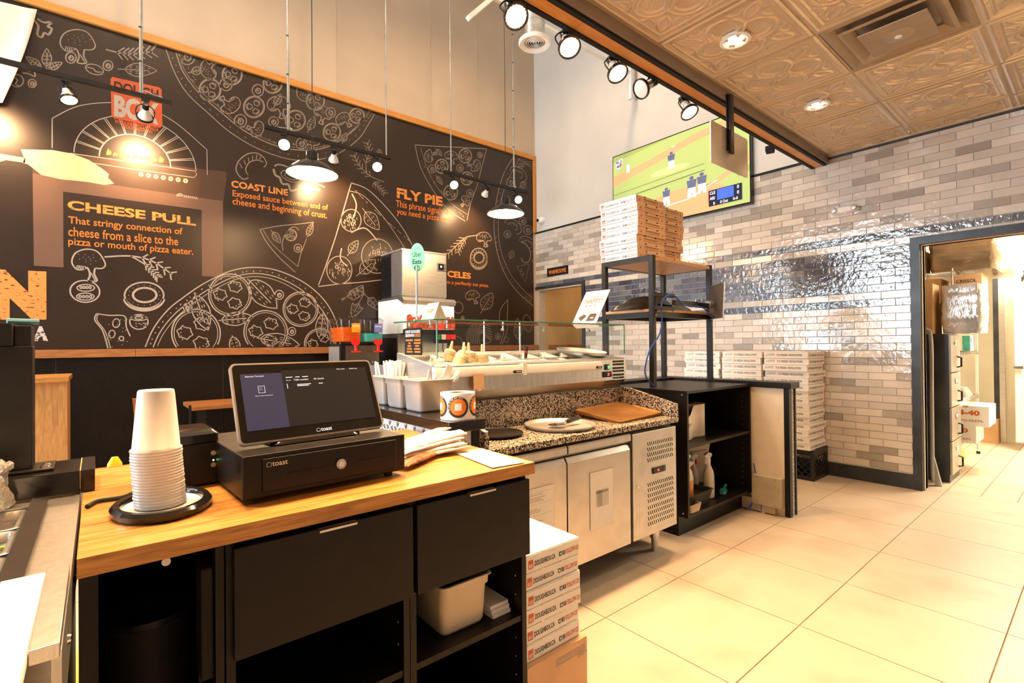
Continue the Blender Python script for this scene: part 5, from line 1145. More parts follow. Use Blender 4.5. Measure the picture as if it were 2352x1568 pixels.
def bottle(lb, x, y, z, rot=(0, 0, 0), h=.12, r=.036, nz=1):
    t = thing('squeeze_bottle', lb, 'bottle', (x, y, z), rot=rot, group='squeeze bottles on the topping fridge')
    MB().lathe([(0, 0), (r * .95, 0), (r, .006), (r, h * .72), (r * .9, h * .8), (r * .86, h * .84), (0, h * .84)], (0, 0, 0), 24).build('body', bottle_m, t, smooth=True, local=True)
    MB().lathe([(r * .98, h * .80), (r * .98, h * .95), (r * .6, h * 1.02), (.010, h * 1.04), (.006, h * 1.04 + (.045 if nz else .006)), (0, h * 1.04 + (.046 if nz else .006))], (0, 0, 0), 20).build('nozzle_cap', bottle_cap, t, smooth=True, local=True)
bottle('tilted cream squeeze bottle leaning at the left front', 1.475, 2.26, 1.14, (0, .45, 0), .12, .038); bottle('tallest cream squeeze bottle in the middle of the group', 1.585, 2.29, 1.13, (0, .02, 0), .135, .042); bottle('cream squeeze bottle at the right of the group', 1.665, 2.26, 1.13, (0, -.03, 0), .125, .036)
bottle('short capped squeeze bottle behind the right one', 1.70, 2.33, 1.13, (0, 0, 0), .115, .03, 0); bottle('white-topped squeeze bottle behind the tilted one', 1.52, 2.42, 1.15, (.1, .2, 0), .13, .034); bottle('cream squeeze bottle at the back of the group', 1.63, 2.42, 1.15, (0, .1, 0), .12, .034)
sp_ = thing('serving_spoon', 'black and red handled spoon standing in a topping pan', 'spoon', (2.10, 2.40, 1.15)); MB().tube([(2.09, 2.39, 1.15), (2.115, 2.41, 1.215)], .005, 8).build('shaft', steel, sp_); MB().tube([(2.113, 2.409, 1.21), (2.128, 2.42, 1.25), (2.14, 2.43, 1.285), (2.142, 2.432, 1.29)], [.010, .011, .013, .006], 10).build('grip', rubber, sp_, smooth=True); MB().tube([(2.1265, 2.419, 1.246), (2.1295, 2.421, 1.254)], .0125, 10).build('red_band', redp, sp_)
round_pan('round steel pan lying over the right end of the topping fridge', (2.585, 2.36, 1.236), .175, pansteel, rot=(.12, .02, 0), h=.022)
tag(MB().cbox((2.42, 2.27, 1.19), (.10, .16, .004), M=Matrix.Rotation(-.45, 3, 'Y')).build('pan_cover', steelh), 'steel pan lid tilted under the round pan', 'lid')
mm = MB(); rows = []
for j in range(5): rows.append([(1.50 + .014 * i, 2.1225 - .001 * j - .002 * math.sin(i), 1.15 - .021 * j + (.010 * math.sin(i * 1.9) if j == 4 else 0)) for i in range(6)])
mm.grid(rows)
tg = mm.build('paper_tag', kraft); tag(tg, 'torn paper tag stuck on the white rail', 'paper tag'); md = tg.modifiers.new('t', 'SOLIDIFY'); md.thickness = .001
# signs on and at the canopy
hs = thing('counter_sign', 'slanted white sign about warming bags on the glass canopy', 'sign', (2.5, 2.26, 1.436))
U, Wv, O = Vector((0, -1, 0)), Vector((.15, 0, .232)), Vector((2.50, 2.365, 1.437)); Wn = Wv.normalized(); Nn = U.cross(Wn); Nn = Nn if Nn.x < 0 else -Nn
def sg(mb, a0, a1, b0, b1, off): return mb.add([O + U * a + Wn * b + Nn * off for a, b in ((a0, b0), (a1, b0), (a1, b1), (a0, b1))], [(0, 1, 2, 3)])
m = MB(); SWd, SHt = .215, .275
for off in (0, -.004): sg(m, 0, SWd, 0, SHt, off)
m.build('panel', white, hs); MB().add([O + U * a + Wn * b + Nn * c for a, b, c in ((0, 0, -.004), (SWd, 0, -.004), (SWd, 0, -.05), (0, 0, -.05))] , [(0, 1, 2, 3)]).build('foot', white, hs)
def st_(txt, a, b, w, h, mm_, bold=0.0):
    m = MB(); put_text(m, txt, O + U * a + Wn * b + Nn * .0012, U, Wn, width=w, height=h, bold=bold); m.build('lettering', mm_, hs)
st_('IT KEEPS OUR CUSTOMERS', .03, .215, .165, .012, inkgrey); st_('HAPPY!', .035, .165, .15, .042, inkorange, .0); st_('ALL FOOD MUST LEAVE', .025, .112, .15, .010, inkgrey); st_('IN A WARMING BAG', .035, .092, .13, .010, inkgrey)
m = MB()
for a in (.06, .10, .14): m.add([O + U * (a + x) + Wn * (.14 + y) + Nn * .0012 for x, y in ((-.005, 0), (.005, 0), (.003, .012), (0, .016), (-.003, .01))], [(0, 1, 2, 3, 4)])
m.build('flame_marks', inkred, hs)
m = MB()
for pts in (((.035, .05), (.075, .078), (.105, .062), (.07, .022)), ((.115, .02), (.185, .02), (.19, .072), (.175, .08), (.135, .08), (.125, .07))): m.add([O + U * x + Wn * y + Nn * .0012 for x, y in pts], [tuple(range(len(pts)))])
m.build('bag_pictures', mat('bag_brown', (0.09, 0.05, 0.035), 0.6, var=0.1), hs); m = MB(); sg(m, .145, .172, .04, .05, .0016); m.build('bag_label', white, hs)
tn = thing('tent_card', 'white folded tent card with orange lettering on the glass canopy', 'tent card', (1.42, 2.38, 1.434))
for s in (-1, 1): MB().add([(1.42 + s * .045, 2.31, 1.4345), (1.42 + s * .045, 2.45, 1.4345), (1.42, 2.44, 1.535), (1.42, 2.32, 1.535)], [(0, 1, 2, 3)]).build('leaf', white, tn)
wd = Vector((.045, 0, .1)).normalized(); m = MB(); put_text(m, 'SKIP', Vector((1.3925, 2.418, 1.478)), (0, -1, 0), wd, width=.07, height=.026, bold=.01, shear=.15); m.build('lettering', inkorange, tn)
us = thing('pickup_sign', 'mint green oval pickup sign on a thin rod', 'sign', (1.315, 2.38, 1.434)); mint = mat('mint_card', (0.16, 0.68, 0.43), 0.5, var=0.02)
MB().cyl((1.315, 2.38, 1.434), (1.318, 2.38, 1.73), .0045, seg=10).build('rod', chrome, us); MB().lathe([(.022, 1.434), (.022, 1.44), (0, 1.442)], (1.315, 2.38, 0), 20).build('base', chrome, us, smooth=True)
un = Vector((-.80, -.60, 0)); uu = Vector((.60, -.80, 0)); oc = Vector((1.322, 2.38, 1.775))
def ov_(off, w, h): return [oc + uu * (w * math.cos(t)) + Vector((0, 0, h * math.sin(t))) + un * off for t in [2 * PI * i / 40 for i in range(40)]]
MB().loft([ov_(.003, .043, .076), ov_(-.001, .043, .076)]).build('card', mint, us)
for t_, z, w, h in (('Uber', .002, .052, .028), ('Eats', -.036, .052, .026)):
    m = MB(); put_text(m, t_, oc - uu * (w / 2) + Vector((0, 0, z)) + un * .0042, uu, (0, 0, 1), width=w, height=h, bold=.0 if t_ == 'Uber' else .02); m.build('lettering', ink, us)
m = MB(); put_text(m, 'PICK UP HERE', oc - uu * .02 + Vector((0, 0, .046)) + un * .0042, uu, (0, 0, 1), width=.04, height=.005); m.build('lettering', ink, us)
rg = MB().lathe([(.013, -.002), (.016, -.002), (.016, .002), (.013, .002)], oc + Vector((0, 0, -.058)) + un * .006, 20, un.to_track_quat('Z', 'Y').to_matrix(), closed=True).build('ring_clip', chrome, us, smooth=True)
mn = thing('drizzle_menu', 'small black toppings menu taped on the left canopy glass', 'menu', (1.297, 2.38, 1.25))
BX('card', blackmat, mn, 1.292, 1.2965, 2.29, 2.472, 1.252, 1.395)
def mt(txt, y0, z, w, h, mm_):
    m = MB(); put_text(m, txt, (1.2913, y0, z), (0, -1, 0), (0, 0, 1), width=w, height=h, bold=.02); m.build('lettering', mm_, mn)
mt('COMPLETE YOUR DOUGHBOX', 2.464, 1.368, .163, .016, paper); mt('CREATION WITH A', 2.462, 1.348, .10, .016, paper); mt('DRIZZLE', 2.355, 1.348, .055, .016, inkorange)
m = MB()
for i in range(5):
    for y0, w in ((2.462, (.08, .03, .04, .06, .07)[i]), (2.368, (.07, .075, .04, .065, .07)[i])):
        c = 2.42 if y0 > 2.4 else 2.335
        for k in range(int(w / .008)): m.box(1.2908, 1.2914, c - w / 2 + .008 * k, c - w / 2 + .008 * k + .006, 1.326 - .0155 * i, 1.335 - .0155 * i)
m.build('flavour_list', inkorange, mn)
# clips holding tickets left of the fridge and the steel end shelf
es = thing('steel_ledge', 'upright steel end panel with binder clips left of the topping fridge', 'panel', (1.25, 2.6, 1.0)); BX('panel', steel, es, 1.288, 1.292, 2.57, 2.95, .99, 1.19); BX('panel_side', steel, es, 1.2925, 1.40, 2.57, 2.575, .99, 1.19)
for y in (2.62, 2.88): MB().lathe([(.018, 0), (.012, .005), (0, .006)], (1.286, y, 1.20), 14, Matrix.Rotation(-PI / 2, 3, 'Y')).build('clip', blackmetal, es, smooth=True)
# ------------------------------------------------------------------ pizza boxes
def box_proto(w, d, h, front, side, fm, sm, name='pizza_box'):
    """box with lid lip; w along x, d along y; prints on the -y face (front) and -x face (side)"""
    t = thing(name, 'x', 'pizza box', (0, 0, 0))
    MB().box(0, w, 0, d, .0005, h - .004).build('tray', fm, t, local=True); MB().box(-.0008, w + .0008, .002, d + .0008, h - .0038, h - .0006).build('lid', whitebox, t, local=True)
    m = MB(); m.box(w * .28, w * .34, -.0008, .0002, h - .008, h - .0005).box(w * .66, w * .72, -.0008, .0002, h - .008, h - .0005).build('lid_tabs', blackmat if front == 'franchise' else fm, t, local=True)
    def put(nm, mm, *items):
        m = MB()
        for it in items: put_text(m, it[0], it[1], it[2], (0, 0, 1), width=it[3], height=it[4], bold=it[5] if len(it) > 5 else .02)
        m.build(nm, mm, t, local=True)
    def follow(face):
        # logo square, web address, social squares, FOLLOW US!
        if face == 'y': P_ = lambda f: (f * w, -.0009, 0); u = (1, 0, 0); L = w
        else: P_ = lambda f: (-.0012, d - f * d, 0); u = (0, -1, 0); L = d
        def at(f, z): p = P_(f); return (p[0], p[1], z)
        U = Vector(u); m = MB(); a = Vector(at(.035, h * .18)); m.quad(a, a + U * L * .085, a + U * L * .085 + Vector((0, 0, h * .5)), a + Vector((0, 0, h * .5))); m.build('logo_square', inkred, t, local=True)
        n_ = Vector((0, -.0004, 0)) if face == 'y' else Vector((-.0004, 0, 0))
        m = MB(); put_text(m, 'BOX', Vector(at(.045, h * .25)) + n_, u, (0, 0, 1), width=L * .065, height=h * .2, bold=.03); m.build('logo_text', paper, t, local=True)
        put('web_address', ink, ('DOUGHBOX.CA', at(.145, h * .26), u, L * .38, h * .30))
        m = MB()
        for f in (.60, .665):
            q = Vector(at(f, h * .27)); m.quad(q, q + U * L * .05, q + U * L * .05 + Vector((0, 0, h * .26)), q + Vector((0, 0, h * .26)))
        m.build('social_squares', ink, t, local=True)
        m = MB(); q = Vector(at(.612, h * .33)) + n_; m.quad(q, q + U * L * .026, q + U * L * .026 + Vector((0, 0, h * .14)), q + Vector((0, 0, h * .14))); put_text(m, 'f', Vector(at(.68, h * .29)) + n_, u, (0, 0, 1), width=L * .02, height=h * .22, bold=.03); m.build('social_marks', paper, t, local=True)
        put('slogan', inkred, ('FOLLOW US!', at(.735, h * .26), u, L * .245, h * .30))
    if side == 'follow': MB().quad((-.001, 0, .001), (-.001, d, .001), (-.001, d, h - .002), (-.001, 0, h - .002)).build('side_face', sm, t, local=True); follow('x')
    if front == 'follow': follow('y')
    if front == 'franchise':
        put('print_dark', ink, ('FOR FRANCHISE INFORMATION', (w * .26, -.0009, h * .50), (1, 0, 0), w * .52, h * .16), ); put('print_red', inkred, ('VISIT DOUGHBOX.CA/FRANCHISE', (w * .26, -.0009, h * .22), (1, 0, 0), w * .52, h * .16))
        m = MB()
        for f in (.10, .86): m.add([(f * w + x * w, -.0009, h * .25 + z * h) for x, z in ((0, 0), (.035, 0), (.05, .16), (.03, .24), (.028, .42), (.008, .22), (-.008, .12))], [tuple(range(7))])
        m.build('flame_marks', inkred, t, local=True)
    if front == 'revolution':
        # printed on the -x face here, the -y face carries the second line
        for txt, f0, wd, mm in (('THE', .30, .09, inkred), ('PIZZA', .41, .15, ink), ('R', .58, .03, inkred), ('EVOLUTION', .612, .26, ink)): put('print_line', mm, (txt, (-.0009, d - f0 * d, h * .36), (0, -1, 0), wd * d, h * .32))
        m = MB()
        for k in range(6): m.quad(*[(-.0009, d * (1 - .06 - .035 * k) + y, h * z) for y, z in ((0, .35), (-.004, .35), (-.006, .62 + .03 * k), (.001, .62 + .03 * k))])
        m.build('print_icons', inkgrey, t, local=True)
        put('print_line', ink, ('DOUBLES', (w * .18, -.0009, h * .32), (1, 0, 0), w * .30, h * .30)); put('print_line', ink, ('ON', (w * .51, -.0009, h * .32), (1, 0, 0), w * .10, h * .30)); put('print_line', inkred, ('FLIPSIDE', (w * .64, -.0009, h * .32), (1, 0, 0), w * .30, h * .30))
        MB().quad(*[(w * x, -.0009, h * z) for x, z in ((.08, .3), (.13, .3), (.13, .65), (.08, .65))]).build('logo_square', inkred, t, local=True)
    return t
def stack(proto, n, x, y, z0, h, lab, group, jit=.006, dx=None):
    for i in range(n):
        o = copy_tree(proto); o.location = (x + random.uniform(-jit, jit) + (dx[i] if dx else 0), y + random.uniform(-jit, jit), z0 + h * i); o.rotation_euler = (0, 0, random.gauss(0, .012)); o['label'] = lab % nth(n - 1 - i); o['group'] = group
def drop(proto):
    for c in list(proto.children): bpy.data.objects.remove(c, do_unlink=True)
    bpy.data.objects.remove(proto, do_unlink=True)
pA = box_proto(.365, .355, .0595, 'franchise', 'follow', kraft, whitebox)
stack(pA, 8, 3.145, 2.29, 1.953, .0603, 'kraft pizza box, %s in the nearer rack stack', 'nearer pizza box stack on the rack')
stack(pA, 8, 3.525, 2.36, 1.953, .0603, 'kraft pizza box, %s in the rear rack stack', 'rear pizza box stack on the rack', dx=[-.02, -.02, -.015, -.01, 0, .005, .01, .02])
drop(pA)
pB = box_proto(.256, .262, .0575, 'follow', '', whitebox, whitebox)
stack(pB, 6, 1.087, 1.245, .250, .0587, 'small white pizza box, %s in the floor stack', 'pizza boxes on the floor carton', jit=.004); drop(pB)
ct = thing('floor_carton', 'cardboard shipping carton on the floor under the white boxes', 'carton', (1.22, 1.39, 0)); BX('body', kraft, ct, 1.07, 1.356, 1.225, 1.56, 0, .244)
for a, b in ((1.225, 1.39), (1.3925, 1.56)): BX('flap', kraft, ct, 1.07, 1.356, a, b, .2445, .248)
m = MB(); put_text(m, 'Sysco', (1.305, 1.2243, .185), (1, 0, 0), (0, 0, 1), height=.022, bold=.01)
for k in range(4): m.box(1.20, 1.345, 1.2242, 1.2248, .222 - .007 * k, .2245 - .007 * k)
m.build('print', inkgrey, ct)
pC = box_proto(.40, .40, .0605, 'revolution', '', whitebox, whitebox)
lbs = 'white pizza box, %s in the ' + 'stack %s behind the half wall'
for q, (x, y, nm, n) in enumerate(((5.085, 1.815, 'on the milk crate', 15), (5.07, 2.235, 'in the middle', 15), (5.06, 2.66, 'left beside the rack post', 15))):
    z0 = .288
    stack(pC, n, x, y, z0, .0614, 'white pizza box, %s, stack ' + nm, 'white box stack ' + nm, jit=.008)
drop(pC)
def milk_crate(x, y, lb):
    t = thing('milk_crate', lb, 'crate', (x, y, 0)); w = .36; h = .285; pl = mat('crate_plastic', (0.014, 0.012, 0.011), 0.4, var=0.1)
    m = MB()
    for zz in ((0, .035), (h - .05, h)):
        m.box(x, x + w, y, y + .012, *zz).box(x, x + w, y + w - .012, y + w, *zz).box(x, x + .012, y + .012, y + w - .012, *zz).box(x + w - .012, x + w, y + .012, y + w - .012, *zz)
    for cx, cy in ((x, y), (x + w - .03, y), (x, y + w - .03), (x + w - .03, y + w - .03)): m.box(cx, cx + .03, cy, cy + .03, .035, h - .05)
    m.build('frame', pl, t); BX('base', pl, t, x + .012, x + w - .012, y + .012, y + w - .012, 0, .008)
    m = MB()
    for k in range(-4, 6):
        for s in (1, -1):
            a = x + .03 + .06 * k + (.1 if s < 0 else 0); p0, p1 = Vector((a, y + .006, .035)), Vector((a + s * .2, y + .006, h - .05))
            lo, hi = x + .03, x + w - .03
            def clipx(p0, p1):
                d = p1 - p0; t0, t1 = 0, 1
                for L_, sg_ in ((lo, 1), (hi, -1)):
                    if abs(d.x) < 1e-6: continue
                    tt = (L_ - p0.x) / d.x
                    if d.x * sg_ > 0: t0 = max(t0, tt)
                    else: t1 = min(t1, tt)
                return (p0 + d * t0, p0 + d * t1) if t1 > t0 else None
            c = clipx(p0, p1)
            if c:
                m.cyl(c[0], c[1], .004, seg=5)
                q = [Vector((x + .006, y + (v.x - x), v.z)) for v in c]; m.cyl(q[0], q[1], .004, seg=5)
    m.build('lattice', pl, t)
milk_crate(5.13, 1.79, 'black plastic milk crate on the floor against the tile wall'); milk_crate(5.12, 2.22, 'black milk crate under the middle box stack'); milk_crate(5.11, 2.66, 'black milk crate under the left box stack')
# ------------------------------------------------------------------ black shelf cabinet
sc = thing('shelf_cabinet', 'black open shelf cabinet between the prep counter and the half wall', 'cabinet', (3.47, 2.1, 0))
cx0, cx1, cy0, cy1, cz = 3.012, 3.925, 1.812, 2.45, .982
BX('side_panel', black, sc, cx0, cx0 + .02, cy0, cy1, .135, cz - .0205); BX('side_panel', black, sc, cx1 - .02, cx1, cy0, cy1, .135, cz - .0205); BX('top', black, sc, cx0, cx1, cy0, cy1, cz - .02, cz, .0015); BX('back_panel', blackmat, sc, cx0 + .02, cx1 - .02, cy1 - .012, cy1, .155, cz - .0205)
BX('bottom', black, sc, cx0 + .02, cx1 - .02, cy0, cy1 - .012, .135, .155); BX('shelf', black, sc, cx0 + .0205, cx1 - .0205, cy0 + .004, cy1 - .0125, .595, .615); BX('plinth', black, sc, cx0, cx1, 1.885, 1.90, 0, .1345); BX('plinth_side', black, sc, cx0, cx0 + .016, 1.9005, cy1, 0, .1345)
m = MB()
for z in [.20 + .045 * k for k in range(8)] + [.66 + .045 * k for k in range(6)]: m.cyl((cx1 - .0205, 1.87, z), (cx1 - .022, 1.87, z), .003, seg=6)
m.build('peg_holes', inkgrey, sc)
m = MB()
for y, z in ((1.85, .955), (2.2, .955), (1.85, .16)): m.lathe([(.006, 0), (.004, .002), (0, .0025)], (cx0, y, z), 10, Matrix.Rotation(-PI / 2, 3, 'Y'))
m.build('screws', chrome, sc)
towel = mat('towel_paper', (0.72, 0.62, 0.50), 0.85, var=0.03)
pt = thing('paper_towel_roll', 'large roll of paper towel with a loose sheet on the upper shelf', 'paper towel', (3.43, 2.05, .616))
MB().lathe([(.022, .0), (.1, .0), (.1, .235), (.022, .235)], (3.44, 2.04, .616), 40, closed=True).build('roll', towel, pt, smooth=True); MB().lathe([(0, 0), (.0215, 0), (.0215, .245), (0, .246)], (3.44, 2.04, .616), 16).build('core', blackmat, pt)
rows = []
for j in range(7):
    z = .618 + .038 * j; rows.append([Vector((3.44, 2.04, 0)).lerp(Vector((3.44, 2.04, 0)), 0) + Vector((-.04 - .035 * i, -.094 - .004 * i + .012 * math.sin(i * .9), z - (.018 * max(0, i - 2) if j > 3 else 0))) for i in range(8)])
m = MB()
m.grid(rows)
o = m.build('loose_sheet', towel, pt, smooth=True)
def rag(lb, c, s, m_): 
    R_ = [[(c[0] + s * (1 - .2 * j) * math.cos(t) * (1 + .25 * math.sin(3 * t + j)), c[1] + s * .7 * (1 - .2 * j) * math.sin(t), c[2] + s * .28 * j) for t in [2 * PI * i / 14 for i in range(14)]] for j in range(4)]
    return tag(MB().loft(R_).build('cleaning_cloth', m_, None, smooth=True), lb, 'cloth')
rag('crumpled cloth right of the paper towel roll', (3.60, 2.10, .616), .06, towel); rag('crumpled cloth at the left of the upper shelf', (3.11, 1.93, .616), .065, towel)
def spray(lb, x, y, z, rz, liquid, trig, hh=.20, lab=None):
    t = thing('spray_bottle', lb, 'spray bottle', (x, y, z), rz, group='spray bottles in the shelf cabinet'); bm_c = mat('bottle_haze', (0.72, 0.66, 0.58), 0.35, var=0.03)
    MB().lathe([(0, 0), (.036, 0), (.04, .006), (.04, hh * .62), (.034, hh * .75), (.016, hh * .92), (.014, hh)], (0, 0, 0), 22).build('body', bm_c, t, smooth=True, local=True)
    if liquid: MB().lathe([(.0405, .008), (.0405, hh * .5)], (0, 0, 0), 22).build('liquid', mat('cleaner_' + liquid[0], liquid[1], 0.3, var=0.02), t, smooth=True, local=True)
    MB().cyl((0, 0, hh), (0, 0, hh + .03), .016, seg=16).build('collar', white, t, smooth=True, local=True)
    h_ = MB().prism([(-.065, hh + .045), (-.06, hh + .062), (-.01, hh + .075), (.035, hh + .06), (.04, hh + .045), (.015, hh + .03), (-.02, hh + .03)], 'y', -.012, .012).build('spray_head', white, t, local=True, bevel=.003)
    MB().prism([(-.045, hh + .04), (-.03, hh + .035), (-.035, hh + .01), (-.042, hh - .01), (-.048, hh - .008)], 'y', -.007, .007).build('trigger', trig, t, local=True)
    if lab: MB().lathe([(.041, hh * .2), (.041, hh * .5)], (0, 0, 0), 22).build('label_band', lab, t, smooth=True, local=True)
labm = mat('bottle_label', (0.62, 0.30, 0.20), 0.6, var=0.3, vscale=40)
spray('spray bottle with orange liquid standing in the caddy', 3.20, 1.93, .225, .1, ('orange', (0.72, 0.28, 0.08)), white, .225); spray('spray bottle with red trigger behind the orange one', 3.36, 2.02, .225, PI, None, redp, .13); spray('tall clear spray bottle standing right of the caddy', 3.50, 1.935, .1555, .05, ('clear', (0.66, 0.58, 0.47)), white, .26); spray('pale spray bottle at the left end of the caddy', 3.105, 1.95, .225, .2, ('milky', (0.70, 0.66, 0.58)), white, .18); spray('red-triggered bottle behind the tall clear bottle', 3.60, 2.12, .1555, PI, ('red', (0.6, 0.5, 0.42)), redp, .20)
cdy = thing('cleaning_caddy', 'dark plastic caddy carrying spray bottles on the lower shelf', 'caddy', (3.24, 1.96, .156)); MB().loft([[(x, y, .1565) for x, y in rrect(.28, .20, .02, 4, 3.24, 1.97)], [(x, y, .25) for x, y in rrect(.34, .25, .03, 4, 3.24, 1.97)], [(x, y, .256) for x, y in rrect(.355, .262, .03, 4, 3.24, 1.97)], [(x, y, .256) for x, y in rrect(.33, .24, .03, 4, 3.24, 1.97)], [(x, y, .22) for x, y in rrect(.32, .23, .03, 4, 3.24, 1.97)]]).build('tray', mat('caddy_plastic', (0.05, 0.045, 0.04), 0.45, var=0.05), cdy, smooth=True)
ns = thing('notice_board', 'white printed notice leaning inside the lower shelf', 'notice', (3.72, 2.2, .156), rot=(math.radians(12), 0, math.radians(-14))); LB('sheet', mat('notice_paper', (0.60, 0.52, 0.43), 0.7, var=0.03), ns, -.13, .13, 0, .003, .002, .385)
m = MB()
for k in range(5): m.box(-.07, .10, -.001, 0, .14 + .022 * k, .1415 + .022 * k)
for x in (-.07, -.01, .03, .06, .1): m.box(x, x + .0015, -.001, 0, .14, .29)
for k in range(3): m.box(-.07, .10, -.001, 0, .235 + .022 * k, .2365 + .022 * k)
m.box(-.07, .10, -.0008, 0, .28, .292); m.build('table_print', inkgrey, ns, local=True)
br = thing('scrub_brush', 'turquoise scrub brush lying on the lower shelf', 'brush', (3.72, 1.93, .157), .35); tq = mat('turquoise', (0.03, 0.33, 0.38), 0.4, var=0.05); MB().loft([[(x, y, .008) for x, y in rrect(.10, .05, .02, 4, -.05, 0)], [(x, y, .022) for x, y in rrect(.10, .045, .02, 4, -.05, 0)]]).build('head', tq, br, smooth=True, local=True); MB().tube(bez([(-.01, 0, .018), (.03, 0, .03), (.08, 0, .026), (.12, 0, .018)], 5), .009, 8).build('handle', tq, br, smooth=True, local=True); MB().box(-.09, -.01, -.02, .02, 0, .009).build('bristles', white, br, local=True)
eg = thing('pulp_carton', 'grey pulp drink carrier at the left of the lower shelf', 'carton', (3.13, 1.85, .156)); MB().loft([[(x, y, .157) for x, y in rrect(.12, .07, .015, 4, 3.115, 1.853)], [(x, y, .21) for x, y in rrect(.145, .085, .015, 4, 3.115, 1.853)], [(x, y, .21) for x, y in rrect(.13, .07, .012, 4, 3.115, 1.853)], [(x, y, .17) for x, y in rrect(.12, .06, .012, 4, 3.115, 1.853)]]).build('tray', mat('pulp', (0.50, 0.38, 0.26), 0.9, var=0.1, bump=.2), eg, smooth=True)
# ------------------------------------------------------------------ second half wall with board and junction box
h2 = thing('half_wall', 'half wall end with black cap, beige board and patterned tile strip', 'half wall', (4.01, 2.0, 0))
BX('core', mat('beige_board', (0.72, 0.62, 0.48), 0.6, var=0.02, vscale=15), h2, 3.946, 4.04, 1.575, 2.64, 0, .955); BX('end_post', black, h2, 3.94, 3.985, 1.536, 1.574, 0, .955); BX('end_post', black, h2, 4.045, 4.066, 1.536, 1.575, 0, .955); BX('tile_strip', patbase, h2, 3.986, 4.044, 1.545, 1.574, 0, .955)
pat_motif(MB(), 'y', 3.988, 4.043, 0.0, .95, 1.5438, .055).build('leaf_pattern', patdark, h2); BX('outer_tile', patbase, h2, 4.0405, 4.06, 1.576, 2.64, 0, .955)
BX('cap', black, h2, 3.926, 4.09, 1.518, 2.66, .956, 1.0, .003); BX('cap', black, h2, 2.95, 3.925, 2.50, 2.66, .956, 1.0, .003); BX('core', black, h2, 2.97, 3.945, 2.52, 2.64, 0, .955)
jb = thing('junction_box', 'grey-beige metal junction box at the foot of the beige board', 'junction box', (3.9, 1.7, .06)); jm = mat('junction_paint', (0.50, 0.44, 0.32), 0.45, 0.2, var=0.06)
BX('case', jm, jb, 3.885, 3.945, 1.578, 1.795, .065, .285, .003); BX('lower_case', jm, jb, 3.90, 3.945, 1.63, 1.88, .01, .10); m = MB()
for y in (1.62, 1.75):
    for z in (.085, .27): m.lathe([(.006, 0), (.004, .003), (0, .0035)], (3.885, y, z), 10, Matrix.Rotation(-PI / 2, 3, 'Y'))
m.build('screws', chrome, jb); MB().cyl((3.91, 1.72, 0), (3.91, 1.72, .066), .018, seg=14).build('conduit', conduit, jb); MB().tube(bez([(3.905, 1.80, .06), (3.895, 1.81, .03), (3.88, 1.82, .006)], 5), .008, 8).build('cable', cable_blue, jb); MB().tube(bez([(3.935, 1.80, .36), (3.93, 1.79, .32), (3.93, 1.785, .288)], 5), .004, 6).build('cable', cable_blue, jb)
# ------------------------------------------------------------------ steel rack on the cabinet
rk = thing('storage_rack', 'black steel rack with oak shelves standing on the shelf cabinet', 'rack', (3.54, 2.38, .983))
rx0, rx1, ry0, ry1 = 3.12, 3.97, 2.14, 2.47; tb_ = .038
ry1 = 2.62
for x in (rx0, rx1 - tb_):
    for y in (ry0, ry1 - tb_): BX('post', blackmetal, rk, x, x + tb_, y, y + tb_, .984 if not (x > 3.9 or y > 2.5) else 1.001, 1.952, .0015)
for z in (1.952 - tb_, 1.535 - tb_):
    for x in (rx0, rx1 - tb_): BX('rail', blackmetal, rk, x, x + tb_, ry0 + tb_, ry1 - tb_, z, z + tb_)
    for y in ((ry0, ry1 - tb_) if z < 1.6 else (ry1 - tb_,)): BX('rail', blackmetal, rk, rx0 + tb_, rx1 - tb_, y, y + tb_, z, z + tb_)
BX('shelf_board', shelfwood, rk, rx0 + tb_, rx1 - tb_ - .001, ry0 + .002, ry1 - tb_, 1.917, 1.94); BX('shelf_board', shelfwood, rk, rx0 + .002, rx1 - .002, ry0 + .003, ry1 - .003, 1.536, 1.556)
for i, (x, y, z, s) in enumerate(((3.30, 2.38, 1.557, 1.0), (3.66, 2.38, 1.557, .95), (3.40, 2.40, 1.605, .9))):
    m = MB(); R_ = []
    for j in range(5):
        f = 1 - .10 * j; R_.append([(x + .20 * s * f * cx_ * (1 + .04 * math.sin(7 * k + j)), y + .19 * s * f * cy_, z + .016 * j + .004 * math.sin(5 * k + 2 * j)) for k, (cx_, cy_) in enumerate(rrect(1.9, 1.9, .3, 4))])
    tag(m.loft(R_).build('delivery_bag', mat('bag_nylon', (0.012, 0.010, 0.009), 0.32, var=0.2, bump=.5, bscale=14), None, smooth=True), ('left', 'right', 'upper')[i] + ' black folded delivery bag on the middle rack shelf', 'bag', 'delivery bags on the rack')
ma = thing('monitor_arm', 'black double monitor arm clamped to the rack post', 'monitor arm', (3.14, 2.12, 1.6))
MB().box(3.118, 3.16, 2.128, 2.1395, 1.50, 1.70).build('bracket', blackmetal, ma, bevel=.004)
for z in (1.685, 1.51): MB().lathe([(.008, 0), (.006, .004), (0, .005)], (3.139, 2.128, z), 12, Matrix.Rotation(PI / 2, 3, 'X')).build('bolt', chrome, ma, smooth=True)
for z in (1.545, 1.64): MB().cbox((3.20, 2.105, z + .015), (.24, .025, .03), -.06).build('fork_arm', blackmetal, ma, bevel=.003)
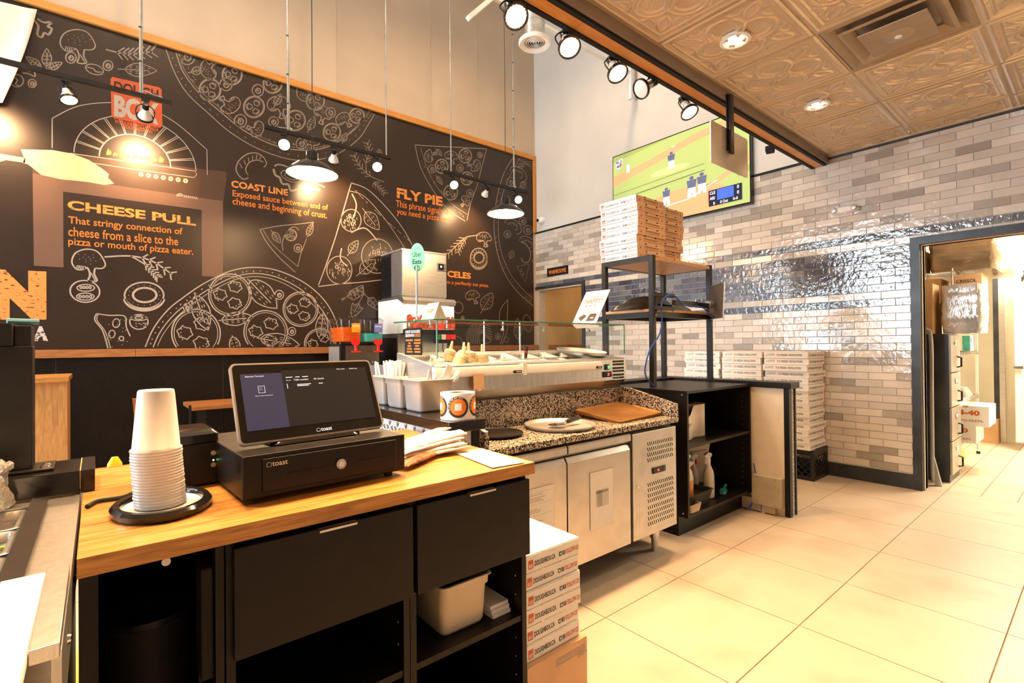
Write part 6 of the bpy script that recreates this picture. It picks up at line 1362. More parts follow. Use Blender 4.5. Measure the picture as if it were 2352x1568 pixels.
MB().cyl((3.315, 2.098, 1.53), (3.315, 2.098, 1.69), .008, seg=10).build('pivot', chrome, ma); MB().cbox((3.47, 2.09, 1.605), (.33, .03, .038), .0).build('fore_arm', blackmetal, ma, bevel=.004); MB().cyl((3.63, 2.09, 1.58), (3.63, 2.09, 1.64), .014, seg=12).build('pivot', chrome, ma); MB().cbox((3.72, 2.085, 1.60), (.14, .03, .04), -.05).build('tilt_head', blackmetal, ma, bevel=.004); MB().cyl((3.78, 2.08, 1.61), (3.835, 2.075, 1.613), .03, seg=16).build('mount_disc', bezel, ma)
tv2 = thing('tablet_screen', 'small order screen seen edge-on at the end of the monitor arm', 'screen', (3.85, 2.07, 1.5), rot=(0, math.radians(3), math.radians(-42))); LB('back_shell', mat('shell_dark', (0.10, 0.08, 0.06), 0.4, var=.05), tv2, 0, .014, -.16, .10, 0, .275, bevel=.005); LB('white_front', white, tv2, .0145, .020, -.165, .105, -.004, .279, bevel=.002)
tag(MB().tube(bez([(3.86, 2.05, 1.51), (3.78, 2.06, 1.52), (3.70, 2.06, 1.57), (3.62, 2.07, 1.588), (3.50, 2.07, 1.582), (3.40, 2.075, 1.60), (3.30, 2.08, 1.655), (3.2, 2.085, 1.645), (3.165, 2.10, 1.58), (3.17, 2.10, 1.46), (3.13, 2.10, 1.36), (3.05, 2.12, 1.26), (2.99, 2.12, 1.14), (3.0, 2.12, 1.06), (3.09, 2.12, .99)], 7), .0055, 8).build('data_cable', cable_blue, None, smooth=True), 'blue network cable hanging from the monitor arm down the rack post', 'cable')
# ------------------------------------------------------------------ hanging steel plate, television, small wall things
hp = thing('hanging_panel', 'square brushed steel panel hanging from the beam on a black bracket', 'panel', (3.53, 1.74, 2.55))
MB().prism([(x, z) for x, z in rrect(.545, .295, .02, 5, 3.53, 2.695)], 'y', 1.755, 1.76).build('plate', platesteel, hp)
MB().box(3.485, 3.535, 1.725, 1.745, 2.66, 3.085).build('bracket', blackmetal, hp, bevel=.003); MB().box(3.475, 3.49, 1.7455, 1.7545, 2.68, 3.085).build('bracket_rib', blackmetal, hp)
tv = thing('television', 'large wall television showing a baseball game', 'television', (5.45, 3.41, 2.80))
ty0, ty1, tz0, tz1 = 2.478, 4.354, 2.808, 3.862; TX = 5.44
BX('housing', blackgl, tv, TX, XT - .004, ty0, ty1, tz0, tz1, .003)
def em(n, c, s=.62): return mat('tv_' + n, c, 0.25, emit=s, ecol=c, var=0)
E_G, E_G2, E_D, E_S, E_W, E_N, E_B, E_K, E_R = em('grass', (0.36, 0.44, 0.15)), em('grass_dark', (0.27, 0.34, 0.10)), em('dirt', (0.74, 0.33, 0.16)), em('sand', (0.85, 0.50, 0.22)), em('white', (0.85, 0.85, 0.95)), em('uniform', (0.10, 0.11, 0.20)), em('blue', (0.05, 0.12, 0.60)), em('black', (0.01, 0.012, 0.03), .4), em('red', (0.65, 0.05, 0.05))
# picture coordinates: s 0..1 from left (far y) to right, t 0..1 from bottom to top
def tvp(s, t, k=0): return (TX - .0008 - .0006 * k, ty1 - .012 - (ty1 - ty0 - .024) * s, tz0 + .018 + (tz1 - tz0 - .032) * t)
def tpoly(nm, mm, k, *polys):
    m = MB()
    for P_ in polys: m.add([tvp(s, t, k) for s, t in P_], [tuple(range(len(P_)))])
    return m.build(nm, mm, tv)
def tel(cs, ct, rs, rt, n=22): return [(cs + rs * math.cos(2 * PI * i / n), ct + rt * math.sin(2 * PI * i / n)) for i in range(n)]
def tclip(P_): return [(min(1, max(0, s)), min(1, max(0, t))) for s, t in P_]
tpoly('picture_grass', E_G, 0, [(0, 0), (1, 0), (1, 1), (0, 1)])
tpoly('picture_shade', E_G2, 1, [(.0, .92), (.3, .97), (.55, 1), (.0, 1)], [(.93, .30), (1, .33), (1, .40), (.9, .40)])
tpoly('picture_dirt', E_D, 2, [(0, .60), (.30, .71), (.62, .83), (1, .92), (1, .99), (.65, .93), (.30, .80), (0, .74)], tclip(tel(.56, .14, .34, .20)), [(.62, .26), (.78, .33), (1, .52), (1, .44), (.82, .30)])
tpoly('picture_sand', E_S, 3, tel(.47, .60, .145, .045), [(0, .06), (.2, .10), (.2, .15), (0, .13)])
tpoly('picture_lines', E_W, 4, [(.22, .155), (.60, .20), (.80, .33), (.805, .325), (.605, .19), (.22, .145)], [(.33, .07), (.42, .08), (.42, .088), (.33, .078)], [(.33, .07), (.335, .07), (.35, .12), (.345, .12)], [(.49, .86), (.515, .865), (.515, .872), (.49, .868)])
def player(s, t, h, dark, bent=0):
    w = h * .20
    tpoly('player_legs', E_W, 5, [(s - w * .6, t), (s - w * .15, t), (s, t + h * .3), (s + w * .2, t), (s + w * .65, t), (s + w * .5, t + h * .48), (s - w * .5, t + h * .48)])
    tpoly('player_body', E_N if dark else E_W, 6, [(s - w * .55, t + h * .46), (s + w * .55, t + h * .46), (s + w * .7, t + h * .82), (s - w * .7, t + h * .82)], tel(s, t + h * .91, w * .32, h * .09, 10))
player(.135, .735, .11, 0); player(.485, .615, .20, 1); player(.445, .19, .21, 1); player(.63, .20, .25, 1); player(.70, .22, .24, 1); player(.415, .05, .17, 1)
tpoly('picture_bands', E_K, 6, [(0, .488), (.72, .55), (.72, .554), (0, .492)], [(0, .405), (.72, .475), (.72, .481), (0, .412)])
tpoly('league_shield', E_W, 6, [(.03, .93), (.085, .95), (.083, .85), (.055, .815), (.032, .84)]); tpoly('league_shield_red', E_R, 7, [(.058, .88), (.08, .888), (.079, .852), (.058, .83)]); tpoly('league_shield_blue', E_B, 7, [(.034, .87), (.055, .878), (.055, .83), (.035, .845)])
m = MB(); put_text(m, 'MLB', tvp(.032, .888, 8), (0, -1, .0), (0, 0, 1), width=.095, height=.045, bold=.03); m.build('league_text', E_N, tv)
tpoly('score_box', E_K, 7, [(.745, .045), (.955, .045), (.955, .225), (.745, .225)]); tpoly('score_blue', E_B, 8, [(.80, .10), (.905, .10), (.905, .218), (.80, .218)]); tpoly('score_red', E_R, 8, [(.742, .10), (.747, .10), (.747, .222), (.742, .222)])
m = MB()
for t_, s, t, w, h in (('CLE', .753, .175, .065, .036), ('ARI', .753, .115, .06, .036), ('0', .925, .175, .022, .038), ('0', .925, .115, .022, .038), ('0', .775, .055, .02, .034), ('0 Out', .82, .055, .09, .034), ('0-0', .90, .058, .055, .03)): put_text(m, t_, tvp(s, t, 9), (0, -1, 0), (0, 0, 1), width=w, height=h, bold=.02)
m.build('score_text', E_W, tv)
sg_ = thing('washroom_sign', 'dark wall sign reading washrooms in orange letters', 'sign', (5.5, 5.5, 2.37)); BX('plate', blackmat, sg_, XT - .012, XT - .003, 5.272, 5.729, 2.375, 2.507); m = MB(); put_text(m, 'WASHROOMS', (XT - .0128, 5.69, 2.408), (0, -1, 0), (0, 0, 1), width=.375, height=.062, bold=.015); m.build('lettering', inkorange, sg_)
el = thing('emergency_light', 'white oval twin emergency light on the tile wall', 'emergency light', (5.48, 1.613, 2.52)); MB().loft([[(XT - .004, 1.613 + .115 * math.cos(t), 2.557 + .037 * math.sin(t)) for t in [2 * PI * i / 36 for i in range(36)]], [(XT - .05, 1.613 + .11 * math.cos(t), 2.557 + .034 * math.sin(t)) for t in [2 * PI * i / 36 for i in range(36)]], [(XT - .065, 1.613 + .085 * math.cos(t), 2.557 + .022 * math.sin(t)) for t in [2 * PI * i / 36 for i in range(36)]]]).build('housing', white, el, smooth=True)
for y in (1.53, 1.695): MB().lathe([(.024, 0), (.026, .02), (.022, .03), (0, .034)], (XT - .055, y, 2.56), 20, Matrix.Rotation(-PI / 2, 3, 'Y')).build('lamp', bezel, el, smooth=True)
MB().cyl((XT - .045, 1.61, 2.521), (XT - .045, 1.60, 2.521), .004, seg=8).build('status_light', led_red, el)
sc_ = thing('security_camera', 'white dome security camera in the corner above the tile', 'camera', (5.49, 5.85, 3.29)); MB().lathe([(.0, 0), (.06, 0), (.062, .02), (.05, .05), (.0, .055)], (XT + .003, 5.84, 3.295), 26, Matrix.Rotation(-PI / 2, 3, 'Y')).build('base', white, sc_, smooth=True); MB().lathe([(.05, 0), (.048, .03), (.03, .05), (0, .052)], (XT - .035, 5.85, 3.29), 22, Matrix.Rotation(-PI / 2, 3, 'Y')).build('ball', white, sc_, smooth=True); MB().lathe([(.026, 0), (.024, .012), (0, .014)], (XT - .082, 5.852, 3.288), 18, Matrix.Rotation(-PI / 2, 3, 'Y')).build('lens', blackgl, sc_, smooth=True)
# ------------------------------------------------------------------ beverage counter along the mural
bc = thing('beverage_counter', 'black counter along the mural carrying the drink machines', 'counter', (2.8, 5.7, 0)); BX('top', marbleblack, bc, 1.93, 4.2, 5.25, 5.975, .915, .95, .003); BX('body', black, bc, 1.95, 4.18, 5.30, 5.97, 0, .914)
ic = thing('ice_machine', 'steel ice maker standing on top of the soda fountain', 'ice machine', (3.1, 5.7, 1.88)); dkst = mat('ice_side', (0.25, 0.23, 0.22), 0.4, 0.6, var=.05)
BX('case', steelh, ic, 2.80, 3.41, 5.42, 5.97, 1.888, 2.448); BX('front_panel', steel, ic, 2.797, 3.413, 5.398, 5.4195, 1.905, 2.445, .004); BX('top_edge', bezel, ic, 2.79, 3.418, 5.40, 5.97, 2.4485, 2.466); BX('side_panel', dkst, ic, 2.792, 2.7995, 5.42, 5.68, 1.91, 2.42); BX('vent_panel', blackmat, ic, 2.794, 2.7995, 5.69, 5.965, 1.90, 2.44)
for k in range(20): MB().cbox((2.79, 5.825, 1.935 + .0245 * k), (.014, .26, .006), M=Matrix.Rotation(.6, 3, 'Y')).build('louver', blackmetal, ic)
d_ = MB().box(3.275, 3.41, 5.385, 5.399, 2.235, 2.335).build('control_panel', dkst, ic, bevel=.012); BX('display', blackgl, d_, 3.29, 3.365, 5.382, 5.386, 2.25, 2.325); MB().cyl((3.325, 5.3815, 2.292), (3.325, 5.380, 2.292), .014, seg=16).build('button', scr_txt, d_)
sf = thing('soda_fountain', 'soda fountain with lit drinks picture and four coloured valves', 'soda fountain', (3.1, 5.6, .95))
BX('body', steelh, sf, 2.76, 3.47, 5.44, 5.97, 1.40, 1.86); BX('base', blackmat, sf, 2.76, 3.47, 5.50, 5.97, .951, 1.399); MB().prism([(5.30, 1.80), (5.28, 1.84), (5.32, 1.878), (5.44, 1.885), (5.97, 1.885), (5.97, 1.861), (5.44, 1.861)], 'x', 2.75, 3.48).build('hood', steelh, sf, smooth=True); BX('side_skin', white, sf, 2.752, 2.7595, 5.32, 5.97, 1.45, 1.86)
lit = mat('drink_light', (0.9, 0.75, 0.6), 0.4, emit=1.1, ecol=(1.0, 0.78, 0.60), var=0); colam = mat('drink_cola', (0.40, 0.05, 0.02), 0.3, emit=.5, ecol=(0.6, 0.08, 0.03), var=.5, vscale=25); colar = mat('drink_red', (0.7, 0.03, 0.02), 0.3, emit=.6, ecol=(0.8, 0.05, 0.04), var=0)
pp = BX('picture_panel', lit, sf, 2.79, 3.465, 5.31, 5.439, 1.50, 1.79); m = MB()
for k in range(9):
    x = 2.80 + .074 * k; m.add([(x, 5.3085, 1.50), (x + .085, 5.3085, 1.50), (x + .085, 5.3085, 1.64 + .02 * math.sin(k * 2)), (x + .05, 5.3085, 1.665 + .015 * math.cos(3 * k)), (x, 5.3085, 1.64 + .02 * math.sin(k * 2 + 1))], [(0, 1, 2, 3, 4)])
m.build('cola_picture', colam, pp); MB().add([(3.20, 5.3075, 1.50), (3.30, 5.3075, 1.50), (3.31, 5.3075, 1.60), (3.25, 5.3075, 1.71), (3.21, 5.3075, 1.64)], [(0, 1, 2, 3, 4)]).build('red_drop', colar, pp)
BX('valve_bar', blackmat, sf, 2.79, 3.47, 5.33, 5.439, 1.435, 1.499)
for k, (x, c) in enumerate(((2.905, (0.45, 0.50, 0.05)), (3.20, (0.0, 0.22, 0.04)), (3.275, (0.75, 0.55, 0.45)), (3.345, (0.65, 0.01, 0.01)), (3.415, (0.75, 0.02, 0.02)))):
    v = thing('valve', None, None); v.parent = sf
    BX('valve_head', blackmat, v, x - .03, x + .032, 5.26, 5.33, 1.33, 1.43); BX('valve_face', mat('valve_%d' % k, c, 0.35, emit=.15, ecol=c, var=.1), v, x - .03, x + .032, 5.254, 5.2595, 1.375, 1.437); MB().tube([(x, 5.275, 1.33), (x, 5.28, 1.26), (x + .01, 5.26, 1.20)], .006, 6).build('lever', blackmetal, v)
BX('splash_plate', steelh, sf, 2.77, 3.46, 5.47, 5.499, .96, 1.3995); BX('drip_tray', steelh, sf, 2.77, 3.46, 5.265, 5.465, .951, .985)
jd = thing('juice_dispenser', 'twin drink dispenser with orange and turquoise tanks', 'drink dispenser', (2.27, 5.45, .95))
BX('body', blackgl, jd, 2.04, 2.50, 5.40, 5.75, .975, 1.33, .008); BX('front_plate', mat('dark_steel', (0.22, 0.18, 0.14), 0.25, 0.8, var=.05), jd, 2.10, 2.49, 5.39, 5.3995, .98, 1.31); BX('drip_tray', blackmat, jd, 2.08, 2.48, 5.24, 5.385, .952, .985); BX('side_grille', bezel, jd, 2.0335, 2.0395, 5.42, 5.73, 1.0, 1.30, .002)
for (x, c, lvl, nm, lc, ltx) in ((2.015, (0.80, 0.13, 0.01), 1.51, 'orange', (0.85, 0.38, 0.02), 'ICED TEA'), (2.275, (0.05, 0.55, 0.50), 1.445, 'turquoise', (0.16, 0.20, 0.55), 'LEMONADE')):
    tk = MB().loft([[(a, b, 1.352) for a, b in rrect(.21, .34, .03, 4, x + .125, 5.50)], [(a, b, 1.37) for a, b in rrect(.225, .36, .03, 4, x + .125, 5.50)], [(a, b, 1.585) for a, b in rrect(.245, .38, .035, 4, x + .125, 5.50)]], cap1=False).build('tank', plastic_clear, jd, smooth=True)
    MB().loft([[(a, b, 1.354) for a, b in rrect(.20, .33, .03, 4, x + .125, 5.50)], [(a, b, 1.371) for a, b in rrect(.216, .35, .03, 4, x + .125, 5.50)], [(a, b, lvl) for a, b in rrect(.228, .364, .033, 4, x + .125, 5.50)]]).build(nm + '_drink', mat('drink_' + nm, c, 0.2, emit=.12, ecol=c, var=.02), tk, smooth=True)
    MB().loft([[(a, b, 1.586) for a, b in rrect(.25, .385, .03, 4, x + .125, 5.50)], [(a, b, 1.596) for a, b in rrect(.25, .385, .03, 4, x + .125, 5.50)], [(a, b, 1.622) for a, b in rrect(.20, .30, .03, 4, x + .125, 5.50)]]).build('lid', plastic_clear, tk, smooth=True)
    lb_ = BX('drink_label', mat('label_' + nm, lc, 0.5, var=.15, vscale=20), jd, x + .12, x + .215, 5.300, 5.304, 1.455, 1.555); m = MB(); put_text(m, ltx, (x + .127, 5.2995, 1.515), (1, 0, 0), (0, 0, 1), width=.08, height=.018, bold=.03); m.build('lettering', paper, lb_)
    tp_ = thing('tap', None, None); tp_.parent = jd; cx_ = x + .155
    MB().prism([(cx_ - .045, 1.375), (cx_ + .045, 1.375), (cx_ + .035, 1.325), (cx_ + .01, 1.31), (cx_ - .01, 1.31), (cx_ - .035, 1.325)], 'y', 5.26, 5.31).build('tap_badge', redp, tp_); MB().cyl((cx_, 5.28, 1.25), (cx_, 5.28, 1.312), .014, seg=12).build('stem', redp, tp_); BX('push_lever', redp, tp_, cx_ - .045, cx_ + .045, 5.25, 5.30, 1.235, 1.25)
# ------------------------------------------------------------------ seating on the customer side
bo = thing('booth_divider', 'oak-panelled booth divider standing at the left near the mural', 'booth', (-.5, 5.2, 0)); BX('cap', oak_x, bo, -2.2, -.155, 4.70, 5.36, 1.07, 1.105, .003); BX('panel', oak_z, bo, -2.19, -.215, 4.735, 4.75, 0, 1.069); BX('corner_post', oak_z, bo, -.2145, -.165, 4.728, 4.775, 0, 1.069); BX('end_panel', oak_z, bo, -.19, -.168, 4.776, 5.33, 0, 1.069)
tt = thing('wall_table', 'oak cafe table against the black wall panels', 'table', (.85, 5.7, 0)); BX('table_top', oak_dark, tt, .66, 1.35, 5.38, 5.97, .725, .762, .003); BX('leg', blackmetal, tt, .74, .81, 5.62, 5.70, .02, .724); BX('foot', blackmetal, tt, .70, 1.0, 5.45, 5.88, 0, .02)
ch = thing('cafe_chair', 'plywood cafe chair with black frame beside the cup stack', 'chair', (.27, 5.3, 0)); MB().add([(.24, 5.12, .60), (.48, 5.16, .60), (.48, 5.22, .86), (.22, 5.17, .89), (.24, 5.14, .60), (.48, 5.18, .60), (.48, 5.24, .86), (.22, 5.19, .89)], [(0, 1, 2, 3), (7, 6, 5, 4), (0, 4, 5, 1), (1, 5, 6, 2), (2, 6, 7, 3), (3, 7, 4, 0)]).build('backrest', oak_dark, ch); BX('seat', oak_dark, ch, .25, .64, 5.13, 5.52, .44, .455, .004)
for x, y in ((.27, 5.15), (.62, 5.15), (.27, 5.5), (.62, 5.5)): MB().cyl((x, y, 0), (x, y, .44 if y > 5.3 else .80), .011, seg=8).build('leg', blackmetal, ch)
wfs = thing('yellow_cone', 'yellow plastic tip showing behind the oak worktop', 'floor sign', (.02, 2.55, 0)); MB().loft([[(x, y, 0) for x, y in rrect(.28, .28, .04, 4, .05, 2.45)], [(x, y, .4) for x, y in rrect(.14, .14, .03, 4, .05, 2.45)], [(x, y, .86) for x, y in rrect(.045, .045, .015, 4, .05, 2.45)], [(x, y, .885) for x, y in rrect(.02, .02, .008, 4, .05, 2.45)]]).build('cone', mat('yellow_plastic', (0.80, 0.48, 0.02), 0.4, var=.03), wfs, smooth=True)
# ------------------------------------------------------------------ storage room
sy0, sy1, sx1 = -1.3, 1.50, 9.9
sr = MB().box(XT + .15, sx1, sy1, sy1 + .1, 0, 2.75).box(sx1, sx1 + .1, sy0, sy1, 0, 2.75).box(XT + .15, sx1, sy0 - .1, sy0, 0, 2.75).box(XT + .15, sx1, sy0, sy1, 2.75, 2.8).build('wall_storage', cream); tag(sr, 'cream walls of the bright storage room', 'wall', kind='structure')
sfl = BX('floor_storage', floorgrout, None, XT + .151, sx1, sy0, sy1, -.06, -.003); tag(sfl, 'small beige floor tiles of the storage room', 'floor', kind='structure')
qt = pos_noise_mat('quarry_tile', ((0.46, 0.36, 0.25), (0.56, 0.45, 0.32)), 3.0, 0.4, bump=.05)
qm = {}
for j in range(-3, 10):
    for i in range(0, 8):
        y0 = .935 - .10825 - .2165 * j; off = .0 if j % 2 else .30; x0 = XT + .152 + .60 * i - off; a, b = max(x0, XT + .152), x0 + .596
        if b - a < .05: continue
        w = round(b - a, 3)
        if w not in qm: qm[w] = MB().add([(-w / 2, -.106, -.01), (w / 2, -.106, -.01), (w / 2, .106, -.01), (-w / 2, .106, -.01), (-w / 2 + .002, -.104, 0), (w / 2 - .002, -.104, 0), (w / 2 - .002, .104, 0), (-w / 2 + .002, .104, 0)], [(4, 5, 6, 7), (0, 1, 5, 4), (1, 2, 6, 5), (2, 3, 7, 6), (3, 0, 4, 7)]).mesh('floor_tile', qt)
        o = bpy.data.objects.new('floor_tile', qm[w]); COL.objects.link(o); o.parent = sfl; o.location = ((a + b) / 2, y0, 0)
lamp('AREA', 'storage_strip', (7.4, .2, 2.70), K_STORE, (1.0, 0.88, 0.66), 1.2, aim=(0, 0, -1))
sl_ = thing('strip_light', 'ceiling strip light of the storage room', 'light', (7.4, .2, 2.75)); BX('tube_cover', mat('strip_glow', (1, 0.9, 0.7), .5, emit=6, ecol=(1, .88, .66), var=0), sl_, 6.8, 8.0, .1, .3, 2.71, 2.749)
lamp('POINT', 'passage_source', (6.4, 5.3, 2.3), K_HALL, WARM2, .12)
hl = thing('passage_lamp', 'small round lamp inside the washroom passage', 'light', (6.4, 5.3, 2.5)); MB().lathe([(0, -.07), (.09, -.06), (.11, -.01), (.11, 0)], (6.4, 5.3, 2.5), 20).build('shade', white, hl, smooth=True)
fcab = thing('filing_cabinet', 'tall filing cabinet with black side and steel-grey drawers', 'cabinet', (6.2, 1.1, 0)); gm = mat('cabinet_grey', (0.40, 0.36, 0.29), 0.35, .4, var=.05); fblk = mat('cabinet_black', (0.05, 0.055, 0.065), 0.32, .3, var=.25, vscale=4)
BX('body', fblk, fcab, 6.0, 6.44, .965, 1.43, 0, 1.365)
for i, (z0, z1) in enumerate(((.07, .37), (.38, .68), (.69, 1.0), (1.01, 1.355))):
    d_ = BX('drawer', gm, fcab, 6.005, 6.435, .945, .9645, z0, z1, .004); BX('label_holder', chrome, d_, 6.16, 6.25, .940, .9445, z1 - .10, z1 - .055); BX('label_card', paper, d_, 6.175, 6.235, .938, .9399, z1 - .092, z1 - .063)
    MB().tube([(6.28, .944, z0 + .14), (6.28, .915, z0 + .13), (6.28, .915, z0 + .05), (6.28, .944, z0 + .04)], .008, 6).build('handle', rubber, d_)
ht = thing('hand_truck', 'grey tubular dolly leaning beside the filing cabinet', 'dolly', (5.82, 1.04, 0)); gt = mat('dolly_grey', (0.42, 0.41, 0.40), 0.35, .4, var=.05)
MB().tube(bez([(5.80, 1.045, .03), (5.79, 1.05, .2), (5.80, 1.05, .8), (5.80, 1.05, 1.32), (5.80, 1.09, 1.41), (5.80, 1.20, 1.44), (5.80, 1.40, 1.44)], 6), .016, 10).build('frame_tube', gt, ht, smooth=True); MB().prism([(.985, 0), (1.035, 0), (1.06, .26), (1.04, .26)], 'x', 5.785, 5.82).build('toe_foot', gt, ht)
for z in (.25, .5, .85, 1.1): BX('back_pad', blackmat, ht, 5.83, 5.86, 1.09, 1.42, z, z + .2, .02)
BX('crossbar', blackmetal, ht, 5.805, 5.829, 1.045, 1.42, .74, .75)
bx = thing('cardboard_box', 'open cardboard box on top of the filing cabinet', 'box', (6.1, 1.25, 1.366)); BX('body', cardboard, bx, 5.93, 6.33, 1.06, 1.44, 1.367, 1.66); BX('flap', cardboard, bx, 5.928, 5.933, 1.06, 1.44, 1.661, 1.84); BX('flap', cardboard, bx, 5.934, 6.2, 1.056, 1.061, 1.661, 1.83)
def wrapped(nm, lb, x0, x1, y0, y1, z0, z1, m_, n=16):
    t = thing(nm, lb, 'wrapped bundle', ((x0 + x1) / 2, (y0 + y1) / 2, z0)); R_ = []
    for j in range(n):
        f = j / (n - 1); q = rrect(1, 1, .10, 6); s = 1 - .07 * abs(f - .5) ** 3 * 8; jr = (lambda: random.uniform(-.007, .007))
        R_.append([((x0 + x1) / 2 + (x1 - x0) * a * s + jr(), (y0 + y1) / 2 + (y1 - y0) * b * s + jr(), z0 + (z1 - z0) * f) for k, (a, b) in enumerate(q)])
    MB().loft(R_).build('bundle', m_, t, smooth=True)
wrapped('wrapped_bundle', 'film-wrapped pale bundle on top of the filing cabinet', 6.04, 6.50, .745, 1.02, 1.368, 1.815, mat('film_pale', (0.60, 0.55, 0.50), 0.14, .15, var=.2, vscale=6, bump=.5, bscale=30, stretch=(1, 1, .4)))
shf = thing('wire_shelving', 'chrome wire shelving unit along the storage wall', 'shelving', (7.15, 1.2, 0)); wx0, wx1, wy0, wy1 = 6.50, 7.80, .985, 1.44
for x in (wx0 + .015, wx1 - .015):
    for y in (wy0 + .015, wy1 - .015): MB().cyl((x, y, .03), (x, y, 2.02), .0135, seg=10).build('post', chrome, shf); MB().cyl((x, y, 0), (x, y, .03), .018, seg=10).build('foot', rubber, shf)
for z in (.28, .68, 1.18, 1.60, 1.985):
    m = MB()
    for (a, b) in (((wx0, wy0), (wx1, wy0)), ((wx0, wy1), (wx1, wy1)), ((wx0, wy0), (wx0, wy1)), ((wx1, wy0), (wx1, wy1))):
        for dz in (0, -.03): m.cyl((a[0], a[1], z + dz), (b[0], b[1], z + dz), .004, seg=5)
        L_ = math.hypot(b[0] - a[0], b[1] - a[1]); n = int(L_ / .03)
        for k in range(n):
            p0, p1 = k / n, (k + .5) / n
            m.cyl((a[0] + (b[0] - a[0]) * p0, a[1] + (b[1] - a[1]) * p0, z), (a[0] + (b[0] - a[0]) * p1, a[1] + (b[1] - a[1]) * p1, z - .03), .002, seg=4)
    for k in range(42): x = wx0 + (wx1 - wx0) * (k + .5) / 42; m.cyl((x, wy0, z + .002), (x, wy1, z + .002), .002, seg=4)
    m.build('wire_shelf', chrome, shf)
wrapped('wrapped_bundle', 'large brown film-wrapped bundle on the top wire shelf', 6.55, 7.35, .70, 1.20, 1.993, 2.36, mat('film_brown', (0.30, 0.20, 0.12), 0.16, .2, var=.3, vscale=5, bump=.7, bscale=16, stretch=(.35, .35, 1)))
wrapped('wrapped_bundle', 'bright film-wrapped bundle end at the right of the top wire shelf', 7.38, 7.78, .60, 1.10, 1.993, 2.40, mat('film_light', (0.70, 0.60, 0.46), 0.18, .15, var=.25, vscale=8, bump=.7, bscale=22))
def carton(lb, x0, x1, y0, y1, z0, z1, m_, prints, nm='cardboard_box'):
    t = thing(nm, lb, 'box', ((x0 + x1) / 2, (y0 + y1) / 2, z0)); BX('body', m_, t, x0, x1, y0, y1, z0, z1, .003); BX('tape', mat('tape', (0.55, 0.36, 0.18), .4, var=.03), t, x0 - .0006, x1 + .0006, (y0 + y1) / 2 - .02, (y0 + y1) / 2 + .02, z1 - .02, z1 + .0006)
    for (txt, y, z, w, h, mm, bold) in prints:
        m = MB(); put_text(m, txt, (x0 - .0012, y, z), (0, -1, 0), (0, 0, 1), width=w, height=h, bold=bold); m.build('print', mm, t)
carton('brown carton with printed numbers at the left of the top wire shelf', 6.51, 6.80, 1.225, 1.43, 1.993, 2.23, cardboard, (('45729', 1.40, 2.18, .13, .026, ink, .02),)); carton('upper brown carton stacked at the left of the top wire shelf', 6.53, 6.80, 1.26, 1.44, 2.2315, 2.42, cardboard, ())
carton('brown carton with an oval brand print on the second wire shelf', 6.56, 6.95, .80, 1.03, 1.608, 1.955, kraft, (('CRISSOL', .985, 1.87, .15, .032, ink, .02),)); carton('brown carton at the left of the second wire shelf', 6.54, 6.95, 1.10, 1.38, 1.608, 1.93, cardboard, ())
carton('upper white tomato carton jutting from the low wire shelf', 6.58, 7.02, .765, 1.10, .465, .662, whitebox, (('74-40', 1.03, .568, .20, .05, inkred, .05), ('TOMATO FILETS.', 1.075, .505, .27, .022, inkred, .02)), 'tomato_carton'); carton('lower white tomato carton on the low wire shelf', 6.60, 7.03, .86, 1.18, .288, .4645, whitebox, (('74-40', 1.12, .39, .20, .045, inkred, .05), ('TOMATO FILETS.', 1.165, .32, .27, .02, inkred, .02)), 'tomato_carton')
cer = thing('printed_carton', 'colourful printed food carton on the third wire shelf', 'carton', (7.5, 1.05, 1.19)); BX('body', paper, cer, 7.35, 7.60, 1.0, 1.06, 1.188, 1.36); BX('green_print', mat('carton_green', (0.05, 0.28, 0.22), .5, var=.3, vscale=12), cer, 7.349, 7.40, .998, 1.061, 1.19, 1.355); BX('blue_print', mat('carton_blue', (0.05, 0.12, 0.55), .5, var=.05), cer, 7.58, 7.601, .998, 1.061, 1.19, 1.358); MB().cyl((7.42, .9975, 1.30), (7.42, .9985, 1.30), .03, seg=14).build('red_print', redp, cer)
gt_ = thing('scoop_base', 'grey plastic appliance part on the middle wire shelf', 'appliance', (7.3, 1.1, .69)); MB().loft([[(x, y, .689) for x, y in rrect(.34, .14, .03, 4, 7.45, 1.08)], [(x, y, .73) for x, y in rrect(.30, .12, .03, 4, 7.40, 1.08)], [(x, y, .79) for x, y in rrect(.16, .10, .03, 4, 7.33, 1.08)]]).build('shell', bezel, gt_, smooth=True)
bm2 = thing('broom_head', 'straw broom head under the wire shelving', 'broom', (7.2, 1.1, 0)); MB().loft([[(x, y, .002) for x, y in rrect(.26, .08, .02, 4, 7.2, 1.08)], [(x, y, .09) for x, y in rrect(.22, .07, .02, 4, 7.2, 1.08)], [(x, y, .16) for x, y in rrect(.06, .04, .01, 4, 7.2, 1.08)]]).build('bristles', mat('straw', (0.60, 0.40, 0.12), .8, var=.3, vscale=40), bm2, smooth=True); MB().tube([(7.2, 1.08, .16), (7.2, 1.2, .27)], .012, 8).build('handle', oak_z, bm2)
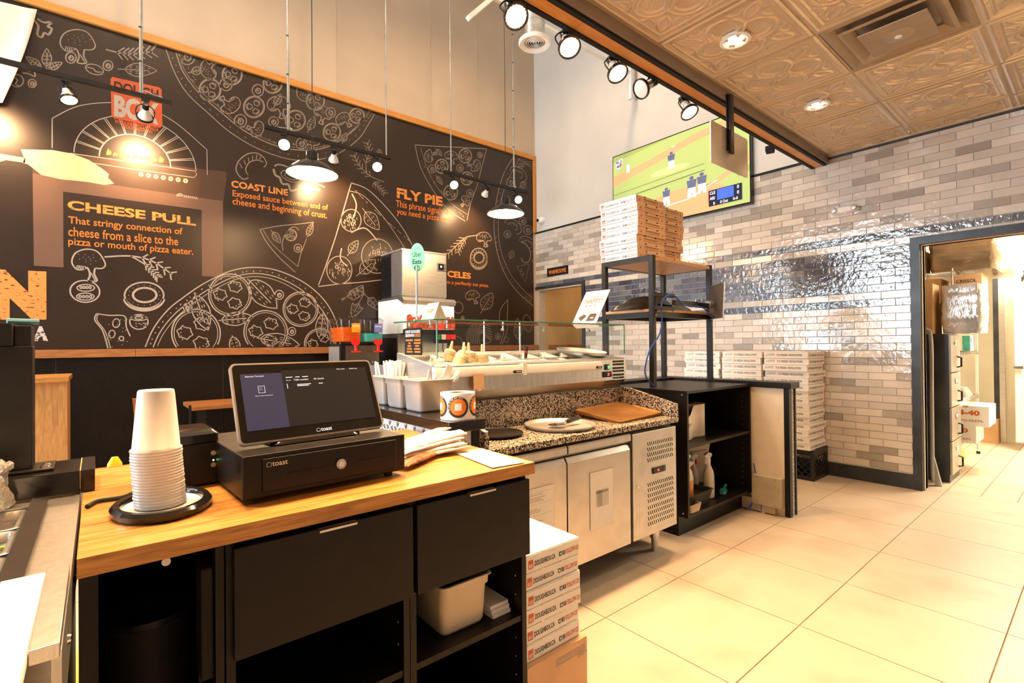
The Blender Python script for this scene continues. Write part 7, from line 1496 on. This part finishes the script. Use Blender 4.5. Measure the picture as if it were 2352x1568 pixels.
cl = thing('cooler_pillar', 'dark steel pillar and bright metal jamb of the walk-in cooler', 'pillar', (9.0, .95, 0)); BX('dark_strip', darkframe, cl, 8.85, 8.87, .926, .978, .0, 2.74); BX('jamb', steel, cl, 8.84, 8.90, .875, .9255, 0, 2.74); BX('panel', cream, cl, 8.88, 8.92, .58, .8745, 0, 2.74); BX('kick', cardboard, cl, 8.70, 8.84, .93, 1.20, 0, .30)
cdr = thing('cooler_door', 'open cream cooler door with metal latch and striped curtain', 'door', (8.9, .55, 0)); BX('leaf', cream, cdr, 8.30, 8.86, .68, .74, .10, 2.0, .006); BX('latch', chrome, cdr, 8.26, 8.299, .66, .75, .96, 1.0, .005); BX('hinge', chrome, cdr, 8.80, 8.87, .64, .679, .45, .55, .004)
m = MB()
ws = thing('louvred_rack', 'white slatted rack with blue slats at the right edge of the storage room', 'rack', (8.6, .1, 0)); blu = mat('slat_blue', (0.05, 0.07, 0.40), .5, var=.05)
for k in range(26): BX('slat', white if k % 3 else blu, ws, 9.2, 9.24, -.5, .50, .25 + .075 * k, .29 + .075 * k)
for y in (-.5, .0, .46): BX('upright', white, ws, 9.241, 9.27, y, y + .04, 0, 2.3)
hz = thing('wall_hose', 'grey flexible hose curving down the storage wall', 'hose', (8.0, 1.4, .7)); MB().tube(bez([(8.0, 1.46, 1.36), (8.2, 1.46, 1.36), (8.45, 1.44, 1.15), (8.40, 1.44, .9), (8.15, 1.44, .68), (8.05, 1.46, .66)], 7), .016, 10).build('pipe', conduit, hz, smooth=True)
eb = thing('outlet_box', 'white outlet box with cable on the cooler panel', 'outlet', (8.87, .7, 1.2)); BX('case', white, eb, 8.85, 8.879, .66, .74, 1.45, 1.58, .004); MB().tube(bez([(8.865, .70, 1.58), (8.865, .72, 1.8), (8.865, .71, 2.1), (8.865, .70, 2.4)], 5), .006, 6).build('cable', rubber, eb)
fn = thing('cooler_controller', 'small dark and white controller boxes above the cooler door', 'controller', (8.8, .65, 2.1)); BX('dark_box', blackmat, fn, 8.82, 8.879, .64, .70, 2.05, 2.22); BX('white_box', white, fn, 8.70, 8.85, .36, .50, 2.10, 2.28, .01)
